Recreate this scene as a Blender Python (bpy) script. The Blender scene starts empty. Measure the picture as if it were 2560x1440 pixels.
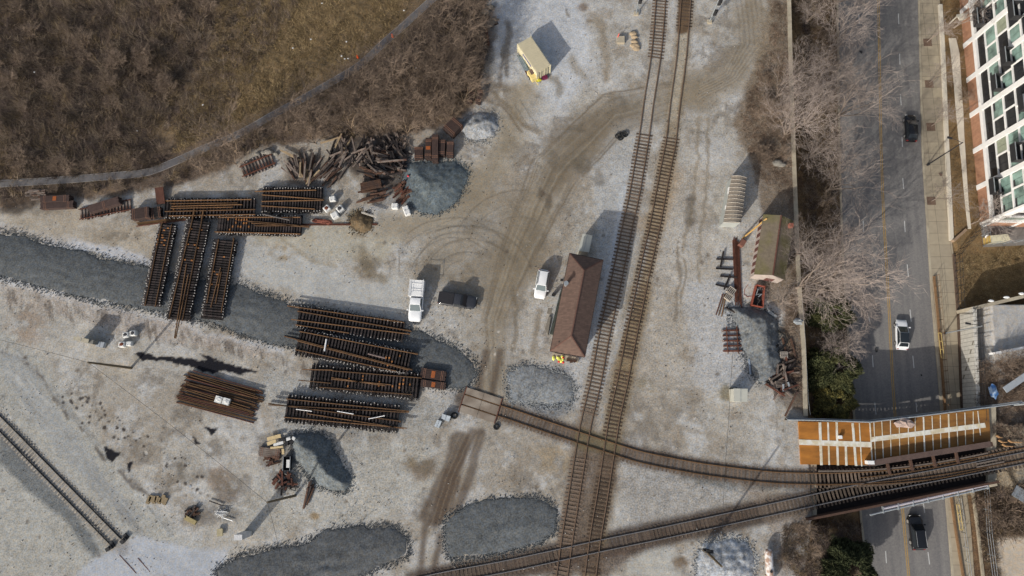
import bpy, bmesh, math, random
import numpy as np
from mathutils import Matrix, Vector
rnd = random.Random(7)
# ------------------------------------------------------------ camera, sky, sun, exposure
SC = bpy.context.scene
H = 100.0; F = 1706.7
TH = math.radians(10.6); PH = math.radians(1.2)
RX = np.array([[1,0,0],[0,math.cos(TH),-math.sin(TH)],[0,math.sin(TH),math.cos(TH)]])
RY = np.array([[math.cos(PH),0,math.sin(PH)],[0,1,0],[-math.sin(PH),0,math.cos(PH)]])
R = RX @ RY
cam = bpy.data.cameras.new('camera'); camo = bpy.data.objects.new('camera', cam)
SC.collection.objects.link(camo)
cam.lens = 24.0; cam.sensor_width = 36.0; cam.clip_start = 0.5; cam.clip_end = 3000
camo.matrix_world = Matrix([[*R[0], 0], [*R[1], 0], [*R[2], H], [0,0,0,1]])
SC.camera = camo
SUN_EL = math.radians(25.7); SUN_AZ = math.radians(38.0)     # direction the light travels, from +Y towards +X
w = bpy.data.worlds.new('World'); SC.world = w; w.use_nodes = True
nt = w.node_tree; bg = nt.nodes['Background']; sky = nt.nodes.new('ShaderNodeTexSky')
sky.sky_type = 'NISHITA'; sky.sun_disc = False; sky.sun_elevation = SUN_EL; sky.sun_rotation = SUN_AZ + math.pi
sky.dust_density = 3.0; sky.ozone_density = 0.7
hs_ = nt.nodes.new('ShaderNodeHueSaturation'); hs_.inputs['Saturation'].default_value = 0.72; nt.links.new(sky.outputs[0], hs_.inputs['Color']); nt.links.new(hs_.outputs[0], bg.inputs[0]); bg.inputs[1].default_value = 0.13
sl = bpy.data.lights.new('sun', 'SUN'); sl.energy = 3.5; sl.angle = math.radians(0.5); sl.color = (1, 0.95, 0.87)
so = bpy.data.objects.new('sun', sl); SC.collection.objects.link(so)
dv = Vector((math.sin(SUN_AZ)*math.cos(SUN_EL), math.cos(SUN_AZ)*math.cos(SUN_EL), -math.sin(SUN_EL)))
so.rotation_euler = dv.to_track_quat('-Z', 'Y').to_euler(); so.location = (0, 0, 60)
SC.view_settings.view_transform = 'Standard'; SC.view_settings.look = 'None'
SC.view_settings.exposure = 0.12; SC.view_settings.gamma = 1.0; SC.view_settings.use_curve_mapping = False
SC.cycles.max_bounces = 5; SC.cycles.diffuse_bounces = 3; SC.cycles.glossy_bounces = 2; SC.cycles.transparent_max_bounces = 4

# ------------------------------------------------------------ survey helpers: photo point -> ground point at height z
def P(x, y, z=0.0):
    d = R @ np.array([(x-1280)/F, -(y-720)/F, -1.0]); t = (z-H)/d[2]
    return Vector((float(d[0]*t), float(d[1]*t), float(z)))
def PIX(x, y, z):
    v = np.stack([x, y, z-H]); c = R.T @ v.reshape(3, -1)
    return (1280+F*c[0]/-c[2]).reshape(x.shape), (720-F*c[1]/-c[2]).reshape(x.shape)
def poly(pts, z=0.0): return [P(a, b, z) for a, b in pts]
def lin(c): c /= 255.0; return c/12.92 if c <= 0.04045 else ((c+0.055)/1.055)**2.4
KEXP = 1.12
def C(r, g, b): return tuple(min(0.85, lin(v)/KEXP) for v in (r, g, b))

# ------------------------------------------------------------ materials
MATS = {}
def mat(name, col, rough=0.85, var=0.25, scale=3.0, metal=0.0, rand=0.0, spec=0.3, col2=None, s2=0.8, bump=0.0, coat=0.0):
    if name in MATS: return MATS[name]
    m = bpy.data.materials.new(name); m.use_nodes = True; n = m.node_tree; L = n.links
    b = n.nodes['Principled BSDF']; b.inputs['Roughness'].default_value = rough; b.inputs['Metallic'].default_value = metal
    b.inputs['Specular IOR Level'].default_value = spec
    if coat: b.inputs['Coat Weight'].default_value = coat; b.inputs['Coat Roughness'].default_value = 0.05
    tc = n.nodes.new('ShaderNodeTexCoord'); nz = n.nodes.new('ShaderNodeTexNoise')
    nz.inputs['Scale'].default_value = scale; nz.inputs['Detail'].default_value = 5; nz.inputs['Roughness'].default_value = 0.7
    L.new(tc.outputs['Object'], nz.inputs['Vector'])
    mr = n.nodes.new('ShaderNodeMapRange'); mr.inputs['From Min'].default_value = 0.3; mr.inputs['From Max'].default_value = 0.7
    mr.inputs['To Min'].default_value = 1-var; mr.inputs['To Max'].default_value = 1+var
    L.new(nz.outputs['Fac'], mr.inputs['Value'])
    base = None
    if col2:
        n2 = n.nodes.new('ShaderNodeTexNoise'); n2.inputs['Scale'].default_value = s2; n2.inputs['Detail'].default_value = 4
        L.new(tc.outputs['Object'], n2.inputs['Vector'])
        r2 = n.nodes.new('ShaderNodeMapRange'); r2.inputs['From Min'].default_value = 0.42; r2.inputs['From Max'].default_value = 0.6
        L.new(n2.outputs['Fac'], r2.inputs['Value'])
        mx = n.nodes.new('ShaderNodeMix'); mx.data_type = 'RGBA'
        mx.inputs['A'].default_value = (*col, 1); mx.inputs['B'].default_value = (*col2, 1)
        L.new(r2.outputs['Result'], mx.inputs['Factor']); base = mx.outputs['Result']
    sc = n.nodes.new('ShaderNodeVectorMath'); sc.operation = 'SCALE'
    if base: L.new(base, sc.inputs[0])
    else: sc.inputs[0].default_value = col
    fac = mr.outputs['Result']
    if rand:
        oi = n.nodes.new('ShaderNodeObjectInfo'); r3 = n.nodes.new('ShaderNodeMapRange')
        r3.inputs['To Min'].default_value = 1-rand; r3.inputs['To Max'].default_value = 1+rand
        L.new(oi.outputs['Random'], r3.inputs['Value'])
        mu = n.nodes.new('ShaderNodeMath'); mu.operation = 'MULTIPLY'; L.new(fac, mu.inputs[0]); L.new(r3.outputs['Result'], mu.inputs[1]); fac = mu.outputs[0]
    L.new(fac, sc.inputs['Scale']); L.new(sc.outputs[0], b.inputs['Base Color'])
    if bump:
        bp = n.nodes.new('ShaderNodeBump'); bp.inputs['Strength'].default_value = bump; bp.inputs['Distance'].default_value = 0.05
        L.new(nz.outputs['Fac'], bp.inputs['Height']); L.new(bp.outputs[0], b.inputs['Normal'])
    MATS[name] = m; return m
def mat_grain(name, attr=True, col=(0.3,0.3,0.3), streak=0.0):
    """loose mineral ground: base colour times several octaves of stone speckle"""
    if name in MATS: return MATS[name]
    m = bpy.data.materials.new(name); m.use_nodes = True; n = m.node_tree; L = n.links
    b = n.nodes['Principled BSDF']; b.inputs['Roughness'].default_value = 0.95; b.inputs['Specular IOR Level'].default_value = 0.15
    tc = n.nodes.new('ShaderNodeTexCoord')
    def noise(s, d, lo, hi, a, z, r=0.6):
        q = n.nodes.new('ShaderNodeTexNoise'); q.inputs['Scale'].default_value = s; q.inputs['Detail'].default_value = d; q.inputs['Roughness'].default_value = r
        L.new(tc.outputs['Object'], q.inputs['Vector'])
        k = n.nodes.new('ShaderNodeMapRange'); k.inputs['From Min'].default_value = lo; k.inputs['From Max'].default_value = hi
        k.inputs['To Min'].default_value = a; k.inputs['To Max'].default_value = z
        L.new(q.outputs['Fac'], k.inputs['Value']); return k.outputs['Result'], q
    f1, q1 = noise(4.6, 3, 0.32, 0.68, -1, 1, 0.75)
    f2, q2 = noise(1.1, 4, 0.3, 0.7, -1, 1)
    f3, q3 = noise(0.25, 4, 0.3, 0.7, -1, 1)
    def math_(op, a, c):
        k = n.nodes.new('ShaderNodeMath'); k.operation = op
        for i, v in enumerate((a, c)):
            if isinstance(v, (int, float)): k.inputs[i].default_value = v
            else: L.new(v, k.inputs[i])
        return k.outputs[0]
    s = math_('ADD', math_('MULTIPLY', f1, 0.46), math_('MULTIPLY', f2, 0.24))
    if attr:
        at = n.nodes.new('ShaderNodeAttribute'); at.attribute_name = 'Col'
        g = at.outputs['Alpha']; colo = at.outputs['Color']
        s = math_('MULTIPLY', s, g); s = math_('ADD', s, math_('MULTIPLY', f3, 0.10)); s = math_('ADD', s, 1.0)
        vm = n.nodes.new('ShaderNodeVectorMath'); vm.operation = 'SCALE'; L.new(colo, vm.inputs[0]); L.new(s, vm.inputs['Scale'])
    else:
        s = math_('MULTIPLY', s, 0.95); s = math_('ADD', s, math_('MULTIPLY', f3, 0.10)); s = math_('ADD', s, 1.0)
        vm = n.nodes.new('ShaderNodeVectorMath'); vm.operation = 'SCALE'; vm.inputs[0].default_value = col; L.new(s, vm.inputs['Scale'])
    hu = n.nodes.new('ShaderNodeMix'); hu.data_type = 'RGBA'; hu.blend_type = 'MULTIPLY'; hu.inputs['Factor'].default_value = 0.6
    cr = n.nodes.new('ShaderNodeValToRGB'); cr.color_ramp.elements[0].position = 0.35; cr.color_ramp.elements[0].color = (0.86, 0.95, 1.1, 1)
    cr.color_ramp.elements[1].position = 0.65; cr.color_ramp.elements[1].color = (1.14, 1.0, 0.84, 1)
    f4, q4 = noise(2.7, 3, 0, 1, 0, 1); L.new(q4.outputs['Fac'], cr.inputs[0])
    L.new(vm.outputs[0], hu.inputs['A']); L.new(cr.outputs[0], hu.inputs['B']); L.new(hu.outputs['Result'], b.inputs['Base Color'])
    bp = n.nodes.new('ShaderNodeBump'); bp.inputs['Strength'].default_value = 0.5; bp.inputs['Distance'].default_value = 0.06
    L.new(q1.outputs['Fac'], bp.inputs['Height']); L.new(bp.outputs[0], b.inputs['Normal'])
    MATS[name] = m; return m

M_TIE = mat('weathered tie', C(104,90,78), 0.9, 0.3, 4, rand=0.35)
M_TIED = mat('creosoted tie', C(36,33,34), 0.85, 0.4, 3, rand=0.5, col2=C(58,50,48), s2=1.5)
M_TIEG = mat('grey old tie', C(122,112,104), 0.9, 0.35, 3, rand=0.5, col2=C(80,58,50), s2=0.7)
M_TIEB = mat('brown timber', C(92,68,54), 0.9, 0.35, 3, rand=0.35, col2=C(78,62,56), s2=0.9)
M_RUST = mat('rusty rail', C(106,80,54), 0.75, 0.3, 3, rand=0.25)
M_RUSTD = mat('dark rust', C(92,58,46), 0.8, 0.35, 2, rand=0.3)
M_RAIL = mat('rail steel', C(112,92,76), 0.6, 0.2, 2)
M_SHINY = mat('worn rail steel', C(128,126,126), 0.45, 0.15, 2, metal=0.3)
M_PLATE = mat('orange tie plate', C(146,98,56), 0.8, 0.3, 4, rand=0.3)
M_CONC = mat('concrete', C(176,166,146), 0.9, 0.13, 1.2, col2=C(160,150,132), s2=0.4)
M_WHITE = mat('white paint', (0.74,0.74,0.73), 0.35, 0.04, 2)
M_CARWHITE = mat('white car paint', (0.74,0.75,0.76), 0.3, 0.03, 1, coat=0.3)
M_CARBLACK = mat('black car paint', (0.010,0.011,0.014), 0.25, 0.03, 1, coat=0.5)
M_CARDARK = mat('dark grey car paint', (0.035,0.037,0.044), 0.3, 0.03, 1, coat=0.5)
M_GLASS = mat('dark glass', (0.02,0.025,0.03), 0.08, 0.02, 1, spec=0.6)
M_GLASS2 = mat('greyish windscreen', (0.09,0.12,0.13), 0.12, 0.05, 1, spec=0.6)
M_TYRE = mat('tyre rubber', (0.018,0.018,0.018), 0.9, 0.2, 5)
M_RIM = mat('alloy rim', (0.5,0.5,0.5), 0.4, 0.1, 3, metal=0.6)
M_BLACK = mat('black plastic', (0.02,0.02,0.022), 0.7, 0.2, 4)
M_LAMPW = mat('lamp lens', (0.7,0.7,0.66), 0.2, 0.05, 4)
M_LAMPR = mat('red lens', (0.35,0.02,0.02), 0.3, 0.05, 4)
M_GALV = mat('galvanised steel', C(160,166,170), 0.5, 0.15, 2, metal=0.4)
M_BLACKSTEEL = mat('black steel', (0.025,0.025,0.027), 0.6, 0.2, 3)

# ------------------------------------------------------------ mesh helpers
class MB:
    def __init__(s): s.v = []; s.f = []; s.smooth = False
    def add(s, vs, fs):
        o = len(s.v); s.v += [tuple(v) for v in vs]; s.f += [tuple(i+o for i in f) for f in fs]; return s
    def box(s, c, d, rz=0.0, rx=0.0, ry=0.0):
        x, y, z = d[0]/2, d[1]/2, d[2]/2
        M = Matrix.Translation(c) @ Matrix.Rotation(rz, 4, 'Z') @ Matrix.Rotation(ry, 4, 'Y') @ Matrix.Rotation(rx, 4, 'X')
        vs = [M @ Vector((a, b, e)) for a in (-x, x) for b in (-y, y) for e in (-z, z)]
        return s.add(vs, [(0,1,3,2),(4,6,7,5),(0,4,5,1),(2,3,7,6),(0,2,6,4),(1,5,7,3)])
    def beam(s, p, q, wd, ht):
        p, q = Vector(p), Vector(q); d = (q-p).normalized(); up = Vector((0,0,1))
        if abs(d.z) > 0.98: up = Vector((0,1,0))
        sd = d.cross(up).normalized(); u = sd.cross(d)
        vs = [a + sd*i*wd/2 + u*j*ht/2 for a in (p, q) for i, j in ((-1,-1),(1,-1),(1,1),(-1,1))]
        return s.add(vs, [(0,3,2,1),(4,5,6,7),(0,1,5,4),(1,2,6,5),(2,3,7,6),(3,0,4,7)])
    def tube(s, pts, r, n=8, cap=True):
        pts = [Vector(p) for p in pts]; o = len(s.v); rs = r if isinstance(r, (list, tuple)) else [r]*len(pts)
        for i, p in enumerate(pts):
            d = (pts[min(i+1, len(pts)-1)] - pts[max(i-1, 0)]).normalized()
            a = Vector((0,0,1)) if abs(d.z) < 0.9 else Vector((1,0,0))
            e1 = d.cross(a).normalized(); e2 = d.cross(e1)
            for k in range(n):
                t = 2*math.pi*k/n; s.v.append(tuple(p + (e1*math.cos(t)+e2*math.sin(t))*rs[i]))
        for i in range(len(pts)-1):
            for k in range(n):
                a = o+i*n+k; b = o+i*n+(k+1) % n; s.f.append((a, b, b+n, a+n))
        if cap:
            s.f.append(tuple(o+k for k in range(n))[::-1]); s.f.append(tuple(o+(len(pts)-1)*n+k for k in range(n)))
        return s
    def prism(s, pts, z0, z1):
        n = len(pts); vs = [(p[0], p[1], z0) for p in pts] + [(p[0], p[1], z1) for p in pts]
        return s.add(vs, [tuple(range(n))[::-1], tuple(range(n, 2*n))] + [(i, (i+1) % n, n+(i+1) % n, n+i) for i in range(n)])
    def quadslab(s, a, b, c, d, t=0.02):
        a, b, c, d = map(Vector, (a, b, c, d)); nn = (b-a).cross(d-a).normalized()*t
        return s.add([a, b, c, d, a+nn, b+nn, c+nn, d+nn], [(3,2,1,0),(4,5,6,7),(0,1,5,4),(1,2,6,5),(2,3,7,6),(3,0,4,7)])
    def blob(s, c, r, seed=0, j=0.2):
        q = random.Random(seed); bm = bmesh.new(); bmesh.ops.create_icosphere(bm, subdivisions=2, radius=1)
        vs = [(c[0]+v.co.x*r[0]*(1+q.uniform(-j,j)), c[1]+v.co.y*r[1]*(1+q.uniform(-j,j)), c[2]+v.co.z*r[2]*(1+q.uniform(-j,j))) for v in bm.verts]
        fs = [tuple(v.index for v in f.verts) for f in bm.faces]; bm.free(); return s.add(vs, fs)
    def loft(s, st, n=12):
        """st: (x, halfwidth, z0, z1, roundness) cross-sections along x"""
        o = len(s.v)
        for x, hw, z0, z1 in st:
            cz, hz = (z0+z1)/2, (z1-z0)/2
            for k in range(n):
                t = 2*math.pi*(k+0.5)/n; c, q = math.cos(t), math.sin(t); e = 0.45
                s.v.append((x, hw*math.copysign(abs(c)**e, c), cz+hz*math.copysign(abs(q)**e, q)))
        for i in range(len(st)-1):
            for k in range(n):
                a = o+i*n+k; b = o+i*n+(k+1) % n; s.f.append((a, b, b+n, a+n))
        s.f.append(tuple(o+k for k in range(n))[::-1]); s.f.append(tuple(o+(len(st)-1)*n+k for k in range(n))); return s
INV = {}
def tagp(o, label=None, cat=None, group=None, kind=None):
    if label: o['label'] = label
    if cat: o['category'] = cat
    if group: o['group'] = group
    if kind: o['kind'] = kind
    return o
def mk(name, mb, m, parent=None, world=False, smooth=False):
    vs = mb.v
    if world and parent is not None:
        I = INV[parent.name]; vs = [tuple(I @ Vector(v)) for v in vs]
    me = bpy.data.meshes.new(name); me.from_pydata(vs, [], mb.f); me.update()
    bm = bmesh.new(); bm.from_mesh(me); bmesh.ops.recalc_face_normals(bm, faces=bm.faces); bm.to_mesh(me); bm.free()
    me.materials.append(m)
    if smooth: me.polygons.foreach_set('use_smooth', [True]*len(me.polygons))
    o = bpy.data.objects.new(name, me); SC.collection.objects.link(o)
    if parent is not None:
        o.parent = parent
        if parent.name in INV: INV[o.name] = INV[parent.name]
    return o
def thing(name, loc, rz=0.0, label=None, cat=None, group=None, kind=None):
    o = bpy.data.objects.new(name, None); SC.collection.objects.link(o); o.location = loc; o.rotation_euler = (0, 0, rz)
    o.empty_display_size = 0.3
    INV[o.name] = (Matrix.Translation(loc) @ Matrix.Rotation(rz, 4, 'Z')).inverted()
    return tagp(o, label, cat, group, kind)
def solo(name, mb, m, label, cat, group=None, kind=None, smooth=False, origin=None):
    """a thing that is one mesh; vertices come in world space, the object's origin goes to its base"""
    if origin is None:
        a = np.array(mb.v); origin = Vector((float(a[:,0].mean()), float(a[:,1].mean()), float(a[:,2].min())))
    mb.v = [tuple(Vector(v)-Vector(origin)) for v in mb.v]
    o = mk(name, mb, m, smooth=smooth); o.location = origin
    return tagp(o, label, cat, group, kind)
def dup(root, loc, rz, label=None, group=None):
    c = root.copy(); SC.collection.objects.link(c); c.location = loc; c.rotation_euler = (0, 0, rz)
    if label: c['label'] = label
    if group: c['group'] = group
    for ch in list(root.children):
        d = ch.copy(); SC.collection.objects.link(d); d.parent = c
        for g in list(ch.children):
            e = g.copy(); SC.collection.objects.link(e); e.parent = d
    return c
def heading(p, q): return math.atan2(q[1]-p[1], q[0]-p[0])

# ------------------------------------------------------------ numpy noise and masks
def vnoise(x, y, s, seed):
    g = np.random.RandomState(seed).rand(256, 256); u, v = x/s+1000, y/s+1000
    i, j = np.floor(u).astype(int), np.floor(v).astype(int); a, b = u-i, v-j; a = a*a*(3-2*a); b = b*b*(3-2*b)
    i0, i1, j0, j1 = i & 255, (i+1) & 255, j & 255, (j+1) & 255
    return (g[i0,j0]*(1-a)+g[i1,j0]*a)*(1-b)+(g[i0,j1]*(1-a)+g[i1,j1]*a)*b
def fbm(x, y, s, seed, o=4):
    t = 0; a = 0.5; n = 0
    for k in range(o): t = t+a*vnoise(x, y, s/2**k, seed+k*17); n += a; a *= 0.55
    return t/n*2-1
def pdist(px, py, pts, closed=True):
    """signed distance to polygon (positive inside) or unsigned distance to an open line"""
    pts = np.array(pts, float); d2 = np.full(px.shape, 1e12); ins = np.zeros(px.shape, bool); n = len(pts)
    for i in range(n if closed else n-1):
        a, b = pts[i], pts[(i+1) % n]; ex, ey = b-a; wx, wy = px-a[0], py-a[1]
        t = np.clip((wx*ex+wy*ey)/(ex*ex+ey*ey+1e-9), 0, 1); d2 = np.minimum(d2, (wx-ex*t)**2+(wy-ey*t)**2)
        if closed and ey != 0:
            c = ((a[1] > py) != (b[1] > py)) & (px < ex*(py-a[1])/ey+a[0]); ins ^= c
    d = np.sqrt(d2); return np.where(ins, d, -d) if closed else d
def sstep(e0, e1, x): t = np.clip((x-e0)/(e1-e0), 0, 1); return t*t*(3-2*t)

# ------------------------------------------------------------ terrain
ZR = -5.5
def curve_y(pts, z):
    q = sorted([(p.y, p.x) for p in poly(pts, z)]); return np.array([a for a, b in q]), np.array([b for a, b in q])
CW = curve_y([(1977,-300),(1978,0),(1982,150),(1990,400),(2003,700),(2012,850),(2020,1040),(2024,1160),(2032,1290),(2010,1440),(1990,1700)], 0)
CL = curve_y([(2090,-300),(2096,0),(2101,380),(2107,560),(2112,680),(2135,1000),(2155,1290),(2163,1360),(2170,1440),(2190,1700)], ZR)
CR = curve_y([(2285,-300),(2296,0),(2305,380),(2317,560),(2328,740),(2350,1000),(2364,1250),(2380,1440),(2400,1700)], ZR)
CS = curve_y([(2340,-300),(2348,0),(2362,380),(2379,600),(2388,740),(2400,1000),(2408,1180),(2422,1300),(2436,1440),(2460,1700)], ZR)
LOTY0 = P(2420, 1062, -5.5).y; LOTY1 = P(2410, 770, -5.5).y
def YB(py): return P(2200, py, -3).y
def ground_z(x, y):
    xw = np.interp(y, *CW); xl = np.interp(y, *CL); xr = np.interp(y, *CR); xs = np.interp(y, *CS)
    south = 1-sstep(YB(1330), YB(1295), y)
    z = np.zeros_like(x)
    t = np.clip((x-xw)/(xl-xw), 0, 1)
    zs = -2.6-2.9*np.clip(t*1.05, 0, 1); zso = -5.5*sstep(0.0, 1.0, t)
    z = np.where(x > xw, zs*(1-south)+zso*south, z)
    z = np.where(x > xl, -5.62, z)
    z = np.where(x > xr, -5.45, z)
    lot = (y > LOTY0) & (y <= LOTY1); br = (y <= LOTY0) & (y > YB(1240))
    zl = -5.0+0*x; zl = np.where(lot, -1.3, zl)
    xe = xs+2.2
    zl = np.where(br, 0.0, zl); so_ = y <= YB(1240)
    zl = np.where(so_, -5.3+4.3*sstep(0, 9, x-xs), zl)
    off = np.where(lot, 2.6, np.where(br, 4.0, 0.3))
    z = np.where(x > xs+off, zl, z)
    return z
def grid_axis(a, b, step, far):
    core = np.arange(a, b+step, step); out = []; d = step*2; q = 0
    while q < far: d *= 1.35; q += d; out.append(q)
    out = np.array(out); return np.concatenate([a-out[::-1], core, core[-1]+out])
gx = grid_axis(-88, 81, 0.17, 900); gy = grid_axis(-24, 69, 0.17, 900)
X, Y = np.meshgrid(gx, gy); Z = ground_z(X, Y)
PX, PY = PIX(X, Y, Z)
wx = fbm(X, Y, 6, 3)*16+fbm(X, Y, 1.3, 5)*7; wy = fbm(X, Y, 6, 11)*16+fbm(X, Y, 1.3, 13)*7
QX, QY = PX+wx, PY+wy
SX, SY = PX+fbm(X, Y, 2, 23)*3, PY+fbm(X, Y, 2, 29)*3
valley = (Z < -0.5)
COL = np.zeros(X.shape+(3,)); GR = np.full(X.shape, 1.0)
n1 = fbm(X, Y, 14, 41); n2 = fbm(X, Y, 4, 43); n3 = fbm(X, Y, 1.5, 47)
def setc(c): COL[:] = c
def lay(c, m, grain=None):
    m = np.clip(m, 0, 1)
    for k in range(3): COL[..., k] += (c[k]-COL[..., k])*m
    if grain is not None: GR[:] += (grain-GR)*m
setc(C(170,166,158)); GR[:] = 0.68
lay(C(154,147,136), sstep(-0.05, 0.35, n1)*0.85); lay(C(182,181,178), sstep(0.0, 0.35, n2-n1*0.3)*0.7)
lay(C(148,139,126), sstep(0.1, 0.45, fbm(X, Y, 3, 77))*0.75); lay(C(188,188,186), sstep(0.15, 0.45, fbm(X, Y, 2.2, 177))*0.5)
lay(C(112,104,94), sstep(0.25, 0.5, fbm(X, Y, 5, 178)+0.35*fbm(X, Y, 0.8, 179))*0.55)
lay(C(120,112,102), sstep(0.28, 0.55, fbm(X, Y, 1.7, 79))*0.35)
def pl(pts, c, soft=10, amt=1.0, grain=None, warp=True, off=0):
    m = sstep(-soft, soft, pdist(QX if warp else SX, QY if warp else SY, pts)+off)*amt; lay(c, m, grain); return m
def st(pts, wd, c, soft=8, amt=1.0, grain=None, warp=0):
    a, b = (QX, QY) if warp else (SX, SY)
    m = (1-sstep(wd-soft, wd+soft, pdist(a, b, pts, False)))*amt; lay(c, m, grain); return m
# cool pale stone dust
pl([(1225,110),(1260,-40),(1450,-40),(1480,100),(1470,190),(1400,290),(1350,240),(1240,200)], C(190,192,194), 18, 0.9, 0.6)
pl([(590,600),(790,640),(900,700),(1010,690),(1010,800),(800,760),(620,700)], C(178,178,174), 18, 0.8, 0.4)
pl([(0,555),(130,580),(300,620),(380,650),(380,665),(250,640),(100,600),(0,590)], C(188,190,194), 6, 0.8, 0.4)
pl([(0,690),(150,735),(260,765),(400,790),(560,835),(700,870),(700,885),(520,850),(300,795),(120,745),(0,712)], C(192,192,192), 5, 0.75, 0.5)
pl([(0,712),(150,745),(420,800),(660,870),(700,900),(420,850),(200,800),(0,760)], C(158,148,138), 10, 0.75, 1.0)
pl([(610,540),(880,560),(1000,600),(950,660),(800,640),(640,600)], C(172,166,148), 20, 0.6, 0.4)
pl([(0,600),(0,505),(180,520),(380,570),(390,640),(200,600)], C(166,156,140), 14, 0.7, 0.6)
pl([(0,800),(80,880),(300,1160),(440,1330),(600,1440),(-60,1440),(-60,800)], C(166,165,158), 18, 0.8, 0.7)
pl([(0,870),(60,900),(200,1100),(360,1290),(330,1310),(150,1130),(0,940)], C(152,154,154), 8, 0.6, 0.5)
pl([(340,1340),(420,1350),(560,1380),(545,1440),(600,1470),(150,1470),(260,1390)], C(176,180,186), 8, 0.9, 0.35)
pl([(720,1100),(1080,1100),(1120,1200),(980,1300),(700,1330),(560,1300),(640,1200)], C(170,168,160), 20, 0.6, 0.9)
pl([(1640,430),(1760,400),(1800,700),(1780,960),(1650,1060),(1600,1000)], C(170,163,152), 20, 0.6, 0.8)
pl([(1700,700),(1830,700),(1900,900),(1850,1000),(1740,960)], C(180,182,184), 20, 0.6, 0.8)
pl([(1540,1150),(1700,1180),(1900,1230),(1840,1260),(1560,1330)], C(156,154,150), 14, 0.7, 1.0)
pl([(1700,1150),(1800,1185),(1930,1205),(2000,1215),(1990,1232),(1820,1225),(1700,1190)], C(98,102,102), 6, 0.6, 1.0)
pl([(1480,420),(1560,200),(1620,330),(1560,520),(1540,640),(1480,900),(1450,1020),(1400,1000),(1500,640)], C(178,180,180), 10, 0.6, 0.8)
pl([(1270,915),(1330,905),(1430,920),(1440,1015),(1380,1040),(1270,1010)], C(118,122,126), 14, 0.85, 1.0)
pl([(650,920),(1020,1000),(1150,990),(1090,1080),(700,1090)], C(156,156,152), 14, 0.6, 1.0)
pl([(0,1090),(60,1120),(190,1290),(260,1380),(240,1400),(150,1300),(0,1160)], C(100,104,106), 9, 0.85, 1.0)
pl([(1560,1440),(1580,1390),(1640,1375),(1690,1400),(1700,1460)], C(178,176,168), 6, 0.7, 0.4)
bank = sstep(-8, 8, pdist(QX, QY, [(0,716),(150,750),(420,806),(640,870),(820,915),(760,935),(560,880),(330,850),(120,800),(0,775)]))
lay(C(110,102,94), bank*sstep(0.05, 0.4, fbm(X*2.2+Y*0.5, Y*0.55, 1.6, 141))*0.75, 1.0); lay(C(182,178,170), bank*sstep(0.1, 0.4, fbm(X*2.2+Y*0.5, Y*0.55, 1.4, 142))*0.6)  # dark and pale strokes paint the shading of short ridges into the bank
sl_ = sstep(-10, 10, pdist(QX, QY, [(0,790),(70,880),(300,1160),(440,1330),(340,1340),(250,1240),(0,960)])); u_ = (X*0.70+Y*0.71)
lay(C(138,138,136), sl_*sstep(0.0, 0.4, fbm(u_*2.6, (X-Y)*0.12, 1.5, 143))*0.6); lay(C(192,192,188), sl_*sstep(0.1, 0.45, fbm(u_*2.6, (X-Y)*0.12, 1.3, 144))*0.5)
for tr_, w_ in (([(0,880),(70,900),(110,960),(165,1030),(215,1090),(262,1140),(330,1200),(380,1250)],3),([(20,870),(60,905)],8)):
    lay(C(86,78,72), (1-sstep(w_-2, w_+5, pdist(QX, QY, tr_, False)))*sstep(-0.2, 0.3, n3)*0.8)
# brown packed dirt and wheel tracks
D1 = C(132,121,103); D2 = C(108,97,82); D3 = C(90,77,66)
st([(1235,985),(1235,860),(1240,760),(1275,660),(1330,560),(1380,460),(1450,360),(1540,290),(1640,255),(1740,235)], 45, D1, 45, 0.8, 0.25, 1)
st([(960,570),(1100,545),(1180,490),(1240,420),(1270,330),(1310,240)], 35, C(146,136,118), 30, 0.8, 0.3, 1)
st([(1190,500),(1300,560),(1320,640)], 60, D1, 50, 0.6, 0.3, 1)
st([(1740,230),(1830,190),(1880,110),(1870,20)], 35, D1, 30, 0.75, 0.3, 1)
pl([(1360,330),(1560,240),(1600,280),(1480,370),(1420,470),(1350,480)], D2, 25, 0.55, 0.3)
pl([(1040,600),(1180,560),(1330,580),(1330,700),(1200,760),(1060,700)], D1, 30, 0.6, 0.3)
for k in range(26):
    o = rnd.uniform(-55, 55); j_ = lambda: rnd.uniform(-7, 7); a_ = rnd.choice((0, 0, 1, 2)); b_ = rnd.choice((6, 6, 5, 4))
    st([(1238+o*0.3+j_(),985),(1238+o*0.6+j_(),800),(1290+o+j_(),640+j_()),(1385+o*1.1+j_(),430+o*0.7+j_()),(1530+o*0.5+j_(),285+o*1.0+j_()),(1700,235+o*0.8+j_())][a_:b_], rnd.uniform(0.6, 2.4), D2 if k % 3 else C(158,150,134), rnd.uniform(1.4, 3.5), rnd.uniform(0.2, 0.6), None)
for k in range(12):
    o = (k-6)*6; st([(1750,232+o*0.6),(1830+o*0.5,190+o*0.3),(1880+o,110),(1872+o,0)], 1.2, D2 if k % 2 else C(164,156,142), 1.8, 0.4)
for k in range(15):
    r_ = rnd.uniform(50, 190); a0 = rnd.uniform(190, 250); a1 = a0+rnd.uniform(50, 130); cx_, cy_ = 1152+rnd.uniform(-26, 26), 695+rnd.uniform(-22, 14); e_ = rnd.uniform(0.8, 1.0)
    st([(cx_+r_*math.cos(math.radians(a)), cy_+r_*e_*math.sin(math.radians(a))) for a in np.arange(a0, a1, 7)], rnd.uniform(0.9, 1.8), C(90,83,73), rnd.uniform(1.4, 3.2), rnd.uniform(0.25, 0.65))
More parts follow.
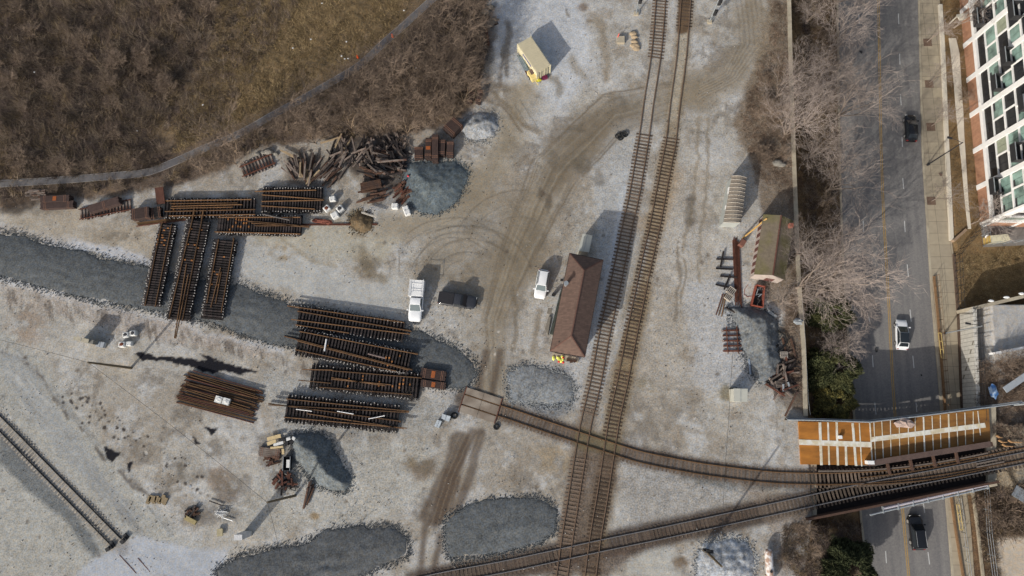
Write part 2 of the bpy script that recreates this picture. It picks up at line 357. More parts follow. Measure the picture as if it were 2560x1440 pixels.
for k in range(6):
    r_ = rnd.uniform(80, 170); a0 = rnd.uniform(190, 260); st([(1298+r_*math.cos(math.radians(a)), 642+r_*math.sin(math.radians(a))) for a in np.arange(a0, a0+rnd.uniform(40, 100), 8)], 1.3, C(108,100,88), 2, 0.4)
for a, b in (((988,648),(960,660)),((996,627),(998,690)),((925,640),(955,670)),((970,645),(975,690)),((1235,860),(1190,960)),((1300,250),(1345,320)),((1285,260),(1330,330))):
    st([a, b], 1.2, C(92,86,78), 1.5, 0.6)
for pts, wd in (([(1215,880),(1195,975)],9),([(1250,880),(1232,985)],9),([(1180,1082),(1130,1190),(1095,1300)],13),([(1200,1082),(1175,1190),(1135,1290)],12),([(1150,1100),(1110,1260)],24),([(1062,1320),(1052,1440)],8),([(1100,1340),(1085,1440)],9),([(1120,1200),(1080,1290)],30)):
    st(pts, wd, D3, 7, 0.75, 0.3)
pl([(1010,1160),(1090,1140),(1090,1190),(1040,1200)], C(116,98,78), 16, 0.7, 0.6)
for k in range(9):
    st([(1150+k*7,1085),(1100+k*7,1200),(1058+k*8,1330)], 1.2, C(90,78,66) if k % 2 else C(140,128,110), 1.6, 0.4)
for (a, b, r_, c_) in ((1450,320,16,D2),(1386,380,12,C(96,92,76)),(1350,410,7,C(96,92,80)),(1446,400,22,C(118,110,94)),(1355,485,9,D3),(1372,500,14,C(112,98,84)),(1720,500,18,C(96,90,84)),(1725,560,16,C(104,96,88)),(900,590,22,D1),(905,655,32,C(138,126,106)),(700,630,30,C(150,134,108)),(1465,15,16,C(112,96,82)),(1480,60,12,C(124,112,96)),(460,1165,22,C(104,96,86)),(540,1195,42,C(138,122,106)),(560,1240,36,C(120,110,100)),(70,820,60,C(152,138,124)),(300,900,60,C(168,160,146)),(560,1030,30,C(140,134,126)),(1820,985,30,C(110,102,80)),(1020,1150,20,C(128,114,92)),(790,1290,14,C(140,118,84)),(1720,880,24,C(142,132,118)),(1620,960,26,C(136,128,112)),(1380,1150,50,C(152,138,116)),(1690,1420,24,C(110,92,72)),(2200,600,1,D1),(885,545,20,C(96,88,66)),(900,540,13,C(146,124,86)),(665,575,16,C(140,122,100))):
    m = (1-sstep(r_*0.5, r_*1.3, np.hypot(QX-a, (QY-b)*1.1))); lay(c_, m*0.8*sstep(-0.45, 0.15, fbm(X, Y, 1.6, 411)+0.4*n3))
for pts_, w_, c_ in (([(1272,55),(1262,120),(1266,185)],9,C(104,94,80)),([(1225,235),(1290,290),(1345,330)],7,C(122,110,92)),([(1240,260),(1300,320)],4,C(112,100,84)),([(1500,60),(1512,130),(1508,200)],10,C(140,128,110)),([(1350,195),(1390,205),(1395,240)],9,C(126,118,104)),([(1430,150),(1455,190)],9,C(146,138,124)),([(1255,130),(1240,215)],5,C(110,100,88)),([(1420,20),(1428,45)],3,C(120,112,100)),([(1700,600),(1695,700),(1680,800)],4,C(122,112,98)),([(1715,640),(1700,760)],3,C(126,116,100)),([(1745,300),(1735,420),(1715,620)],5,C(142,132,116)),([(1770,300),(1765,480),(1745,700)],4,C(140,130,114)),([(1660,1060),(1740,1080),(1830,1100)],5,C(148,140,128)),([(700,590),(760,640),(840,660)],6,C(150,142,126)),([(1280,700),(1300,780),(1290,880)],6,C(124,114,98)),([(1350,780),(1340,880)],7,C(128,118,102)),([(900,620),(920,680),(960,700)],10,C(132,122,104))):
    st(pts_, w_, c_, w_*0.8, 0.7, 0.6, 1)
for a, b, rx_, ry_, am_ in ((1455,405,26,34,.7),(1500,440,22,30,.5),(1370,505,12,26,.8),(1350,485,8,18,.8),(1395,400,26,30,.45),(1330,600,40,60,.4),(1240,640,50,40,.35),(1190,560,50,30,.4),(920,655,34,20,.55),(1725,520,16,55,.6),(1440,320,24,14,.6),(1560,250,50,22,.4),(1220,270,22,40,.5),(300,590,70,14,.5),(100,520,60,16,.5),(480,1190,50,26,.55),(560,1210,50,30,.5),(1300,760,22,70,.4),(1840,90,30,40,.45),(1060,1160,34,24,.6),(1700,1000,60,50,.35)):
    lay(C(104,96,84), (1-sstep(0.55, 1.25, np.hypot((QX+wy*0.6-a)/rx_, (QY+wx*0.6-b)/ry_)))*am_*sstep(-0.5, 0.1, fbm(X, Y, 1.1, 511)+0.3*n2), 0.4)
# water lying in the ditch, small oily spots
for pts in ([(338,880),(380,888),(410,892),(470,900),(540,905),(600,918),(640,925),(600,935),(560,928),(530,938),(470,920),(420,903),(350,900)],[(500,886),(540,900),(520,905)],[(262,1115),(298,1130),(280,1148),(262,1130)],[(312,1158),(332,1160),(322,1176)],[(512,1070),(545,1073),(530,1086)],[(480,1095),(500,1110),(490,1112)]):
    lay((0.012,0.012,0.016), sstep(-2, 2, pdist(PX+wx*0.55+fbm(X, Y, 0.7, 61)*7, PY+wy*0.55+fbm(X, Y, 0.7, 63)*7, pts)+1.5), 0.15)
for k in range(60):
    t = rnd.random(); a, b = 180+t*330+rnd.gauss(0, 22), 985+t*250+rnd.gauss(0, 12)
    r_ = rnd.uniform(2, 5); lay(C(60,54,52), (1-sstep(r_*0.6, r_*1.2, np.hypot(PX+wx*0.4-a, PY+wy*0.4-b)))*0.9)
for k in range(240):
    a, b = rnd.uniform(0, 1990), rnd.uniform(560, 1440); r_ = rnd.uniform(1.5, 6)
    i0 = (abs(gy-P(a, b).y) < 1.2); j0 = (abs(gx-P(a, b).x) < 1.2); ix = np.ix_(i0, j0)
    m = (1-sstep(r_*0.5, r_*1.3, np.hypot(PX[ix]+wx[ix]*0.5-a, PY[ix]+wy[ix]*0.5-b)))*0.6; c_ = C(96,86,76) if k % 3 else C(200,198,192)
    for q in range(3): COL[..., q][ix] += (c_[q]-COL[..., q][ix])*m
# stained ballast below the tracks; TC and TD also painted dark for shade beside rails
TA = [(1660,-90),(1652,0),(1641,130),(1621,262),(1612,330),(1604,380),(1587,480),(1570,560),(1554,640),(1533,740),(1511,836),(1491,945),(1469,1040),(1457,1100),(1434,1245),(1419,1340),(1405,1440),(1392,1530)]
TB = [(1721,-90),(1715,0),(1704,140),(1688,262),(1678,350),(1672,380),(1653,480),(1638,560),(1620,640),(1599,740),(1579,836),(1558,945),(1537,1040),(1524,1120),(1505,1245),(1489,1340),(1476,1440),(1465,1530)]
TC = [(1160,1000),(1245,1026),(1280,1037),(1370,1068),(1457,1097),(1525,1119),(1600,1142),(1700,1163),(1800,1179),(1938,1194),(2060,1197),(2140,1195),(2230,1189),(2330,1176),(2440,1158),(2560,1134),(2660,1114)]
TD = [(1040,1460),(1130,1441),(1280,1413),(1500,1365),(1650,1334),(1900,1280),(2050,1247),(2180,1219),(2400,1177),(2500,1157),(2560,1145),(2680,1121)]
TE = [(-90,975),(-40,1022),(10,1070),(150,1213),(300,1366)]
RB = C(112,96,80)
for tr, wd, c_, am in ((TA,19,C(150,142,130),0.55),(TB,21,C(134,120,98),0.75),(TC,26,C(92,82,74),0.85),(TD,34,C(78,69,63),0.9),(TE,24,C(136,132,128),0.6)):
    st(tr, wd, c_, 10, am, 0.9, 0)
st([(1570,560),(1650,560),(1690,440)], 16, C(168,146,118), 14, 0.5)
st(TB[9:], 30, C(120,106,84), 14, 0.75); st(TA[12:], 24, C(112,98,82), 12, 0.75)
st(TB[5:12], 24, C(142,124,98), 14, 0.55)
st([(1709,95),(1680,290)], 12, C(170,162,146), 4, 0.7); st([(1632,180),(1612,330)], 12, C(166,160,150), 4, 0.8)
st([(1715,-60),(1706,72)], 15, C(96,76,56), 4, 0.9, 0.5)
st([(1457,1097),(1525,1119)], 26, C(110,100,78), 8, 0.8, 0.4)
pl([(1440,1130),(1540,1140),(1530,1240),(1490,1380),(1400,1380),(1420,1250)], C(96,82,70), 14, 0.8, 1.0)
pl([(1100,1440),(1290,1400),(1400,1385),(1560,1350),(1950,1255),(1960,1275),(1600,1380),(1520,1440)], C(92,78,68), 14, 0.8, 1.0)
for k in range(26):
    t = k/26; a = 1470+rnd.uniform(-4, 300)
st([(1560,470),(1530,640),(1470,880)], 7, C(188,192,196), 6, 0.6, 0.5)
st([(1622,600),(1585,740),(1530,900),(1490,1000)], 5, C(176,178,178), 5, 0.5, 0.5)
# dead brush left of the yard, lighter grass, brush by the wall
BR1 = C(108,94,80); BR2 = C(90,79,70); GRS = C(122,104,78)
mb_ = pl([(-900,-900),(1240,-900),(1240,0),(1200,60),(1225,100),(1195,200),(1200,240),(1150,290),(1040,335),(1000,345),(860,350),(760,350),(700,365),(640,375),(560,420),(440,465),(350,480),(220,495),(0,520),(-900,560)], BR1, 10, 1.0, 0.9)
lay(BR2, mb_*sstep(0.0, 0.4, n1+n3*0.4)*0.8, None); lay(C(98,84,68), mb_*sstep(0.1, 0.5, n2)*0.6); lay(C(50,42,40), mb_*sstep(0.2, 0.6, fbm(X, Y, 2.5, 90))*0.5)
MASKB = mb_.copy()
mg = pl([(500,190),(540,60),(640,-40),(1080,-40),(1010,60),(930,110),(850,175),(720,245),(620,300),(520,340),(420,350),(380,300)], GRS, 70, 0.9, 0.9)
lay(C(98,84,60), mg*sstep(-0.1, 0.3, n2)*0.7); lay(C(128,110,80), mg*sstep(0.1, 0.5, fbm(X, Y, 1.2, 95))*0.5)
mr_ = pl([(1925,-300),(1990,-300),(1990,120),(2010,700),(2020,800),(2020,1040),(1985,1020),(1960,900),(1950,780),(1905,760),(1900,540),(1870,420),(1835,310),(1870,200),(1905,100)], C(118,104,88), 9, 0.85, 1.0)
pl([(1910,860),(2010,860),(2015,1040),(1940,1000)], C(96,84,74), 10, 0.6, 1.0)
pl([(1890,20),(1960,20),(1965,200),(1880,260)], C(140,128,110), 14, 0.5, 0.8)
pl([(1830,1200),(2040,1290),(2100,1440),(1960,1440),(1930,1340),(1900,1290)], C(128,116,104), 12, 0.6, 1.0)
pl([(1200,60),(1245,20),(1235,90),(1215,230),(1205,240)], C(88,84,82), 8, 0.7, 1.0)
pl([(0,480),(60,480),(100,510),(40,535),(0,530)], C(60,52,46), 8, 0.8)
for pts_, am_ in (([(850,345),(1015,345),(1025,420),(1000,470),(900,450),(850,400)],0.85),([(715,395),(800,385),(800,470),(715,470)],0.6),([(810,400),(860,390),(860,450),(805,460)],0.6),([(905,455),(1040,455),(1035,520),(910,515)],0.55),([(1925,875),(1995,870),(2000,1000),(1930,985)],0.8),([(640,1090),(745,1085),(745,1225),(690,1225),(645,1150)],0.5),([(455,1265),(500,1262),(600,1285),(590,1310),(460,1310)],0.45)):
    m = sstep(-8, 8, pdist(QX, QY, pts_))*am_*sstep(-0.5, 0.1, n3); lay(C(66,58,54), m)
# the cut beside the road
XW = np.interp(Y, *CW); XL = np.interp(Y, *CL); XR = np.interp(Y, *CR); XS = np.interp(Y, *CS)
cut = (X > XW) & (X <= XL+0.1)
COL[cut] = C(104,86,64); GR[cut] = 0.9
m = cut*sstep(0, 0.4, n2); lay(C(78,60,48), m*0.7); m = cut*sstep(0.1, 0.5, n3); lay(C(136,112,80), m*0.5)
rd = (X > XL) & (X <= XR); COL[rd] = C(90,88,86)
sw = (X > XR); COL[sw] = C(120,100,72); GR[sw] = 0.8
lay(C(100,82,60), sw*sstep(0, 0.4, n2)*0.7)
lt = sw & (Y > LOTY0) & (Y <= LOTY1) & (X > XS+2.4); COL[lt] = C(178,176,172); GR[lt] = 0.35
m = lt*sstep(P(2500,905,-1.3).y+1, P(2500,905,-1.3).y-2, Y); lay(C(128,114,98), m*0.8, 0.9); lay(C(88,70,56), m*sstep(0, 0.4, n2)*0.8, 1.0)
m = lt*sstep(0.15, 0.5, n3); lay(C(150,148,144), m*0.5)
brg = sw & (Y <= LOTY0) & (Y > YB(1240)); COL[brg] = C(138,128,112); GR[brg] = 1
m = brg*sstep(0, 0.4, n2); lay(C(110,98,84), m*0.7)
sth = sw & (Y <= YB(1240)); COL[sth] = C(104,84,64); GR[sth] = 1.0
lay(C(78,62,50), sth*sstep(0, 0.4, n2)*0.7)
m = sth*sstep(2480-8, 2480+8, SX)*sstep(1335, 1350, SY); lay(C(160,152,140), m, 0.3)
COL *= (1+0.05*n3[..., None])
COL *= 1+(np.array([0.985, 1.0, 1.01])-1)*((1-np.clip(MASKB, 0, 1))*(~valley))[..., None]
PATHC = [(-300,480),(-100,468),(0,460),(150,451),(300,439),(370,431),(440,404),(520,368),(600,335),(680,290),(760,246),(830,206),(900,163),(960,108),(1010,64),(1085,-4),(1150,-60),(1300,-200)]
PD = pdist(PX, PY, PATHC, False)
# small relief; ruts
Z = Z + np.where(valley, 0, 0.05*n2+0.03*n3) + np.where(MASKB > 0.5, (0.25*n2+0.15*n3)*sstep(14, 40, PD), 0)
me = bpy.data.meshes.new('ground'); ny, nx = X.shape
me.vertices.add(nx*ny); me.vertices.foreach_set('co', np.stack([X, Y, Z], -1).astype(np.float32).ravel())
idx = np.arange(nx*ny).reshape(ny, nx); q = np.stack([idx[:-1,:-1], idx[:-1,1:], idx[1:,1:], idx[1:,:-1]], -1).reshape(-1, 4)
me.loops.add(q.size); me.loops.foreach_set('vertex_index', q.ravel().astype(np.int32))
me.polygons.add(len(q)); me.polygons.foreach_set('loop_start', np.arange(0, q.size, 4, dtype=np.int32)); me.polygons.foreach_set('loop_total', np.full(len(q), 4, np.int32))
me.update(); ca = me.color_attributes.new('Col', 'FLOAT_COLOR', 'POINT')
ca.data.foreach_set('color', np.concatenate([np.clip(COL, 0.003, 0.85), GR[..., None]], -1).astype(np.float32).ravel())
me.materials.append(mat_grain('ground earth and stone')); gro = bpy.data.objects.new('ground', me); SC.collection.objects.link(gro); gro['kind'] = 'structure'
def gz(p):
    return float(ground_z(np.array([p[0]]), np.array([p[1]]))[0])
def G(px, py, z=0.0):
    p = P(px, py, z); p.z = gz(p); return p

# ------------------------------------------------------------ railway tracks
def catmull(pts, step):
    pts = [Vector(p) for p in pts]; out = []
    for i in range(len(pts)-1):
        p0 = pts[max(i-1, 0)]; p1 = pts[i]; p2 = pts[i+1]; p3 = pts[min(i+2, len(pts)-1)]
        for k in range(12):
            t = k/12; out.append(0.5*((2*p1)+(p2-p0)*t+(2*p0-5*p1+4*p2-p3)*t*t+(3*p1-p0-3*p2+p3)*t**3))
    out.append(pts[-1]); res = [out[0]]; acc = 0
    for a, b in zip(out, out[1:]):
        L = (b-a).length; d = step-acc
        while d <= L: res.append(a+(b-a)*(d/L)); d += step
        acc = (acc+L) % step if d-step <= L else acc+L
        acc = L-(d-step)
    return res
def offset_line(pts, o):
    out = []
    for i, p in enumerate(pts):
        d = (pts[min(i+1, len(pts)-1)]-pts[max(i-1, 0)]); n = Vector((-d.y, d.x, 0)).normalized(); out.append(p+n*o)
    return out
def rail_mesh(pts, z, hgt=0.15, wd=0.085):
    mb = MB()
    for (w_, a, b) in ((wd, z+hgt*0.72, z+hgt), (0.03, z+0.02, z+hgt*0.72), (0.15, z, z+0.02)):
        L = offset_line(pts, w_/2); Rr = offset_line(pts, -w_/2); n = len(pts); o = len(mb.v)
        for i in range(n): mb.v += [(L[i].x, L[i].y, a+pts[i].z), (Rr[i].x, Rr[i].y, a+pts[i].z), (Rr[i].x, Rr[i].y, b+pts[i].z), (L[i].x, L[i].y, b+pts[i].z)]
        for i in range(n-1):
            for k in range(4):
                e = o+i*4; mb.f.append((e+k, e+(k+1) % 4, e+4+(k+1) % 4, e+4+k))
        mb.f.append((o, o+1, o+2, o+3)); mb.f.append((o+(n-1)*4+3, o+(n-1)*4+2, o+(n-1)*4+1, o+(n-1)*4))
    return mb
TIEMESH = {}
def tie_mesh(key, m, size=(0.23, 2.55, 0.16)):
    if key not in TIEMESH:
        mb = MB().box((0, 0, 0), size); o = mk('tie', mb, m); TIEMESH[key] = o.data; bpy.data.objects.remove(o)
    return TIEMESH[key]
def put(name, mesh, loc, rz, parent=None, tilt=0.0):
    o = bpy.data.objects.new(name, mesh); SC.collection.objects.link(o)
    if parent is not None: loc = INV[parent.name] @ Vector(loc); o.parent = parent; rz -= parent.rotation_euler.z
    o.location = loc; o.rotation_euler = (tilt, 0, rz); return o
def track(pts, label, railm, tiem, z_tie=-0.04, spacing=0.55, skip=(), jitter=0.03, size=(0.23, 2.55, 0.16), zo=0.0, rails=(0.755, -0.755), railoff=()):
    w3 = [P(a, b, 0.15) for a, b in pts]
    for p in w3: p.z = zo
    t = thing('railway_track', w3[0], 0, label, 'railway track', 'railway tracks crossing the yard')
    fine = catmull(w3, 1.5)
    for o in rails: mk('rail', rail_mesh(offset_line(fine, o), 0.05), railm, t, True)
    cen = catmull(w3, spacing); rr = random.Random(len(pts)); ties = []
    for i in range(1, len(cen)-1):
        p = cen[i]; ppx = PIX(np.array([p.x]), np.array([p.y]), np.array([0.1])); py = float(ppx[1][0]); pxx = float(ppx[0][0])
        if py < -15 or py > 1455 or pxx < -15 or pxx > 2575: continue
        if any(a <= (py if ax == 'y' else pxx) <= b for ax, a, b in skip): continue
        d = cen[i+1]-cen[i-1]; ties.append((p+Vector((rr.uniform(-jitter, jitter), 0, z_tie+rr.uniform(-0.015, 0.01))), math.atan2(d.y, d.x)+rr.uniform(-0.02, 0.02)))
    keep = ties if len(ties) <= 100 else ties[:100]
    tm = tie_mesh(tiem.name+str(size), tiem, size)
    for p, a in keep: put('tie', tm, p, a, t)
    if len(ties) > 100:
        mb = MB()
        for p, a in ties[100:]: mb.box(p, size, a)
        o = mk('ties', mb, tiem, t, True); o['kind'] = 'stuff'
    return t
M_TIEBR = mat('bridge tie', C(88,77,67), 0.9, 0.3, 3, rand=0.3)
M_TIEW = mat('pale concrete tie', C(160,152,140), 0.9, 0.2, 3, rand=0.15)
track(TA, 'western one of the two long tracks that run up the yard beside the brown-roofed station', M_RAIL, M_TIE, skip=(('y',150,332),('y',1040,1140),('y',1370,1420)))
track(TB, 'eastern one of the two long tracks, with stained rusty ballast between its rails', M_RAIL, mat('dark brown tie', C(84,70,58), 0.9, 0.3, 3, rand=0.35), skip=(('y',72,345),('y',900,925),('y',1095,1135),('y',1370,1420)), z_tie=-0.05)
tc_ = track(TC, 'rusty track curving from the plank crossing over the diamond towards the bridge', M_RUST, M_TIE, skip=(('x',0,1248),('x',1440,1545)))
track(TD, 'bright railed track running up to the bridge from the bottom of the yard', M_SHINY, M_TIEBR, skip=(('x',1395,1520),))
track([(2230,1252),(2330,1228),(2450,1199),(2560,1172),(2660,1148)], 'short stretch of track along the south edge of the bridge', M_RUSTD, M_TIEBR) if False else None
track(TE, 'curved isolated track of dark rails in the bottom left corner', M_BLACKSTEEL, M_TIEW, z_tie=-0.03)
# converging turnout rails on the bridge
t = thing('turnout_rails', P(2130, 1215), 0, 'pair of rusty switch rails joining the two tracks on the bridge', 'turnout')
for pts in ([(2040,1212),(2140,1211),(2230,1208),(2350,1195),(2480,1168)],[(2150,1194),(2250,1183),(2330,1170),(2440,1149)]):
    mk('rail', rail_mesh(catmull([P(a, b, 0) for a, b in pts], 1.5), 0.06), M_RUST, t, True)
# rail laid in the bottom-left dust, buried
for i, pts in enumerate((([(300,1387),(342,1433)]),([(346,1395),(392,1446)]))):
    solo('buried_rail', rail_mesh([P(a, b, -0.11) for a, b in pts], 0, 0.15), M_RUSTD, ('left' if i == 0 else 'right')+' one of two dark rails half buried in pale dust below the isolated track', 'rail', 'rails buried in the dust')
# plank crossing
PLK = mat('crossing planks', C(150,140,128), 0.85, 0.2, 2, col2=C(124,112,100), s2=0.5)
a, b = P(1157, 998, 0), P(1246, 1027, 0); d = (b-a).normalized(); n = Vector((-d.y, d.x, 0)); L = (b-a).length
t = thing('plank_crossing', (a+b)/2, 0, 'pale timber crossing deck where the dirt track meets the curved rails', 'level crossing')
for o, wd in ((-1.32, 0.95), (0, 1.28), (1.32, 0.95)):
    for k in range(2):
        mk('plank_panel', MB().beam(a+d*(k*L/2+0.02)+n*o+Vector((0,0,0.1)), a+d*((k+1)*L/2-0.02)+n*o+Vector((0,0,0.1)), wd, 0.2), PLK, t, True)
mk('end_timber', MB().beam(b-n*1.9+Vector((0,0,.1)), b+n*1.9+Vector((0,0,.1)), 0.12, 0.24), M_RUSTD, t, True)
mk('end_timber', MB().beam(a-n*1.9+Vector((0,0,.1)), a+n*1.9+Vector((0,0,.1)), 0.15, 0.24), M_RUSTD, t, True)
# bumpers and dark fittings at the end of the isolated track
for px_, py_, nm in ((276, 1370, 'lower'), (312, 1350, 'upper')):
    p = P(px_, py_, 0); t = thing('track_end_fitting', p, rnd.uniform(0, 1), f'black cast track end fitting on the {nm} rail of the isolated track', 'buffer', 'fittings at the track end')
    mk('block', MB().box((0,0,0.25), (0.9,0.5,0.5)).box((0.5,0.2,0.15), (0.5,0.8,0.3)), M_BLACKSTEEL, t); mk('hub', MB().tube([(0,0,0.3),(0,0,0.62)], 0.2), M_BLACKSTEEL, t)
# long crossing timbers left of the tracks near the top
def rails_row(name, p, q, n, gap, label, cat, m, z=0.0, hgt=0.17, group=None, fan=0.0, single=None):
    """a bundle of parallel rails lying side by side, each rail a part"""
    A, B = P(*p, 0), P(*q, 0); d = (B-A).normalized(); nn = Vector((-d.y, d.x, 0))
    t = thing(name, (A+B)/2+Vector((0,0,z)), 0, label, cat, group); rr = random.Random(n*31+int(p[0]))
    for k in range(n):
        o = (k-(n-1)/2)*gap; s = rr.uniform(-0.4, 0.4) if n > 3 else 0; f_ = rr.uniform(-fan, fan)
        pa = A+nn*(o-f_)+d*s; pb = B+nn*(o+f_)+d*(s+rr.uniform(-0.3, 0.3)*(n > 3)); pa.z = pb.z = z+rr.uniform(0, 0.06)
        ro = mk('rail', rail_mesh([pa, pb], 0, hgt, 0.08), m if k % 4 else (m if m is not M_RUST else M_RUSTD), t, True)
    return t
rails_row('rail_stack', (455,969), (646,1018), 22, 0.215, 'broad stack of long rusty rails laid side by side with a white bundle on top', 'rail stack', M_RUST, 0.0, 0.17, None, 0.1)
rails_row('rail_stack', (470,958), (640,1004), 13, 0.30, 'upper layer of rusty rails lying across the broad rail stack', 'rail stack', M_RUST, 0.24, 0.17, None, 0.25)
rails_row('rail_stack', (1839,600), (1846,762), 6, 0.17, 'narrow stack of long dark rusty rails left of the striped shed', 'rail stack', M_RUSTD, 0.0, 0.18)
rails_row('rail_stack', (345,562), (535,538), 4, 0.16, 'thin row of long rusty rails between the dark bundles and the upright track panels', 'rail stack', M_RUST, 0.05, 0.17)
rails_row('rail_stack', (743,562), (944,561), 2, 0.14, 'pair of long dark rails lying right of the upper track panels', 'rail stack', M_RUSTD, 0.02, 0.14)
rails_row('rail_stack', (1809,735), (1798,790), 3, 0.32, 'short rust brown rails beside the long narrow rail stack', 'rail stack', M_RUST, 0.02, 0.15, None, 0.2)
rails_row('rail_stack', (1214,65), (1221,115), 3, 0.16, 'short dark rusty rails at the edge of the pale gravel by the trees', 'rail stack', M_RUSTD, 0.02, 0.15)

# ------------------------------------------------------------ stacked track panels
def panel_tie(m, wl, kind, v):
    """a tie with its steel end plates (1) and rusted orange rail seats (2)"""
    key = (m.name, wl, kind, v)
    if key in TIEMESH: return TIEMESH[key]
    if kind == 0: TIEMESH[key] = tie_mesh('%s%.1f' % (m.name, wl), m, (0.24, wl, 0.18)); return TIEMESH[key]
    mb = MB().box((0, 0, 0), (0.24, wl, 0.18)); n0 = len(mb.f); rr = random.Random(v*7+kind+int(wl*10))
    for s in (-1, 1): mb.box((rr.uniform(-0.02, 0.02), s*(wl/2-0.1), 0.1), (0.13, 0.13, 0.03))
    n1_ = len(mb.f)
    if kind == 2:
        for o in rr.sample((-0.9, -0.35, 0.15, 0.7), rr.choice((1, 2, 2))): mb.box((0, o, 0.1), (0.2, 0.3, 0.03))
    o = mk('tie', mb, m); me = o.data; me.materials.append(mat('pale tie end plate', C(186,182,176), 0.7, 0.3, 5)); me.materials.append(M_PLATE)
    for i, p_ in enumerate(me.polygons): p_.material_index = 0 if i < n0 else (1 if i < n1_ else 2)
    TIEMESH[key] = me; bpy.data.objects.remove(o); return me
M_PRAIL = mat('dark rusty panel rail', C(112,84,58), 0.75, 0.35, 1.5, rand=0.35)
def panel(p, q, wd, z, nt, rails, label, group, tiem=M_TIED, railm=M_PRAIL, w2=None, shift=0.0, plates=(), seed=0, sub=True):
    """track panel; p, q photo points of its two ends; wd tie length at p, w2 at q; rails: (offset at p, offset at q, start, end) in metres / fraction"""
    A, B = P(*p, z), P(*q, z); d = (B-A).normalized(); nn = Vector((-d.y, d.x, 0)); L = (B-A).length; w2 = w2 or wd
    rz = math.atan2(d.y, d.x); t = thing('stacked_track', (A+B)/2, rz, label, 'track section', group); rr = random.Random(seed)
    for k in range(nt):
        f_ = (k+0.5)/nt; wl = wd+(w2-wd)*f_+rr.uniform(-0.12, 0.12); c = A+d*(L*f_)+nn*(shift*f_+rr.uniform(-0.08, 0.08)); c.z = z+0.09
        put('tie', panel_tie(tiem, round(wl, 1), (2 if k in plates else (1 if rr.random() < 0.75 and sub else 0)), rr.randint(0, 2)), c, rz+rr.uniform(-0.015, 0.015), t)
    for (o0, o1, f0, f1) in rails:
        a_ = A+d*(L*f0)+nn*(o0+shift*f0); b_ = A+d*(L*f1)+nn*(o1+shift*f1); a_.z = b_.z = z+0.18
        mk('rail', rail_mesh([a_, b_], 0, 0.16, 0.08), railm, t, True)
    return t
def pile(p, q, wd, nt, rails, what, group, layers=3, w2=None, plates=(), seed=0, dz=0.37, shift=0.0):
    names = ['topmost', 'second', 'third', 'lowest']
    for l in range(layers):
        top = l == layers-1; rr = random.Random(seed+l)
        j = 0 if top else rr.uniform(-5, 5)
        dxp = (q[0]-p[0]); dyp = (q[1]-p[1]); LL = math.hypot(dxp, dyp); ux, uy = dxp/LL, dyp/LL
        pp = (p[0]+ux*j+(0 if top else rr.uniform(-2, 2)), p[1]+uy*j); qq = (q[0]+ux*j, q[1]+uy*j+(0 if top else rr.uniform(-3, 3)))
        panel(pp, qq, wd+(0 if top else 0.25), 0.02+l*dz, nt+(0 if top else rr.choice((-2, -1))), rails if top else rails[:2], f'{names[layers-1-l]} layer of the track pile {what}', group, w2=(w2+(0 if top else 0.2)) if w2 else None, plates=plates if top else (), seed=seed*7+l, sub=True, shift=shift)
TP = 'track panels stacked in piles'
S2 = [(-0.75,-0.75,-0.03,1.03),(0.75,0.75,-0.03,1.03)]
pile((420,562),(379,765),2.7,33,[(-0.85,-0.85,0,1.0),(0.7,0.7,0,1.0)],'furthest left of the three upright ones',TP,3,plates=range(1,9),seed=1)
pile((498,552),(446,800),3.4,38,[(-0.9,-1.3,-0.1,1.0),(0.5,0.75,-0.1,1.0),(-0.4,0.1,0.45,1.18),(0.2,0.3,0.55,1.18)],'in the middle of the three upright ones',TP,4,plates=(3,9,10,15),seed=2)
pile((566,602),(530,800),3.3,31,[(-1.1,-1.1,0,0.8),(1.2,1.3,-0.03,0.9),(0.0,-0.4,0.35,0.85),(0.2,0.2,0.4,0.8)],'right hand one of the three upright ones',TP,3,plates=(6,12,13,17),seed=3)
pile((415,522),(640,520),3.0,27,[(1.2,1.3,0.0,0.95),(-1.2,-1.1,0.05,1.0),(0.75,0.75,0.05,0.8),(0.3,0.5,0.07,0.85),(0,0.1,0.06,0.75),(-0.5,-0.3,0,1.0)],'covered in loose rails',TP,3,plates=(2,),seed=4)
pile((655,500),(805,500),3.9,22,[(1.3,1.5,-0.12,0.9),(0.75,0.0,0,1.03),(-0.3,-0.1,0,1.03),(-1.0,-1.5,0,0.9)],'just below the fan of timber',TP,3,plates=(),seed=5)
pile((547,560),(754,565),3.1,31,[(1.0,1.3,0,0.98),(-1.3,-1.3,-0.02,1.0),(0.5,-0.1,0.35,1.1),(0.2,-0.2,0.4,1.1),(-0.2,0,0.45,1.0)],'with orange plates right of the upright ones',TP,3,plates=range(3,12),seed=6)
pile((745,791),(1012,832),3.3,32,[(1.3,1.45,-0.1,0.98),(0.75,0.35,0.0,1.06),(-0.6,-0.1,-0.05,1.05),(-1.3,-1.3,0,0.5)],'nearest to the white pickup truck',TP,3,w2=2.9,seed=7)
pile((744,854),(1026,908),3.9,35,[(1.5,1.45,0,1.05),(0.4,-0.9,-0.12,1.03),(0.1,-1.0,0.0,1.0),(-1.2,-1.5,0,0.9)],'with the white pipe on it',TP,4,w2=3.4,plates=(9,27,28,29,31),seed=8)
pile((776,941),(1046,967),3.4,32,[(1.1,1.3,0.2,1.02),(-0.1,-0.1,0.2,0.75),(0.1,-0.3,0.2,0.7),(-1.4,-1.2,0.1,0.95),(0.9,1.2,-0.08,0.2),(-0.7,-0.7,-0.1,0.2)],'beside the two round topped bundles',TP,3,w2=3.8,plates=(11,15,20,24,26,27,29),seed=9)
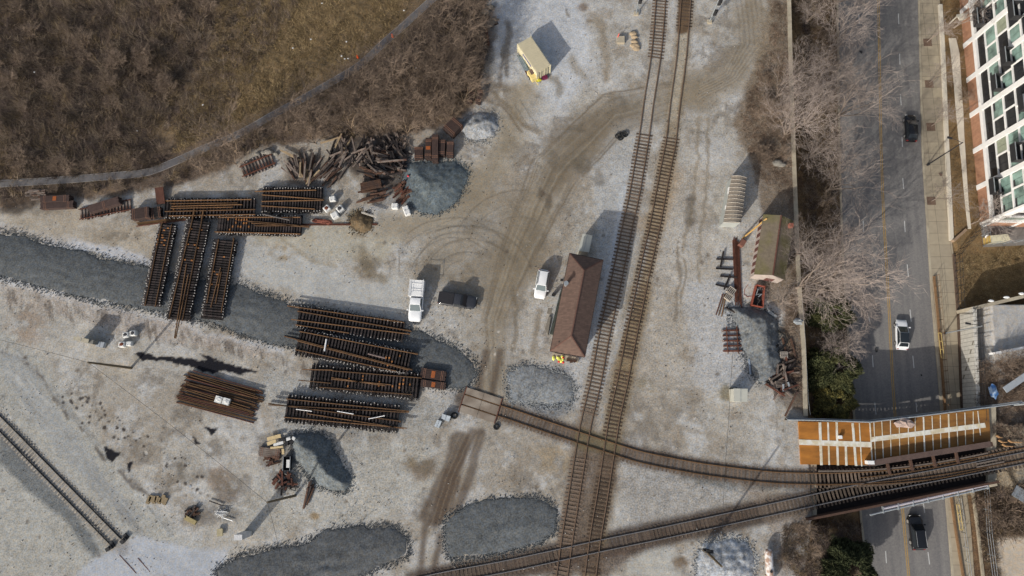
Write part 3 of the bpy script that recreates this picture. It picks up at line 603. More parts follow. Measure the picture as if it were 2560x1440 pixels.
pile((714,1020),(998,1047),3.8,33,[(1.3,1.2,0,1.08),(0.4,-0.3,-0.15,1.02),(0.2,1.0,-0.15,1.05),(-1.3,-1.2,0,1.08),(-0.5,-1.3,0.2,1.05)],'with three pale bars on it',TP,3,seed=10)
panel((1032,963),(1052,966),3.8,0.1,3,[],'short end piece of track panel right of the pile by the strapped bundles','short track panels',seed=12)
panel((604,430),(684,397),2.6,0.1,10,[(-0.85,-0.85,-0.02,1.02),(0.75,0.75,0,1)],'small ladder like track panel tilted up beside the brush','short track panels',tiem=M_TIEG,railm=M_RUSTD,seed=13)
panel((200,537),(330,512),2.0,0.05,16,[(-0.8,-0.8,0,1),(0.8,0.8,0,1)],'worn brown track panel left of the dark tie bundle with bare ties','short track panels',tiem=M_TIEG,railm=M_RUSTD,seed=14)
panel((1828,820),(1832,884),2.6,0.05,5,[(-0.75,-0.75,-0.05,1),(0.75,0.75,-0.05,1)],'square rust brown track panel left of the heap of dark stone by the wall','short track panels',tiem=M_RUSTD,railm=M_RUSTD,seed=15)
for (p, q) in (((1803,851),(1873,852)),((1803,874),(1868,877))):
    pass
# pipes and pale bars on the piles
def rod(p, q, r, z, m, name, label, cat, group=None, z2=None):
    A, B = P(*p, z), P(*q, z if z2 is None else z2); return solo(name, MB().tube([A, B], r, 8), m, label, cat, group)
ZT = 1.35
rod((816,848),(811,878),0.12,1.75,M_WHITE,'white_pipe','short white pipe lying across the second pile of the right hand row','pipe')
rod((740,1023),(780,1028),0.06,1.22,M_WHITE,'pale_bar','left of the three pale bars on the lowest pile of track panels','bar','pale bars on track panels')
rod((843,1028),(884,1035),0.06,1.22,M_WHITE,'pale_bar','middle of the three pale bars on the lowest pile of track panels','bar','pale bars on track panels')
rod((921,1047),(962,1039),0.06,1.22,M_WHITE,'pale_bar','right hand of the three pale bars on the lowest pile of track panels','bar','pale bars on track panels')
rod((920,884),(963,895),0.13,1.75,mat('dull brown pipe', C(110,96,92)),'brown_pipe','dull brown pipe lying in the second pile of the right hand row','pipe')
rod((656,535),(724,550),0.12,1.3,mat('grey beam', C(90,86,84)),'grey_beam','grey beam lying slantwise on the pile of panels with orange plates','beam')

# ------------------------------------------------------------ strapped tie bundles
def bundle(p, q, wd, ht, label, z=0.0, m=None, n=6, straps=(0.15, 0.85), orange=False, group='strapped bundles of ties'):
    A, B = P(*p, z), P(*q, z); d = (B-A).normalized(); L = (B-A).length; rz = math.atan2(d.y, d.x)
    t = thing('tie_bundle', (A+B)/2, rz, label, 'tie bundle', group); rr = random.Random(int(p[0]*7+p[1])); mb = MB()
    rows = max(1, round(ht/0.24))
    for i in range(n):
        for j in range(rows):
            mb.box((rr.uniform(-0.06, 0.06), (i-(n-1)/2)*wd/n, (j+0.5)*ht/rows), (L+rr.uniform(-0.1, 0.1), wd/n*0.9, ht/rows*0.93))
    mk('timbers', mb, m or M_TIEB, t)
    for f_ in straps:
        x = (f_-0.5)*L; sb = MB()
        for xx in (x-0.12, x+0.12): sb.box((xx, 0, ht/2), (0.04, wd+0.03, ht+0.03))
        mk('strap', sb, mat('steel strap', C(150,112,92), 0.6, 0.2, 4), t)
    if orange: mk('paint_mark', MB().box((0, 0, ht+0.005), (0.55, wd*0.7, 0.03)), mat('orange paint mark', C(150,84,44), 0.8, 0.4, 9), t)
    return t
MB1 = mat('dark brown bundle timber', C(70,56,52), 0.9, 0.3, 2.5, rand=0.25)
bundle((1049,372),(1049,402),1.3,1.0,'left most strapped bundle of ties above the round stone heap',m=MB1)
bundle((1074,352),(1072,402),0.95,1.2,'strapped bundle with an orange mark beside the left most one above the round stone heap',orange=True,m=MB1)
bundle((1091,345),(1090,410),0.95,1.5,'longest strapped bundle in the row above the round stone heap',m=MB1)
bundle((1108,356),(1106,394),0.95,1.2,'fourth strapped bundle in the row above the round stone heap',m=MB1)
bundle((1128,360),(1126,396),1.0,1.2,'right most strapped bundle in the row above the round stone heap',m=MB1)
bundle((1148,312),(1122,338),2.0,1.6,'tilted strapped bundle of ties next to the pale stone heap',m=MB1, n=8)
bundle((1182,232),(1174,262),0.8,0.7,'left of two narrow bundles of ties near the pale heap and trees',m=MB1,n=4)
bundle((1202,230),(1195,262),0.8,0.9,'right of two narrow bundles of ties near the pale heap and trees',m=MB1,n=4)
bundle((112,503),(184,500),1.0,1.1,'upper of two long brown bundles below the path, with an orange mark',m=MB1,orange=True,n=5)
bundle((110,518),(192,514),1.1,0.9,'lower of two long brown bundles below the path',m=MB1,n=5)
bundle((230,527),(305,504),1.2,0.9,'slanted brown bundle lying on the worn track panel',z=0.3,m=MB1,n=6,straps=(0.5,))
bundle((338,541),(382,535),1.7,1.2,'broad bundle at the left end of the pile with many loose rails',m=MB1,n=7)
bundle((384,536),(408,532),1.6,0.8,'small dark bundle between the broad bundle and the track panels',m=M_TIED,n=6)
bundle((1054,932),(1116,942),1.4,0.9,'upper of two round topped bundles at the end of the gravel bed',m=MB1,orange=True,n=6)
bundle((1054,958),(1116,966),1.0,0.8,'lower of two round topped bundles at the end of the gravel bed',m=MB1,orange=True,n=5)
bundle((650,1128),(702,1134),1.3,0.5,'low rack of grey brown ties at the scrap heap by the small stone heap',m=M_TIEG,n=5,group=None)
bundle((905,472),(955,462),1.2,1.0,'neat pack of tan brown ties below the tangled timber',m=M_TIEB,n=4,group=None,straps=())
solo('steel_plate', MB().box(P(400,489,0.6), (1.3,2.6,0.12), 0.15, 0.15), M_RUSTD, 'flat rust brown steel plate leaning above the pile with loose rails', 'plate')

# ------------------------------------------------------------ tangled loose ties
LT = {}
def loose(px_, py_, ang, ln, z, m, label, group, tilt=0.0, name='loose_tie'):
    key = (m.name, round(ln*2)/2)
    if key not in LT:
        o = mk('loose_tie', MB().box((0,0,0), (key[1], 0.23, 0.19)), m); LT[key] = o.data; bpy.data.objects.remove(o)
    o = bpy.data.objects.new(name, LT[key]); SC.collection.objects.link(o); p = P(px_, py_, z)
    o.location = p; o.rotation_euler = (0, tilt, ang); return tagp(o, label, 'railroad tie' if 'tie' in name else 'scrap', group)
def heap(n, cx, cy, rx, ry, ang, da, label, group, zmax=1.2, mats=(M_TIEG, M_TIEB, M_TIED), ln=(1.8, 2.9), fan=None, seed=1):
    nm_ = 'scrap_piece' if seed in (7, 11, 12) else ('scrap_timber' if seed in (13, 14) else 'loose_tie')
    rr = random.Random(seed)
    for k in range(n):
        while True:
            u, v = rr.uniform(-1, 1), rr.uniform(-1, 1)
            if u*u+v*v <= 1: break
        px_, py_ = cx+u*rx, cy+v*ry; h = zmax*(1-0.7*(u*u+v*v)); z = 0.12+rr.random()*h
        if fan: a = math.atan2(-(py_-fan[1]), px_-fan[0])+rr.gauss(0, da)
        else: a = ang+rr.gauss(0, da)
        loose(px_, py_, a, rr.uniform(*ln), z, rr.choice(mats), label, group, rr.uniform(-0.16, 0.16), nm_)
heap(38, 762, 425, 46, 34, 0, 0.14, 'weathered tie in the fan shaped heap above the track panels', 'ties in the fan shaped heap', 1.1, (M_TIEG, M_TIEB, M_TIEG, mat('pale old timber', C(160,140,112), 0.9, 0.3, 3)), fan=(765,475), seed=2)
heap(30, 835, 425, 26, 34, 0.85, 0.12, 'dark tie in the slanting row right of the fan shaped heap', 'ties in the slanting row', 0.8, (M_TIEB, M_TIED, M_TIEG), seed=3)
heap(62, 885, 378, 62, 32, 1.4, 0.5, 'grey tie sticking out of the top of the tangled timber heap', 'ties at the top of the tangle', 1.6, (M_TIEG, M_TIEG, M_TIED), seed=4)
heap(64, 948, 412, 54, 40, -0.4, 0.35, 'brown tie in the middle of the tangled timber heap', 'ties in the middle of the tangle', 1.3, (M_TIEB, M_TIED, M_TIEG), seed=5)
heap(50, 985, 385, 32, 44, -1.0, 0.5, 'dark grey tie at the right end of the tangled timber heap', 'ties at the right of the tangle', 1.3, (M_TIEG, M_TIED, M_TIED), (1.5, 2.8), seed=6)
heap(26, 1010, 480, 26, 24, 0.7, 0.35, 'rust brown scrap timber beside the left edge of the round stone heap', 'scrap by the round stone heap', 0.6, (M_TIEB, M_RUSTD), (0.8, 2.2), seed=7)
heap(16, 930, 490, 26, 26, 0.28, 0.08, 'tan tie lying along the neat pack below the tangle', 'ties of the neat pack', 0.7, (M_TIEB,), (2.3, 2.6), seed=8)
heap(12, 96, 487, 20, 14, 0.06, 0.06, 'loose old tie beside the long brown bundles under the path', 'ties under the path', 0.5, (M_TIEG, M_TIEB), seed=9)
heap(7, 770, 1238, 8, 14, 1.25, 0.08, 'dark tie lying in a row below the small stone heap', 'ties below the small stone heap', 0.4, (M_TIED, M_TIEB), (2.4, 2.8), seed=10)
heap(26, 708, 1206, 26, 24, 1.2, 0.7, 'rusty scrap piece in the heap by the small dark stone heap', 'rusty scrap pieces', 0.5, (M_RUSTD, M_RUSTD, M_TIED), (0.7, 1.9), seed=11)
heap(16, 675, 1150, 20, 14, 0.1, 0.5, 'short rusty scrap piece under the grey brown rack', 'short rusty scrap', 0.4, (M_RUSTD, M_TIEB), (0.6, 1.8), seed=12)
heap(14, 478, 1282, 18, 12, 0.7, 0.5, 'short brown timber offcut in the small rubbish heap', 'offcuts in the rubbish heap', 0.3, (M_TIED, M_TIEB), (0.6, 1.6), seed=13)
heap(34, 1955, 935, 34, 52, 0.8, 0.9, 'scrap timber in the heap beside the long concrete wall', 'scrap timber by the wall', 0.8, (M_TIEG, M_TIED, M_RUSTD, M_TIEG), (1.0, 2.8), seed=14)
heap(8, 1813, 1150-500, 14, 24, 0.0, 0.12, 'dark tie lying across another beside the narrow rail stack', 'crossed ties by the narrow rail stack', 0.1, (M_TIED,), (2.4, 2.6), seed=15) if False else None
for (x, y, a) in ((1812,648,-0.02),(1811,672,-0.05),(1805,648,1.33),(1822,692,-0.1),(1818,705,1.15),(1810,716,-0.25)):
    loose(x, y, a, 2.4, 0.15 if abs(a) < 1 else 0.36, M_TIED, 'dark tie lying crosswise left of the narrow rail stack', 'crossed ties by the narrow rail stack')
for (x, y, a, l) in ((828,350,0.3,3.5),(846,352,1.2,2.5),(868,362,1.1,2.8),(725,388,-0.5,3.4),(725,386,-0.5,2)):
    loose(x, y, a, l, 0.5, mat('pale old timber', (0.3,0.3,0.3)), 'pale timber lying loose at the edge of the brush above the heaps', 'pale timbers by the brush')
loose(980, 402, 0.08, 4.5, 1.5, M_TIEG, 'long thin grey pole across the tangle', None, name='timber_pole')
loose(923, 537, -0.32, 2.6, 1.1, mat('bleached timber', C(176,170,160)), 'bleached timber lying on the brown earth mound', None, name='bleached_timber')
for (x, y, l) in ((1961,866,2.5),(1983,870,2.8),(1978,1010,4)):
    loose(x, y, -1.4 if x != 1978 else 1.05, l, 0.2, M_TIEB, 'long brown plank lying along the concrete wall', 'planks by the wall')

# ------------------------------------------------------------ heaps and beds of crushed stone
MOUNDS = []
def mound(pts, h, edge, col, label, cat, seed=0, peak=None, z0=0.0, name='stone_heap', rough=0.1, step=0.22, group=None, furrow=None, ramp=0.05):
    MOUNDS.append((pts, col)); w2 = [P(a, b, z0) for a, b in pts]; xs = [p.x for p in w2]; ys = [p.y for p in w2]
    ax = np.arange(min(xs)-0.8, max(xs)+0.8, step); ay = np.arange(min(ys)-0.8, max(ys)+0.8, step); A, B = np.meshgrid(ax, ay)
    jx = fbm(A, B, 4, seed+1)*0.7+fbm(A, B, 0.5, seed+2)*0.3; jy = fbm(A, B, 4, seed+3)*0.7+fbm(A, B, 0.5, seed+4)*0.3
    d = pdist(A+jx, B+jy, [(p.x, p.y) for p in w2]); s = np.clip(d/edge, 0, 1)
    z = h*(s*(2-s)) if peak is None else h*np.minimum(1, s)**0.9
    if furrow:
        fa, fs = math.radians(furrow[0]), furrow[1]; u = A*math.sin(fa)-B*math.cos(fa)+fbm(A, B, 8, seed+9)*2.4
        z = z+(np.sin(u*2*math.pi/fs)*ramp)*s*sstep(0.0, 0.6, fbm(A, B, 7, seed+10)+0.1)
    z = z*(1+(0.25 if peak else 0.1)*fbm(A, B, 3, seed+5))+(rough if peak else 0.035)*fbm(A, B, 0.8, seed+6)*sstep(0, 0.5, s)+0.01+z0
    z = np.where(d < 0, z0-0.12, z+0.02)
    keep = d > -0.45; idx = -np.ones(A.shape, int); idx[keep] = np.arange(keep.sum()); vs = np.stack([A[keep], B[keep], z[keep]], -1)
    q = np.stack([idx[:-1,:-1], idx[:-1,1:], idx[1:,1:], idx[1:,:-1]], -1).reshape(-1, 4); q = q[(q >= 0).all(1)]
    mb = MB(); mb.v = [tuple(map(float, v)) for v in vs]; mb.f = [tuple(map(int, f)) for f in q]
    return solo(name, mb, mat_grain('stone %s' % str(col), False, col), label, cat, group, smooth=True)
DG = C(91,95,97); DG2 = C(92,98,104); DGB = C(104,112,118)
mound([(-60,570),(0,580),(60,590),(160,620),(280,650),(380,670),(440,690),(600,712),(740,765),(1050,832),(1140,868),(1190,905),(1192,940),(1165,972),(1080,968),(1040,950),(1000,900),(860,885),(740,865),(640,850),(560,818),(400,778),(260,757),(140,730),(0,692),(-60,680)], 0.3, 3.2, DG, 'long bed of dark grey crushed stone running under the track panels', 'gravel bed', 10, furrow=(-14,1.7))
mound([(1016,410),(1040,402),(1100,405),(1140,400),(1168,425),(1160,470),(1135,510),(1090,533),(1050,530),(1020,505),(1012,450)], 1.3, 4.2, C(94,103,107), 'round heap of blue grey crushed stone below the strapped bundles', 'stone heap', 20, 1)
mound([(1818,765),(1860,768),(1920,775),(1945,800),(1945,850),(1950,900),(1935,940),(1905,960),(1870,930),(1860,885),(1848,840),(1830,800)], 1.7, 2.4, C(108,112,114), 'heap of dark stone between the square track panel and the concrete wall', 'stone heap', 30, 1, rough=0.3)
mound([(735,1088),(770,1078),(800,1082),(825,1100),(838,1130),(850,1160),(880,1200),(865,1230),(830,1225),(790,1210),(760,1180),(735,1150)], 1.7, 2.4, C(104,110,112), 'dark stone heap beside the scrap of boards and boxes at the lower middle', 'stone heap', 40, 1, rough=0.25)
mound([(540,1425),(600,1388),(700,1368),(760,1362),(820,1332),(900,1317),(985,1316),(1022,1350),(1020,1390),(960,1415),(900,1440),(850,1480),(540,1500)], 0.38, 3.4, C(91,94,96), 'broad furrowed bed of dark crushed stone at the lower left of the dirt ruts', 'gravel bed', 50, furrow=(12,2.1), ramp=0.13)
mound([(1110,1300),(1160,1272),(1220,1254),(1290,1246),(1360,1246),(1388,1275),(1388,1330),(1345,1358),(1260,1382),(1180,1395),(1125,1398),(1112,1350)], 0.28, 3.0, C(95,99,101), 'bed of dark crushed stone between the dirt ruts and the two long tracks', 'gravel bed', 60, furrow=(5,2.4))
mound([(1165,295),(1200,282),(1235,285),(1245,310),(1225,345),(1190,358),(1160,345),(1150,320)], 1.4, 2.6, C(148,151,153), 'pale whitish stone heap right of the tilted strapped bundle', 'stone heap', 70, 1, rough=0.3)
mound([(1742,1400),(1760,1360),(1820,1345),(1870,1355),(1888,1400),(1880,1460),(1750,1470)], 0.9, 2.4, C(158,163,168), 'pale bluish stone heap at the foot of the utility pole near the white tank', 'stone heap', 80, 1, rough=0.3)
mound([(872,548),(890,530),(915,530),(930,550),(920,575),(890,578),(875,565)], 1.0, 1.6, C(104,90,70), 'small brown earth mound with a bleached timber on it', 'earth mound', 90, 1, rough=0.3, name='earth_mound')
mound([(1270,925),(1310,915),(1400,930),(1430,950),(1430,1005),(1380,1015),(1275,1000)], 0.22, 2.5, C(128,132,134), 'thin spread of dark crushed stone just below the station', 'gravel bed', 95)

# ------------------------------------------------------------ vehicles
def wheel(parent, x, y, r=0.36, wd=0.24, sy=1):
    o = mk('wheel', MB().tube([(x, y-wd/2, r), (x, y+wd/2, r)], r, 16), M_TYRE, parent); mk('rim', MB().tube([(x, y+sy*(wd/2-0.02), r), (x, y+sy*(wd/2+0.015), r)], r*0.66, 12), M_RIM, o)
def car(px_, py_, qx, qy, z, L, Wd, Ht, kind, paint, label, group=None, glass=None, rails_=False, cap=False, covered=False, sunroof=False):
    """rear photo point, front photo point (roof level)"""
    glass = glass or M_GLASS
    A, B = P(px_, py_, z+0.9), P(qx, qy, z+0.9); c = (A+B)/2; c.z = z; rz = heading(A, B)
    t = thing({'suv':'parked_car','pickup':'pickup_truck','sedan':'moving_car'}[kind] if group is None else 'moving_car', c, rz, label, 'pickup truck' if kind == 'pickup' else 'car', group)
    h = L/2; w_ = Wd/2; hb = 0.98 if kind != 'sedan' else 0.88
    if kind == 'pickup': hb = 1.12
    mb = MB().loft([(-h,w_*0.86,0.45,hb*0.80),(-h+0.08,w_*0.93,0.32,hb*0.95),(-h+0.5,w_*0.99,0.28,hb*1.0),(-h*0.4,w_,0.26,hb*1.0),(h*0.25,w_,0.26,hb*1.0),(h-1.0,w_*0.99,0.27,hb*0.98),(h-0.45,w_*0.95,0.28,hb*0.92),(h-0.12,w_*0.84,0.32,hb*0.80),(h,w_*0.66,0.42,hb*0.68)], 16)
    body = mk('body', mb, paint, t, smooth=True)
    if kind == 'pickup': xb, xr0, xr1, xf = -h*0.16, -h*0.11, h*0.20, h*0.50
    elif kind == 'suv': xb, xr0, xr1, xf = -h+0.12, -h+0.42, h*0.16, h*0.50
    else: xb, xr0, xr1, xf = -h+0.2, -h+0.95, h*0.08, h*0.54
    wb, wt = w_*0.93, w_*0.74; zb, zt = hb-0.03, Ht-0.03
    def bl(x, y, zz): return Vector((x, y, zz))
    cb = MB(); vs = [bl(xb,-wb,zb),bl(xf,-wb*0.97,zb),bl(xf,wb*0.97,zb),bl(xb,wb,zb),bl(xr0,-wt,zt),bl(xr1,-wt,zt),bl(xr1,wt,zt),bl(xr0,wt,zt)]
    cb.add(vs, [(3,2,1,0),(4,5,6,7),(0,1,5,4),(1,2,6,5),(2,3,7,6),(3,0,4,7)]); mk('cabin', cb, paint, t)
    def lerp(a, b, k): return a+(b-a)*k
    def pane(nm, a, b, c_, d_, u0, u1, v0, v1, m=None):
        pt = lambda u, v: lerp(lerp(a, b, u), lerp(d_, c_, u), v)
        mk(nm, MB().quadslab(pt(u0,v0), pt(u1,v0), pt(u1,v1), pt(u0,v1), 0.025), m or glass, t)
    pane('windscreen', vs[1], vs[2], vs[6], vs[5], 0.05, 0.95, 0.04, 0.94)
    pane('rear_window', vs[3], vs[0], vs[4], vs[7], 0.07, 0.93, 0.25, 0.92)
    pane('side_window', vs[0], vs[1], vs[5], vs[4], 0.06, 0.94, 0.1, 0.9); pane('side_window', vs[2], vs[3], vs[7], vs[6], 0.06, 0.94, 0.1, 0.9)
    rb = MB(); n = 9
    for i in range(2):
        pass
    rx0, rx1 = xr0-0.02, xr1+0.02; rv = []; rf = []
    for i in range(6):
        for j in range(5):
            u, v = i/5, j/4; rv.append((lerp(rx0, rx1, u), lerp(-wt, wt, v)*1.01, zt+0.005+0.055*(1-(2*u-1)**2)**0.5*(1-(2*v-1)**4)))
    for i in range(5):
        for j in range(4): rf.append((i*5+j, i*5+j+1, i*5+j+6, i*5+j+5))
    rb.add(rv, rf); mk('roof', rb, M_GLASS if sunroof else paint, t, smooth=True)
    if rails_:
        for s in (-1, 1): mk('roof_rail', MB().tube([(xr0+0.15, s*wt*0.93, zt+0.09), (xr1-0.1, s*wt*0.93, zt+0.09)], 0.03, 6), M_RIM if paint is not M_CARWHITE else M_BLACK, t)
    for s in (-1, 1):
        mk('mirror', MB().box((xf-0.12, s*(w_+0.11), hb+0.1), (0.16, 0.24, 0.16)), paint, t)
        mk('headlight', MB().box((h-0.19, s*w_*0.66, hb*0.68), (0.3, 0.3, 0.14), 0, 0, 0.1), M_LAMPW, t)
        mk('taillight', MB().box((-h+0.04, s*w_*0.74, hb*0.78), (0.1, 0.28, 0.2)), M_LAMPR, t)
        for x in (-h*0.60, h*0.62): wheel(t, x, s*(w_-0.1), 0.40 if kind != 'sedan' else 0.34, 0.24, s)
    mk('front_bumper', MB().box((h-0.06, 0, 0.42), (0.2, Wd*0.78, 0.2)), paint if kind != 'pickup' else M_BLACK, t)
    mk('rear_bumper', MB().box((-h+0.0, 0, 0.45), (0.16, Wd*0.84, 0.2)), paint if kind != 'pickup' else M_RIM, t)
    if kind == 'pickup' and not cap:
        mk('bed_cover', MB().box((-h*0.59, 0, hb+0.01), (h*0.78, Wd*0.84, 0.06)), mat('black vinyl', (0.022,0.022,0.026), 0.85, 0.1, 3), t)
        mk('tailgate', MB().box((-h+0.06, 0, hb*0.78), (0.1, Wd*0.82, 0.4)), paint, t)
    if cap:
        cx0, cx1 = -h-0.05, -h*0.20
        cp = mk('utility_body', MB().box(((cx0+cx1)/2, 0, 1.15), (cx1-cx0, Wd*1.04, 0.95)), paint, t)
        mk('utility_lid', MB().box(((cx0+cx1)/2, 0, 1.64), (cx1-cx0+0.04, Wd*0.72, 0.05)), M_WHITE, t)
        for s in (-1, 1): mk('side_locker', MB().box(((cx0+cx1)/2, s*Wd*0.45, 1.67), (cx1-cx0, Wd*0.13, 0.09)), mat('grey white panel', (0.55,0.56,0.57), 0.5, 0.05), t)
        for x in (cx0+0.5, cx0+1.3): mk('roof_bar', MB().box((x, 0, 1.69), (0.05, Wd*0.9, 0.06)), mat('grey white panel', (0.5,0.5,0.5)), t)
        # ladder rack over the back
        rk = MB()
        for s in (-1, 1):
            for x in (cx0+0.1, cx1-0.1): rk.tube([(x, s*w_, 1.6), (x, s*w_, 2.15)], 0.03, 6)
            rk.tube([(cx0-0.1, s*w_, 2.15), (cx1+0.1, s*w_, 2.15)], 0.03, 6)
        for x in (cx0+0.1, cx1-0.1): rk.tube([(x, -w_, 2.15), (x, w_, 2.15)], 0.03, 6)
        mk('ladder_rack', rk, M_WHITE, t)
    mk('grille', MB().box((h-0.03, 0, hb*0.55), (0.06, Wd*0.5, 0.2)), M_BLACK, t)
    return t
car(1045,704,1036,803,0,6.0,2.02,1.85,'pickup',M_CARWHITE,'white pickup truck with a boxy utility body parked beside the stacked track', glass=M_GLASS2, cap=True)
car(1097,743,1190,757,0,5.7,2.0,1.85,'pickup',M_CARDARK,'dark grey pickup truck with a black bed cover parked across the yard', rails_=False)
car(1360,678,1349,741,0,4.3,1.85,1.68,'suv',M_CARWHITE,'small white car with black roof rails parked left of the station', glass=M_GLASS2, rails_=True)
car(2258,872,2256,800,ZR,4.5,1.82,1.45,'sedan',M_CARWHITE,'white car with black glass driving up the sunlit part of the road','cars on the road', sunroof=True)
car(2281,352,2278,284,ZR,4.5,1.82,1.45,'sedan',M_CARBLACK,'black car driving in the tree shade at the top of the road','cars on the road')
car(2299,1370,2289,1293,ZR,4.8,1.92,1.72,'suv',M_CARBLACK,'black car with silver roof rails and rims on the road below the bridge','cars on the road', rails_=True)

# ------------------------------------------------------------ road, kerbs, markings, pavement
def strip(pa, pb, z, zt=0.004, n=60, sub=None):
    """sheet between two photo polylines at height z"""
    ya = sorted([(p.y, p.x) for p in poly(pa, z)]); yb = sorted([(p.y, p.x) for p in poly(pb, z)])
    y0 = max(ya[0][0], yb[0][0]); y1 = min(ya[-1][0], yb[-1][0]); mb = MB(); ys = np.linspace(y0, y1, n)
    xa = np.interp(ys, *zip(*ya)); xb = np.interp(ys, *zip(*yb))
    for y, a, b in zip(ys, xa, xb): mb.v += [(a, y, z), (b, y, z)]
    mb.f = [(2*i, 2*i+1, 2*i+3, 2*i+2) for i in range(n-1)]; return mb
def wallstrip(pa, w_m, z0, z1, n=60):
    pts = sorted([(p.y, p.x) for p in poly(pa, z1)]); ys = np.linspace(pts[0][0], pts[-1][0], n); xs = np.interp(ys, *zip(*pts)); mb = MB()
    for i, (x, y) in enumerate(zip(xs, ys)): mb.v += [(x, y, z0), (x+w_m, y, z0), (x+w_m, y, z1), (x, y, z1)]
    for i in range(n-1):
        for k in range(4): e = 4*i; mb.f.append((e+k, e+(k+1) % 4, e+4+(k+1) % 4, e+4+k))
    e = 4*(n-1); mb.f += [(0,1,2,3), (e+3,e+2,e+1,e)]; return mb
KL = [(2090,-300),(2096,0),(2101,380),(2107,560),(2112,680),(2135,1000),(2155,1290),(2163,1360),(2170,1440),(2190,1700)]
KR = [(2285,-300),(2296,0),(2305,380),(2317,560),(2328,740),(2350,1000),(2364,1250),(2380,1440),(2400,1700)]
YC = [(2190,-300),(2196,0),(2203,380),(2209,540),(2221,740),(2232,960),(2241,1080),(2256,1270),(2272,1440),(2295,1700)]
def mat_road():
    m = bpy.data.materials.new('asphalt'); m.use_nodes = True; n = m.node_tree; L = n.links; b = n.nodes['Principled BSDF']; b.inputs['Roughness'].default_value = 0.85
    tc = n.nodes.new('ShaderNodeTexCoord'); mp = n.nodes.new('ShaderNodeMapping'); mp.inputs['Scale'].default_value = (1.0, 0.06, 1); mp.inputs['Rotation'].default_value = (0, 0, 0.02)
    a = n.nodes.new('ShaderNodeTexNoise'); a.inputs['Scale'].default_value = 1.3; a.inputs['Detail'].default_value = 6
    L.new(tc.outputs['Object'], mp.inputs[0]); L.new(mp.outputs[0], a.inputs[0]); c = n.nodes.new('ShaderNodeTexNoise'); c.inputs['Scale'].default_value = 5; c.inputs['Detail'].default_value = 5; L.new(tc.outputs['Object'], c.inputs[0])
    ad = n.nodes.new('ShaderNodeMath'); ad.operation = 'ADD'; L.new(a.outputs['Fac'], ad.inputs[0]); L.new(c.outputs['Fac'], ad.inputs[1])
    r = n.nodes.new('ShaderNodeValToRGB'); r.color_ramp.elements[0].position = 0.38; r.color_ramp.elements[0].color = (*C(110,108,108), 1); r.color_ramp.elements[1].position = 0.62; r.color_ramp.elements[1].color = (*C(134,131,127), 1)
    h = n.nodes.new('ShaderNodeMath'); h.operation = 'MULTIPLY'; h.inputs[1].default_value = 0.5; L.new(ad.outputs[0], h.inputs[0]); L.new(h.outputs[0], r.inputs[0]); L.new(r.outputs[0], b.inputs['Base Color']); return m
o = mk('road', strip(KL, KR, ZR), mat_road()); o['kind'] = 'structure'
o = mk('kerb', wallstrip(KL, -0.3, ZR-0.3, ZR+0.14), M_CONC); o['kind'] = 'structure'
o = mk('kerb', wallstrip(KR, 0.3, ZR-0.3, ZR+0.14), M_CONC); o['kind'] = 'structure'
M_YEL = mat('worn yellow line', C(172,140,80), 0.8, 0.25, 3); M_LINE = mat('worn white line', C(196,196,194), 0.8, 0.15, 3)
for s in (-0.13, 0.13):
    o = mk('road_marking', wallstrip(YC, 0.12, ZR+0.002, ZR+0.006), M_YEL); o.location.x = s-0.06; o['kind'] = 'structure'
lane = MB()
for (x0, y0, x1, y1) in ((2147,34,2148,60),(2246,34,2247,60),(2249,134,2250,161),(2251,236,2253,263),(2255,342,2256,367),(2257,445,2259,472),(2261,552,2263,580),(2158,552,2159,580),(2268,661,2271,692),(2275,774,2278,804),(2172,791,2174,804),(2181,888,2183,918),(2282,889,2285,920),(2187,1006,2190,1036),(2290,1006,2292,1030),(2307,1250,2312,1282),(2214,1378,2216,1408),(2320,1380,2324,1411),(2142,-50,2143,-20),(2243,-60,2244,-30)):
    lane.beam(P(x0, y0, ZR+0.006), P(x1, y1, ZR+0.006), 0.13, 0.006)
o = mk('road_marking', lane, M_LINE); o['kind'] = 'structure'
for i, (x, y, r_) in enumerate(((2189,875,0.36),(2151,131,0.3),(2303,938,0.15))):
    solo('manhole_cover', MB().tube([P(x, y, ZR+0.004), P(x, y, ZR+0.03)], r_, 20), M_BLACKSTEEL, ('round manhole cover in the road left of the white car','round manhole cover in the road near the top left lane','small dark valve cover in the shaded right lane')[i], 'manhole cover', 'covers in the road')
def mat_pave():
    m = bpy.data.materials.new('pavement slabs'); m.use_nodes = True; n = m.node_tree; L = n.links; b = n.nodes['Principled BSDF']; b.inputs['Roughness'].default_value = 0.9
    tc = n.nodes.new('ShaderNodeTexCoord'); br = n.nodes.new('ShaderNodeTexBrick'); br.offset = 0; br.inputs['Scale'].default_value = 1; br.inputs['Brick Width'].default_value = 1.75; br.inputs['Row Height'].default_value = 1.9
    br.inputs['Color1'].default_value = (*C(170,158,136), 1); br.inputs['Color2'].default_value = (*C(160,149,130), 1); br.inputs['Mortar'].default_value = (*C(120,110,94), 1); br.inputs['Mortar Size'].default_value = 0.03
    L.new(tc.outputs['Object'], br.inputs['Vector']); nz = n.nodes.new('ShaderNodeTexNoise'); nz.inputs['Scale'].default_value = 1.1; nz.inputs['Detail'].default_value = 6; L.new(tc.outputs['Object'], nz.inputs[0])
    mr = n.nodes.new('ShaderNodeMapRange'); mr.inputs['To Min'].default_value = 0.78; mr.inputs['To Max'].default_value = 1.2; L.new(nz.outputs['Fac'], mr.inputs[0])
    sc = n.nodes.new('ShaderNodeVectorMath'); sc.operation = 'SCALE'; L.new(br.outputs['Color'], sc.inputs[0]); L.new(mr.outputs[0], sc.inputs['Scale']); L.new(sc.outputs[0], b.inputs['Base Color']); return m
M_PAVE = mat_pave()
KR2 = [(a+5, b) for a, b in KR]
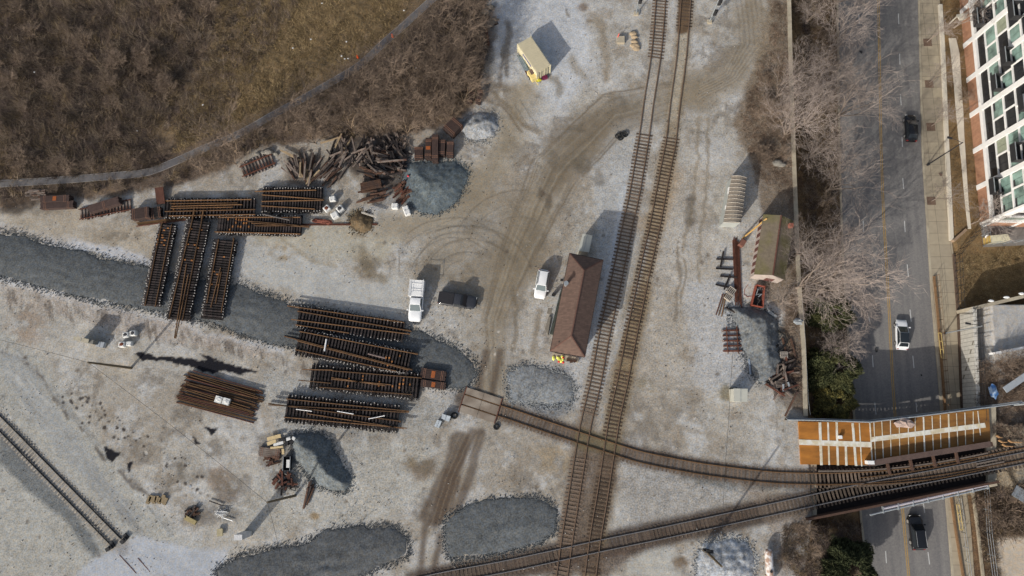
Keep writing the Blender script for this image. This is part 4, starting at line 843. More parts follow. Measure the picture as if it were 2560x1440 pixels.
o = mk('pavement', strip(KR2, [(2342,-300),(2350,0),(2364,380),(2379,600),(2384,628),(2390,740),(2400,1000),(2410,1180),(2426,1300),(2436,1440),(2460,1700)], ZR+0.13), M_PAVE); o['kind'] = 'structure'
M_CURBB = mat('rusty brown edge', C(128,100,72), 0.9, 0.3, 2)
solo('edge_wall', wallstrip([(2335,690),(2345,790),(2352,880),(2362,1010),(2372,1200),(2390,1330),(2408,1440),(2450,1700)], 0.22, ZR, ZR+0.5), M_CURBB, 'low brown edge wall between the road kerb and the lower pavement', 'wall')
solo('retaining_kerb', wallstrip([(2384,635),(2391,740),(2396,800),(2404,1000),(2408,1050)], 0.3, ZR, ZR+0.45), mat('dark kerb', C(92,76,64), 0.9, 0.3), 'dark brown kerb wall along the right side of the lower pavement', 'wall')
solo('pale_edge_wall', wallstrip([(2430,1225),(2444,1330),(2456,1440),(2475,1700)], 0.35, ZR, ZR+0.6), M_CONC, 'pale concrete edge wall right of the pavement below the bridge', 'wall')
# square tree pits
for x, y, nm in ((2319,106,'top'),(2323,210,'second from the top'),(2327,317,'beside the black car'),(2328,502,'lowest')):
    solo('tree_pit', MB().box(P(x, y, ZR+0.14), (1.35, 1.35, 0.03)), mat('brown mulch', C(118,98,84), 0.95, 0.3, 3), f'square brown planting pit in the pavement, {nm}', 'tree pit', 'planting pits in the pavement')
solo('manhole_cover', MB().tube([P(2350,437, ZR+0.13), P(2350,437, ZR+0.16)], 0.3, 20), mat('brown cover', C(90,74,66)), 'round brown cover in the pavement below the street lamp', 'manhole cover')
# planter walls and bed in front of the flats
M_PWALL = mat('white planter wall', C(216,208,192), 0.8, 0.06, 1)
ZP = ZR+0.55
solo('planter_wall', wallstrip([(2348,10),(2354,110),(2360,250),(2363,330),(2370,470),(2376,600)], 0.55, ZR, ZP), M_PWALL, 'long white low wall between the pavement and the brown planting bed', 'wall')
solo('planter_wall', MB().beam(P(2381,603,ZR+0.45), P(2412,575,ZR+0.45), 0.4, 0.9), mat('tan wall', C(150,128,106)), 'short slanting tan wall closing the planting bed near the corner of the flats', 'wall')
def band(pa, pb, z0, z1, n=50):
    top = strip(pa, pb, z1, n=n); m_ = len(top.v); top.v += [(x, y, z0) for x, y, z in top.v]
    for i in range(n-1): top.f += [(2*i, 2*i+2, m_+2*i+2, m_+2*i), (2*i+1, m_+2*i+1, m_+2*i+3, 2*i+3)]
    top.f += [(0, m_, m_+1, 1), (m_-2, m_-1, 2*m_-1, 2*m_-2)]; return top
solo('planter_wall', band([(2372,95),(2377,133),(2384,200),(2391,289),(2396,340),(2403,400),(2412,500),(2420,572)], [(2390,95),(2399,133),(2403,200),(2409,289),(2411,340),(2415,400),(2421,500),(2428,572)], ZR, ZP), M_PWALL, 'broad inner white wall between the planting bed and the grey gutter of the flats', 'wall')
bed = strip([(2360,10),(2372,330),(2386,606)], [(2384,10),(2404,330),(2420,575)], ZR+0.42); tagp(mk('planting_bed', bed, mat_grain('mulch bed', False, C(128,104,82))), kind='structure')
gut = strip([(2395,60),(2405,280),(2413,400),(2430,575)], [(2412,60),(2424,280),(2434,400),(2450,575)], ZR+0.3); tagp(mk('paved_gutter', gut, mat('gutter concrete', C(142,132,116), 0.9, 0.1)), kind='structure')

# ------------------------------------------------------------ retaining wall left of the road
wl = wallstrip([(1966,-300),(1968,0),(1972,150),(1980,400),(1990,660),(1998,790),(2004,860),(2009,1040)], 0.62, -5.6, 0.12)
solo('retaining_wall', wl, M_CONC, 'long concrete wall top running down the left side of the road cutting', 'wall')
# chain fence posts and wire beside the wall
t = thing('wire_fence', P(2020, 900, 0), 0, 'thin wire fence standing just right of the long concrete wall', 'fence')
for k, (x, y) in enumerate(((2006,745),(2012,830),(2017,920),(2021,1000),(2026,1038))):
    mk('post', MB().tube([P(x, y, -2.5), P(x, y, 0.6)], 0.035, 6), M_BLACKSTEEL, t, True)
for z in (0.1, 0.55): mk('wire', MB().tube([P(a, b, z) for a, b in ((2006,745),(2012,830),(2017,920),(2021,1000),(2026,1038))], 0.015, 4), M_GALV, t, True)

# ------------------------------------------------------------ asphalt footpath through the brush
pc = catmull([P(a, b, 0) for a, b in PATHC], 0.8); Lp = offset_line(pc, 0.56); Rp = offset_line(pc, -0.56); mb = MB()
for i, (a, b) in enumerate(zip(Lp, Rp)): mb.v += [(a.x, a.y, 0.13), (b.x, b.y, 0.13)]
mb.f = [(2*i, 2*i+1, 2*i+3, 2*i+2) for i in range(len(Lp)-1)]
tagp(mk('path', mb, mat('old path asphalt', C(112,110,110), 0.9, 0.14, 1.5, col2=C(96,94,96), s2=0.3)), kind='structure')
for s_, L_ in ((0.0, Lp), (0.0, Rp)):
    e = MB()
    for i in range(len(L_)-1): e.beam(L_[i]+Vector((0,0,0.12)), L_[i+1]+Vector((0,0,0.12)), 0.07, 0.06)
    tagp(mk('path_edging', e, mat('pale edging', C(142,138,134), 0.9, 0.3, 2)), kind='structure')

# ------------------------------------------------------------ brick station building
def bilerp(c, u, v): return c[0]*(1-u)*(1-v)+c[1]*u*(1-v)+c[2]*u*v+c[3]*(1-u)*v
def mat_shingle(name, c1, c2, sc=1.0):
    m = bpy.data.materials.new(name); m.use_nodes = True; n = m.node_tree; L = n.links; b = n.nodes['Principled BSDF']; b.inputs['Roughness'].default_value = 0.9
    tc = n.nodes.new('ShaderNodeTexCoord'); br = n.nodes.new('ShaderNodeTexBrick'); br.inputs['Scale'].default_value = sc; br.inputs['Brick Width'].default_value = 0.5; br.inputs['Row Height'].default_value = 0.2
    br.inputs['Color1'].default_value = (*c1, 1); br.inputs['Color2'].default_value = (*c2, 1); br.inputs['Mortar'].default_value = (*[v*0.75 for v in c1], 1); br.inputs['Mortar Size'].default_value = 0.012
    L.new(tc.outputs['Object'], br.inputs['Vector']); nz = n.nodes.new('ShaderNodeTexNoise'); nz.inputs['Scale'].default_value = 2; nz.inputs['Detail'].default_value = 6; L.new(tc.outputs['Object'], nz.inputs[0])
    mr = n.nodes.new('ShaderNodeMapRange'); mr.inputs['To Min'].default_value = 0.7; mr.inputs['To Max'].default_value = 1.3; L.new(nz.outputs['Fac'], mr.inputs[0])
    s = n.nodes.new('ShaderNodeVectorMath'); s.operation = 'SCALE'; L.new(br.outputs['Color'], s.inputs[0]); L.new(mr.outputs[0], s.inputs['Scale']); L.new(s.outputs[0], b.inputs['Base Color']); return m
M_SHG = mat_shingle('brown shingles', C(110,88,77), C(94,75,66))
ze, zr = 4.7, 6.3
rc = [P(1424,633,ze), P(1508,650,ze), P(1462,893,ze), P(1375,878,ze)]      # eaves: NW NE SE SW
ra, rb_ = P(1460,676,zr), P(1428,840,zr)
cen = (rc[0]+rc[2])/2; cen.z = 0
t = thing('station_building', cen, 0, 'long station with a brown hipped shingle roof standing beside the two tracks', 'building')
mb = MB(); mb.add([*rc, ra, rb_], [(0,4,5,3),(1,2,5,4),(0,1,4),(2,3,5),(3,2,1,0)]); roof = mk('roof', mb, M_SHG, t, True)
cap_ = MB()
for a, b in ((ra, rb_), (rc[0], ra), (rc[1], ra), (rc[2], rb_), (rc[3], rb_)): cap_.beam(a+Vector((0,0,.02)), b+Vector((0,0,.02)), 0.16, 0.04)
mk('ridge_caps', cap_, mat('ridge shingles', C(104,76,66)), roof, True)
gt = MB()
for i in range(4): gt.beam(rc[i]-Vector((0,0,.06)), rc[(i+1) % 4]-Vector((0,0,.06)), 0.1, 0.14)
mk('gutter', gt, mat('dark gutter', C(52,44,40)), roof, True)
inn = [bilerp(rc, u, v) for u, v in ((0.1,0.035),(0.9,0.035),(0.9,0.955),(0.1,0.955))]
mk('wall', MB().prism(inn, 0, ze-0.02), mat('brown brick wall', C(120,84,66), 0.9, 0.25, 4), t, True)
SWd = mat('pale window', C(150,160,160), 0.2, 0.1); M_WFR = mat('pale frame', C(190,184,172), 0.7, 0.1)
for k in range(5):
    v = 0.15+k*0.17; a = bilerp([inn[0],inn[1],inn[2],inn[3]], -0.005, v); b = bilerp(inn, -0.005, v+0.07); a.z = b.z = 1.7
    wf = mk('window', MB().beam(a, b, 0.06, 1.3), M_WFR, t, True); a2 = bilerp(inn, -0.015, v+0.008); b2 = bilerp(inn, -0.015, v+0.062); a2.z = b2.z = 1.7; mk('pane', MB().beam(a2, b2, 0.06, 1.1), M_GLASS, wf, True)
for k in range(4):
    v = 0.12+k*0.22; a = bilerp(inn, 1.005, v); b = bilerp(inn, 1.005, v+0.07); a.z = b.z = 1.7; mk('window', MB().beam(a, b, 0.06, 1.3), M_WFR, t, True)
a = bilerp(inn, 0.35, 1.002); b = bilerp(inn, 0.55, 1.002); a.z = b.z = 1.1; mk('door', MB().beam(a, b, 0.08, 2.1), mat('grey door', C(120,120,118)), t, True)
pch = P(1415,709,6.0); mk('vent_pipe', MB().tube([(pch.x,pch.y,4.9),(pch.x,pch.y,6.3)], 0.22, 14).tube([(pch.x,pch.y,6.3),(pch.x,pch.y,6.45)], 0.33, 14), M_GALV, t, True)
pv = P(1397,855,5.3); mk('small_vent', MB().tube([(pv.x,pv.y,4.8),(pv.x,pv.y,5.5)], 0.05, 8), M_BLACKSTEEL, t, True)
# raised platform and rail along the left side
t = thing('loading_platform', P(1385,790), 0, 'narrow green grey timber platform with a pipe rail along the left side of the station', 'platform')
dk = [P(1402,722,0.7), P(1412,724,0.7), P(1389,838,0.7), P(1373,834,0.7)]; mk('deck', MB().prism(dk, 0, 0.7), mat('green grey boards', C(74,80,74), 0.9, 0.3, 5), t, True)
for f_ in np.linspace(0, 1, 6): q = bilerp([dk[0],dk[1],dk[2],dk[3]], 0.03, f_); mk('post', MB().tube([(q.x,q.y,0.7),(q.x,q.y,1.7)], 0.04, 6), M_GALV, t, True)
for z in (1.25, 1.7): a = bilerp(dk, 0.03, 0); b = bilerp(dk, 0.03, 1); a.z = b.z = z; mk('hand_rail', MB().tube([a, b], 0.04, 6), M_GALV, t, True)
mk('ramp', MB().prism([P(1362,822,0.3), P(1372,790,0.5), P(1377,792,0.5), P(1370,838,0.3)], 0, 0.35), mat('grey boards', C(130,124,114), 0.9, 0.2), t, True)
solo('doormat', MB().prism([P(1370,770,0), P(1381,772,0), P(1377,786,0), P(1367,784,0)], 0.01, 0.05), mat('grey mat', C(128,122,112)), 'flat grey mat on the ground left of the station platform', 'mat')
solo('rain_barrel', MB().tube([P(1384,737,0), P(1384,737,0.9)], 0.28, 14), M_TYRE, 'black round barrel between the small white car and the station', 'barrel')
solo('wall_meter_stand', MB().tube([P(1405,700,0), P(1405,700,1.7)], 0.07, 8).box(P(1405,700,1.9), (0.45,0.3,0.5)), M_BLACKSTEEL, 'dark meter stand against the left wall of the station', 'meter')
solo('pipe_barrier', MB().tube([P(1367,740,0.0), P(1367,740,0.9), P(1398,743,0.9), P(1398,743,0)], 0.035, 6), M_GALV, 'thin pipe barrier in front of the black barrel', 'barrier')
# clutter at the south wall
rr = random.Random(5)
for k in range(14):
    x, y = rr.uniform(1383,1408), rr.uniform(891,903)
    if k < 9: solo('safety_vest_bag', MB().blob(P(x, y, 0.55), (0.2,0.26,0.14), k, 0.25), mat('yellow fabric', (0.75,0.78,0.16), 0.8, 0.3, 6), 'bright yellow bundle in the row of safety gear at the station wall', 'bundle', 'yellow bundles at the station wall')
for k, (x, y) in enumerate(((1407,894),(1397,904),(1408,906))):
    solo('hard_hat', MB().blob(P(x, y, 0.6), (0.18,0.18,0.12), k, 0.02), mat('red plastic', (0.62,0.03,0.03), 0.4, 0.05), 'red helmet among the yellow bundles at the station wall', 'helmet', 'red helmets at the station wall')
t = thing('work_bench', P(1410,893), -0.2, 'long pale bench covered with gear along the lower wall of the station', 'bench')
mk('bench_top', MB().beam(P(1380,888,0.45), P(1446,901,0.45), 0.75, 0.06), M_CONC, t, True)
for p in ((1384,893),(1440,905)): mk('leg', MB().beam(P(*p, 0.21)-Vector((0.25,0,0)), P(*p, 0.21)+Vector((0.25,0,0)), 0.08, 0.42), M_CONC, t, True)
for k, (x, y) in enumerate(((1420,900),(1428,904),(1437,903))): solo('dark_crate', MB().box(P(x, y, 0.6), (0.42,0.36,0.24), 0.2*k), mat('brown crate', C(78,58,46), 0.9, 0.3), ('left','middle','right')[k]+' brown crate on the bench at the lower wall of the station', 'crate', 'brown crates on the bench')

# ------------------------------------------------------------ cabinets, huts, boxes
def cabinet(name, corners, z1, m, label, cat, lidm=None, z0=0.0, group=None, seam=True, over=0.06):
    cs = [P(*c, z1) for c in corners]; ce = (cs[0]+cs[2])/2; ce.z = z0; t = thing(name, ce, 0, label, cat, group)
    mk('cabinet_body', MB().prism(cs, z0+0.12, z1), m, t, True)
    mk('plinth', MB().prism([ce+(c-ce)*1.04 for c in cs], z0, z0+0.12), M_CONC, t, True)
    big = [Vector((ce.x, ce.y, 0))+(Vector((c.x-ce.x, c.y-ce.y, 0)))*(1+over) for c in cs]; mk('lid', MB().prism(big, z1+0.002, z1+0.07), lidm or m, t, True)
    if seam: a, b = (big[0]+big[1])/2, (big[3]+big[2])/2; a.z = b.z = z1+0.085; mk('seam', MB().beam(a, b, 0.05, 0.03), M_GALV, t, True)
    a, b = cs[3]*0.75+cs[2]*0.25, cs[3]*0.25+cs[2]*0.75; a.z = b.z = (z0+z1)/2; d = (b-a).normalized(); n = Vector((d.y, -d.x, 0))
    mk('door', MB().beam(a+n*0.03, b+n*0.03, 0.04, (z1-z0)*0.8), lidm or m, t, True)
    return t
M_PALEMETAL = mat('pale painted metal', C(186,186,176), 0.6, 0.06, 1); M_TANM = mat('tan painted metal', C(168,160,138), 0.6, 0.08, 1)
cabinet('signal_hut', [(1457,586),(1480,590),(1472,630),(1446,626)], 2.7, M_PALEMETAL, 'pale grey signal hut standing just above the station roof', 'hut')
cabinet('signal_hut', [(1835,972),(1868,973),(1867,1004),(1836,1003)], 2.4, M_PALEMETAL, 'square pale signal hut alone near the scrap timber by the wall', 'hut')
cabinet('equipment_cabinet', [(186,841),(222,848),(220,857),(184,849)], 2.2, mat('beige metal', C(176,168,148), 0.7), 'long narrow beige cabinet with a wide shadow on the left of the yard', 'cabinet')
cabinet('equipment_cabinet', [(221,848),(234,850),(232,860),(219,857)], 1.9, mat('dull grey metal', C(124,122,116)), 'small dull grey cabinet joined to the long beige one', 'cabinet', seam=False)
cabinet('battery_box', [(243,853),(261,856),(257,869),(240,866)], 0.7, mat('light grey metal', C(164,170,176)), 'low light grey box right of the long beige cabinet', 'box')
cabinet('battery_box', [(1106,1035),(1126,1041),(1122,1054),(1104,1046)], 0.8, mat('silver metal', C(182,190,196)), 'upper silver box near the left end of the plank crossing', 'box', group='silver boxes by the crossing')
cabinet('battery_box', [(1093,1050),(1104,1053),(1097,1070),(1086,1065)], 0.8, mat('silver metal', (0,0,0)), 'lower silver box near the left end of the plank crossing', 'box', group='silver boxes by the crossing')
cabinet('relay_cabinet', [(586,1337),(605,1337),(605,1350),(586,1350)], 3.4, mat('white metal', C(206,206,206)), 'tall narrow white cabinet casting a long shadow at the lower left', 'cabinet', seam=False)
solo('plywood_square', MB().box(P(550,1331,0.3), (0.8,1.0,0.2), 0.1), mat('pale plywood', C(170,160,130)), 'square pale wooden lid between the rubbish heap and the white cabinet', 'lid')
for x, y, r_, nm in ((1136,1039,0.5,'beside the upper silver box'),(1241,1067,0.45,'just below the curved rails')):
    p = P(x, y, 0.14); mb = MB(); n = 20
    for i in range(n):
        a = 2*math.pi*i/n
        for j in range(8): b = 2*math.pi*j/8; mb.v.append((p.x+(r_*0.75+r_*0.27*math.cos(b))*math.cos(a), p.y+(r_*0.75+r_*0.27*math.cos(b))*math.sin(a), p.z+0.13*math.sin(b)))
    mb.f = [(i*8+j, i*8+(j+1) % 8, ((i+1) % n)*8+(j+1) % 8, ((i+1) % n)*8+j) for i in range(n) for j in range(8)]
    solo('old_tyre', mb, M_TYRE, 'black tyre lying flat '+nm, 'tyre', 'tyres on the ground', smooth=True)
# bulk bags
M_BAG = mat('white woven bag', (0.62,0.62,0.6), 0.8, 0.12, 3); M_BLUEB = mat('white lid', (0.7,0.7,0.7))
def bag(x, y, s, rz, fill, label):
    p = P(x, y, 0); t = thing('bulk_bag', p, rz, label, 'bulk bag', 'white bulk bags')
    mb = MB(); mb.box((0,0,s*0.42), (s,s*0.92,s*0.84)); o = mk('sack', mb, M_BAG, t)
    bv = o.modifiers.new('soft', 'BEVEL'); bv.width = 0.16*s; bv.segments = 3
    if fill: mk('contents', MB().blob((0,0,s*0.84), (s*0.32,s*0.28,0.08), int(x), 0.3), fill, t)
    for a, b in ((-1,-1),(1,-1),(1,1),(-1,1)): mk('lifting_loop', MB().tube([(a*s*0.4,b*s*0.36,s*0.8),(a*s*0.3,b*s*0.3,s*0.95),(a*s*0.2,b*s*0.36,s*0.82)], 0.03, 5), M_BAG, t)
FR = mat('rust brown fill', C(110,62,44), 0.9, 0.3, 5); FD = mat('dark fill', C(60,60,64), 0.9, 0.4, 6)
for a in ((834,500,0.95,0.2,None,'plain white bulk bag, topmost of the four below the scrap timber'),(820,524,1.0,0.7,FR,'white bulk bag full of rust brown pieces beside the stacked track'),(853,525,1.05,0.7,FD,'white bulk bag with dark contents right of the rust filled one'),(840,541,1.1,0.5,None,'wide white bulk bag, lowest of the four beside the stacked track'),(989,518,1.0,0.0,None,'white bulk bag left of the tilted one by the round stone heap'),(1016,524,0.9,0.3,None,'upper part filled white bulk bag touching the round stone heap'),(1020,534,0.95,0.3,None,'stained white bulk bag at the lower edge of the round stone heap'),(320,838,0.9,0.1,FD,'white bulk bag with dark contents, upper left of the four by the ditch water'),(338,834,0.9,0.1,FD,'white bulk bag with dark contents, upper right of the four by the ditch water'),(311,862,0.95,0.0,FR,'white bulk bag of rust brown pieces, lower left of the four by the ditch water'),(328,860,0.8,0.0,None,'closed grey white bulk bag, lower right of the four by the ditch water')): bag(*a)
for x, nm in ((547,'left'),(566,'right')):
    o = solo('white_bundle', MB().box(P(x,999+(x-547)*0.25,0.7), (1.0,0.95,0.4), -0.27).blob(P(x,999+(x-547)*0.25,0.88), (0.4,0.35,0.1), x, 0.3), M_BAG, nm+' one of two white wrapped bundles lying on the rail stack', 'bundle', 'white bundles on the rail stack')

# ------------------------------------------------------------ shipping container
zc = 2.6; cc = [P(1293,107,zc), P(1327.5,91,zc), P(1375,161,zc), P(1341,180,zc)]
d1 = (cc[2]-cc[1]).normalized(); n1v = Vector((d1.y, -d1.x, 0)); Lc = 5.7; Wc = 2.44
o0 = cc[1]; cc = [o0+n1v*Wc if (o0+n1v*Wc-cc[0]).length < (o0-n1v*Wc-cc[0]).length else o0-n1v*Wc, o0, o0+d1*Lc, None]; nv = (cc[0]-cc[1]).normalized(); cc[3] = cc[2]+nv*Wc
M_CREAM = mat('cream container paint', C(214,206,176), 0.5, 0.06, 0.8); M_CREAM2 = mat('cream container roof', C(196,186,158), 0.6, 0.08, 0.8)
ce = (cc[0]+cc[2])/2; ce.z = 0; t = thing('shipping_container', ce, math.atan2(d1.y, d1.x), 'cream shipping container casting a large shadow on the pale gravel', 'container')
def rect3(c, z): return [Vector((p.x, p.y, z)) for p in c]
ins = [ce+(Vector((p.x, p.y, 0))-ce)*0.97 for p in cc]; mk('box_body', MB().prism(ins, 0.1, zc-0.05), M_CREAM, t, True)
rf = mk('roof', MB().prism(cc, zc-0.05, zc), M_CREAM2, t, True); rb2 = MB()
for k in range(15): a = cc[1]+d1*(0.3+k*0.365)+nv*0.12; rb2.beam(Vector((a.x,a.y,zc+.012)), Vector((a.x,a.y,zc+.012))+nv*(Wc-0.24), 0.17, 0.03)
mk('roof_ribs', rb2, M_CREAM2, rf, True)
for side, base in ((0, cc[1]), (1, cc[0])):
    sb = MB(); out = -nv if side == 0 else nv
    for k in range(20): a = base+d1*(0.2+k*0.28); a = Vector((a.x, a.y, 0)); sb.beam(a-out*0.02+Vector((0,0,.2)), a-out*0.02+Vector((0,0,zc-.15)), 0.1, 0.06)
    mk('side_corrugation', sb, M_CREAM, t, True)
for c_ in cc: mk('corner_post', MB().box((c_.x, c_.y, zc/2), (0.16, 0.16, zc+0.02), math.atan2(d1.y, d1.x)), M_CREAM, t, True)
mk('frame_rail', MB().beam(Vector((cc[0].x,cc[0].y,zc-0.1)), Vector((cc[3].x,cc[3].y,zc-0.1)), 0.12, 0.14).beam(Vector((cc[1].x,cc[1].y,zc-0.1)), Vector((cc[2].x,cc[2].y,zc-0.1)), 0.12, 0.14), M_CREAM, t, True)
for s in (0.03, 0.52):
    a = cc[2]+nv*(Wc*s); b = cc[2]+nv*(Wc*(s+0.45)); a = Vector((a.x,a.y,1.3))-d1*0.0; b = Vector((b.x,b.y,1.3)); dd = mk('door', MB().beam(a-d1*0.02, b-d1*0.02, 0.08, 2.3), M_CREAM, t, True)
    for f_ in (0.3, 0.7): q = a+(b-a)*f_+d1*0.05; mk('lock_bar', MB().tube([(q.x,q.y,0.2),(q.x,q.y,2.4)], 0.035, 6), M_BLACKSTEEL, dd, True)
bl_ = mk('blue_stripe', MB().beam(Vector((*(cc[0]+d1*1.6+nv*0.03)[:2], 1.9)), Vector((*(cc[0]+d1*4.0+nv*0.03)[:2], 1.9)), 0.04, 0.3), mat('blue paint', C(70,76,140), 0.5, 0.1), t, True)
t = thing('steel_profiles', P(1306,160), 0, 'stack of long grey steel profiles leaning along the cream container', 'steel profiles')
for k in range(5): mk('profile', MB().beam(P(1294+k*2.6,138+k,0.2+0.12*k), P(1312+k*2.6,175+k,0.2+0.12*k), 0.2, 0.1), M_GALV if k % 2 else mat('teal grey steel', C(120,136,140), 0.6), t, True)
t = thing('yellow_trailer', P(1332,194), -1.05, 'small pale yellow trailer with a load parked at the container corner', 'trailer')
mk('tank_body', MB().box((0,0,0.75), (1.7,1.15,0.9)), mat('pale yellow paint', C(226,206,140), 0.5, 0.08), t); mk('load', MB().box((-0.35,0.1,1.25), (0.8,0.75,0.15)).box((-0.5,0.2,1.36), (0.3,0.4,0.1)), mat('brown grey load', C(110,92,84), 0.9, 0.5, 8), t)
mk('draw_bar', MB().beam((0.8,0,0.4), (1.7,0,0.35), 0.1, 0.1), mat('pale yellow paint', (0,0,0)), t); wheel(t, -0.1, 0.62, 0.3, 0.16, 1); wheel(t, -0.1, -0.62, 0.3, 0.16, -1)
solo('yellow_cover', MB().blob(P(1345,200,0.25), (0.55,0.32,0.25), 3, 0.2), mat('strong yellow', C(196,188,60), 0.6, 0.1), 'bright yellow cover on the ground between the container doors and the trailer', 'cover')
solo('maroon_box', MB().box(P(1362,194,0.25), (0.8,0.5,0.5), 0.3), mat('maroon plastic', C(104,34,66), 0.5, 0.1), 'flat maroon box on the ground below the container doors', 'box')
solo('wooden_board', MB().box(P(1318,183,0.15), (0.35,1.1,0.1), 0.5), mat('red brown board', C(96,62,50)), 'short red brown board between the steel profiles and the yellow trailer', 'board')

# ------------------------------------------------------------ metal shelter
M_ROOFM = mat('weathered metal roofing', C(146,136,122), 0.55, 0.18, 1.2, col2=C(128,118,106), s2=0.6)
t = thing('metal_shelter', P(1836,500), 0, 'long silver metal shelter with a ribbed roof beside the dark shaded ditch', 'shelter')
ev = [P(1829,440,2.7), P(1867,445,2.7), P(1853,557,2.7), P(1808,556,2.7)]
mk('wall', MB().prism([bilerp(ev, u, v) for u, v in ((0.03,0.01),(0.97,0.01),(0.97,0.99),(0.03,0.99))], 0, 2.7), mat('galvanised wall sheet', C(168,172,168), 0.45, 0.1, 1), t, True)
mb = MB(); nU, nV = 7, 12
for j in range(nV+1):
    for i in range(nU): u = i/(nU-1); p = bilerp(ev, u, j/nV); mb.v.append((p.x, p.y, 2.72+0.45*math.sin(math.pi*u)))
mb.f = [(j*nU+i, j*nU+i+1, (j+1)*nU+i+1, (j+1)*nU+i) for j in range(nV) for i in range(nU-1)]
n0 = len(mb.v); 
for j in (0, nV): mb.f.append(tuple(j*nU+i for i in range(nU)))
rf = mk('roof', mb, M_ROOFM, t, True)
for j in range(13):
    mb = MB(); pp = []
    for i in range(nU): u = i/(nU-1); p = bilerp(ev, u, j/12); pp.append((p.x, p.y, 2.75+0.45*math.sin(math.pi*u)))
    mk('roof_rib', MB().tube(pp, 0.045, 5), mat('pale rib', C(184,176,164), 0.5), rf, True)
for (x, y) in ((1822,477),(1815,522)): mk('notice', MB().box(P(x, y, 2.2), (0.2,1.0,0.6), -0.1), M_WHITE, t, True)

# ------------------------------------------------------------ striped old shed
t = thing('striped_shed', P(1920,620), 0, 'old shed with a mossy brown roof and red and white striped wall under the trees', 'shed')
zs1, zs2 = 2.6, 3.7
el = [P(1908,536,zs1), P(1885,686,zs1)]; rg = [P(1953,538,zs2), P(1932,688,zs2)]; er = [P(1986,553,zs1), P(1962,700,zs1)]
mk('roof', MB().add([el[0], el[1], rg[1], rg[0], er[0], er[1]], [(0,1,2,3),(3,2,5,4)]), mat('mossy felt roof', C(112,102,88), 0.95, 0.2, 2, col2=C(104,98,68), s2=0.35), t, True)
wi = [el[0]*0.96+er[0]*0.04, er[0]*0.96+el[0]*0.04, er[1]*0.96+el[1]*0.04, el[1]*0.96+er[1]*0.04]
M_SWALL = mat('chalky white boards', C(176,164,156), 0.8, 0.1, 2); wl_ = mk('wall', MB().prism(wi, 0, zs1-0.02), M_SWALL, t, True)
g1 = wi[3]; g2 = wi[2]; mk('gable', MB().add([Vector((g1.x,g1.y,zs1-.02)), Vector((g2.x,g2.y,zs1-.02)), rg[1]-Vector((0,0,.05)), Vector((g1.x,g1.y+.1,zs1-.02)), Vector((g2.x,g2.y+.1,zs1-.02)), rg[1]+Vector((0,.1,-.05))], [(0,1,2),(3,5,4),(0,2,5,3),(1,4,5,2),(0,3,4,1)]), M_SWALL, t, True)
for k in range(8):
    a = wi[0]+(wi[3]-wi[0])*(0.04+k*0.12); b = wi[0]+(wi[3]-wi[0])*(0.10+k*0.12); a = Vector((a.x-0.02, a.y, 1.5)); b = Vector((b.x-0.02, b.y, 1.5))
    mk('red_panel', MB().beam(a, b, 0.06, 1.9), mat('dark red boards', C(96,62,56), 0.9, 0.2), wl_, True)
a, b = wi[3]+(wi[2]-wi[3])*0.45, wi[3]+(wi[2]-wi[3])*0.75; mk('door', MB().beam(Vector((a.x,a.y-.03,1.1)), Vector((b.x,b.y-.03,1.1)), 0.06, 1.6), mat('dark red boards', (0,0,0)), t, True)
mk('ridge_board', MB().beam(rg[0]+Vector((0,0,.03)), rg[1]+Vector((0,0,.03)), 0.2, 0.06), mat('red ridge', C(104,72,62)), t, True)
pc2 = P(1978,563,3.6); mk('chimney', MB().box((pc2.x, pc2.y, 3.1), (0.55,0.55,1.4)), mat('red brick', C(150,92,76), 0.9, 0.3, 6), t, True)
rod((1856,596),(1917,546),0.13,0.3,mat('yellow timber',C(186,150,92)),'yellow_pole','yellow timber pole leaning from the ground onto the shed roof','pole',z2=2.9)
solo('rusty_box', MB().box(P(1855,608,0.45), (0.75,1.1,0.9), -0.6).box(P(1857,606,0.95), (0.6,0.9,0.08), -0.6), mat('rusty sheet', C(120,82,70), 0.8, 0.3), 'rusty box standing at the upper end of the narrow rail stack', 'box')
# red open skip with scrap
M_REDR = mat('faded red steel', C(140,74,58), 0.8, 0.3, 2)
t = thing('scrap_trough', P(1896,742), 0, 'long open red trough full of scrap below the striped shed', 'trough')
sk = [P(1892,712,0.9), P(1912,716,0.9), P(1908,768,0.9), P(1880,762,0.9)]
mk('floor', MB().prism([Vector((p.x,p.y,0)) for p in sk], 0.05, 0.15), M_BLACKSTEEL, t, True)
for i in range(4): a, b = sk[i], sk[(i+1) % 4]; mk('side_plate', MB().beam(Vector((a.x,a.y,0.5)), Vector((b.x,b.y,0.5)), 0.12, 0.9), M_REDR, t, True)
rr = random.Random(9)
for k in range(9):
    q = bilerp(sk, rr.uniform(0.2,0.8), rr.uniform(0.1,0.9)); solo('scrap_bar', MB().box((q.x,q.y,0.3+rr.random()*0.5), (rr.uniform(0.5,1.3),0.1,0.1), rr.uniform(0,3), 0, rr.uniform(-.3,.3)), M_BLACKSTEEL if k % 2 else M_GALV, 'short scrap bar lying in the open red trough', 'scrap bar', 'scrap bars in the red trough')
solo('red_cable', MB().tube([P(a, b, 0.06) for a, b in ((1870,712),(1862,722),(1860,736),(1868,742),(1884,740))], 0.035, 5), M_REDR, 'thin red cable looping on the ground left of the red trough', 'cable')
solo('black_hose', MB().tube([P(a, b, z) for a, b, z in ((1893,896,.3),(1915,896,.5),(1935,888,.5),(1955,872,.5),(1968,855,.4),(1963,838,.4),(1945,828,.3))], 0.14, 8), M_TYRE, 'thick black hose curving over the dark stone heap by the wall', 'hose', smooth=True)
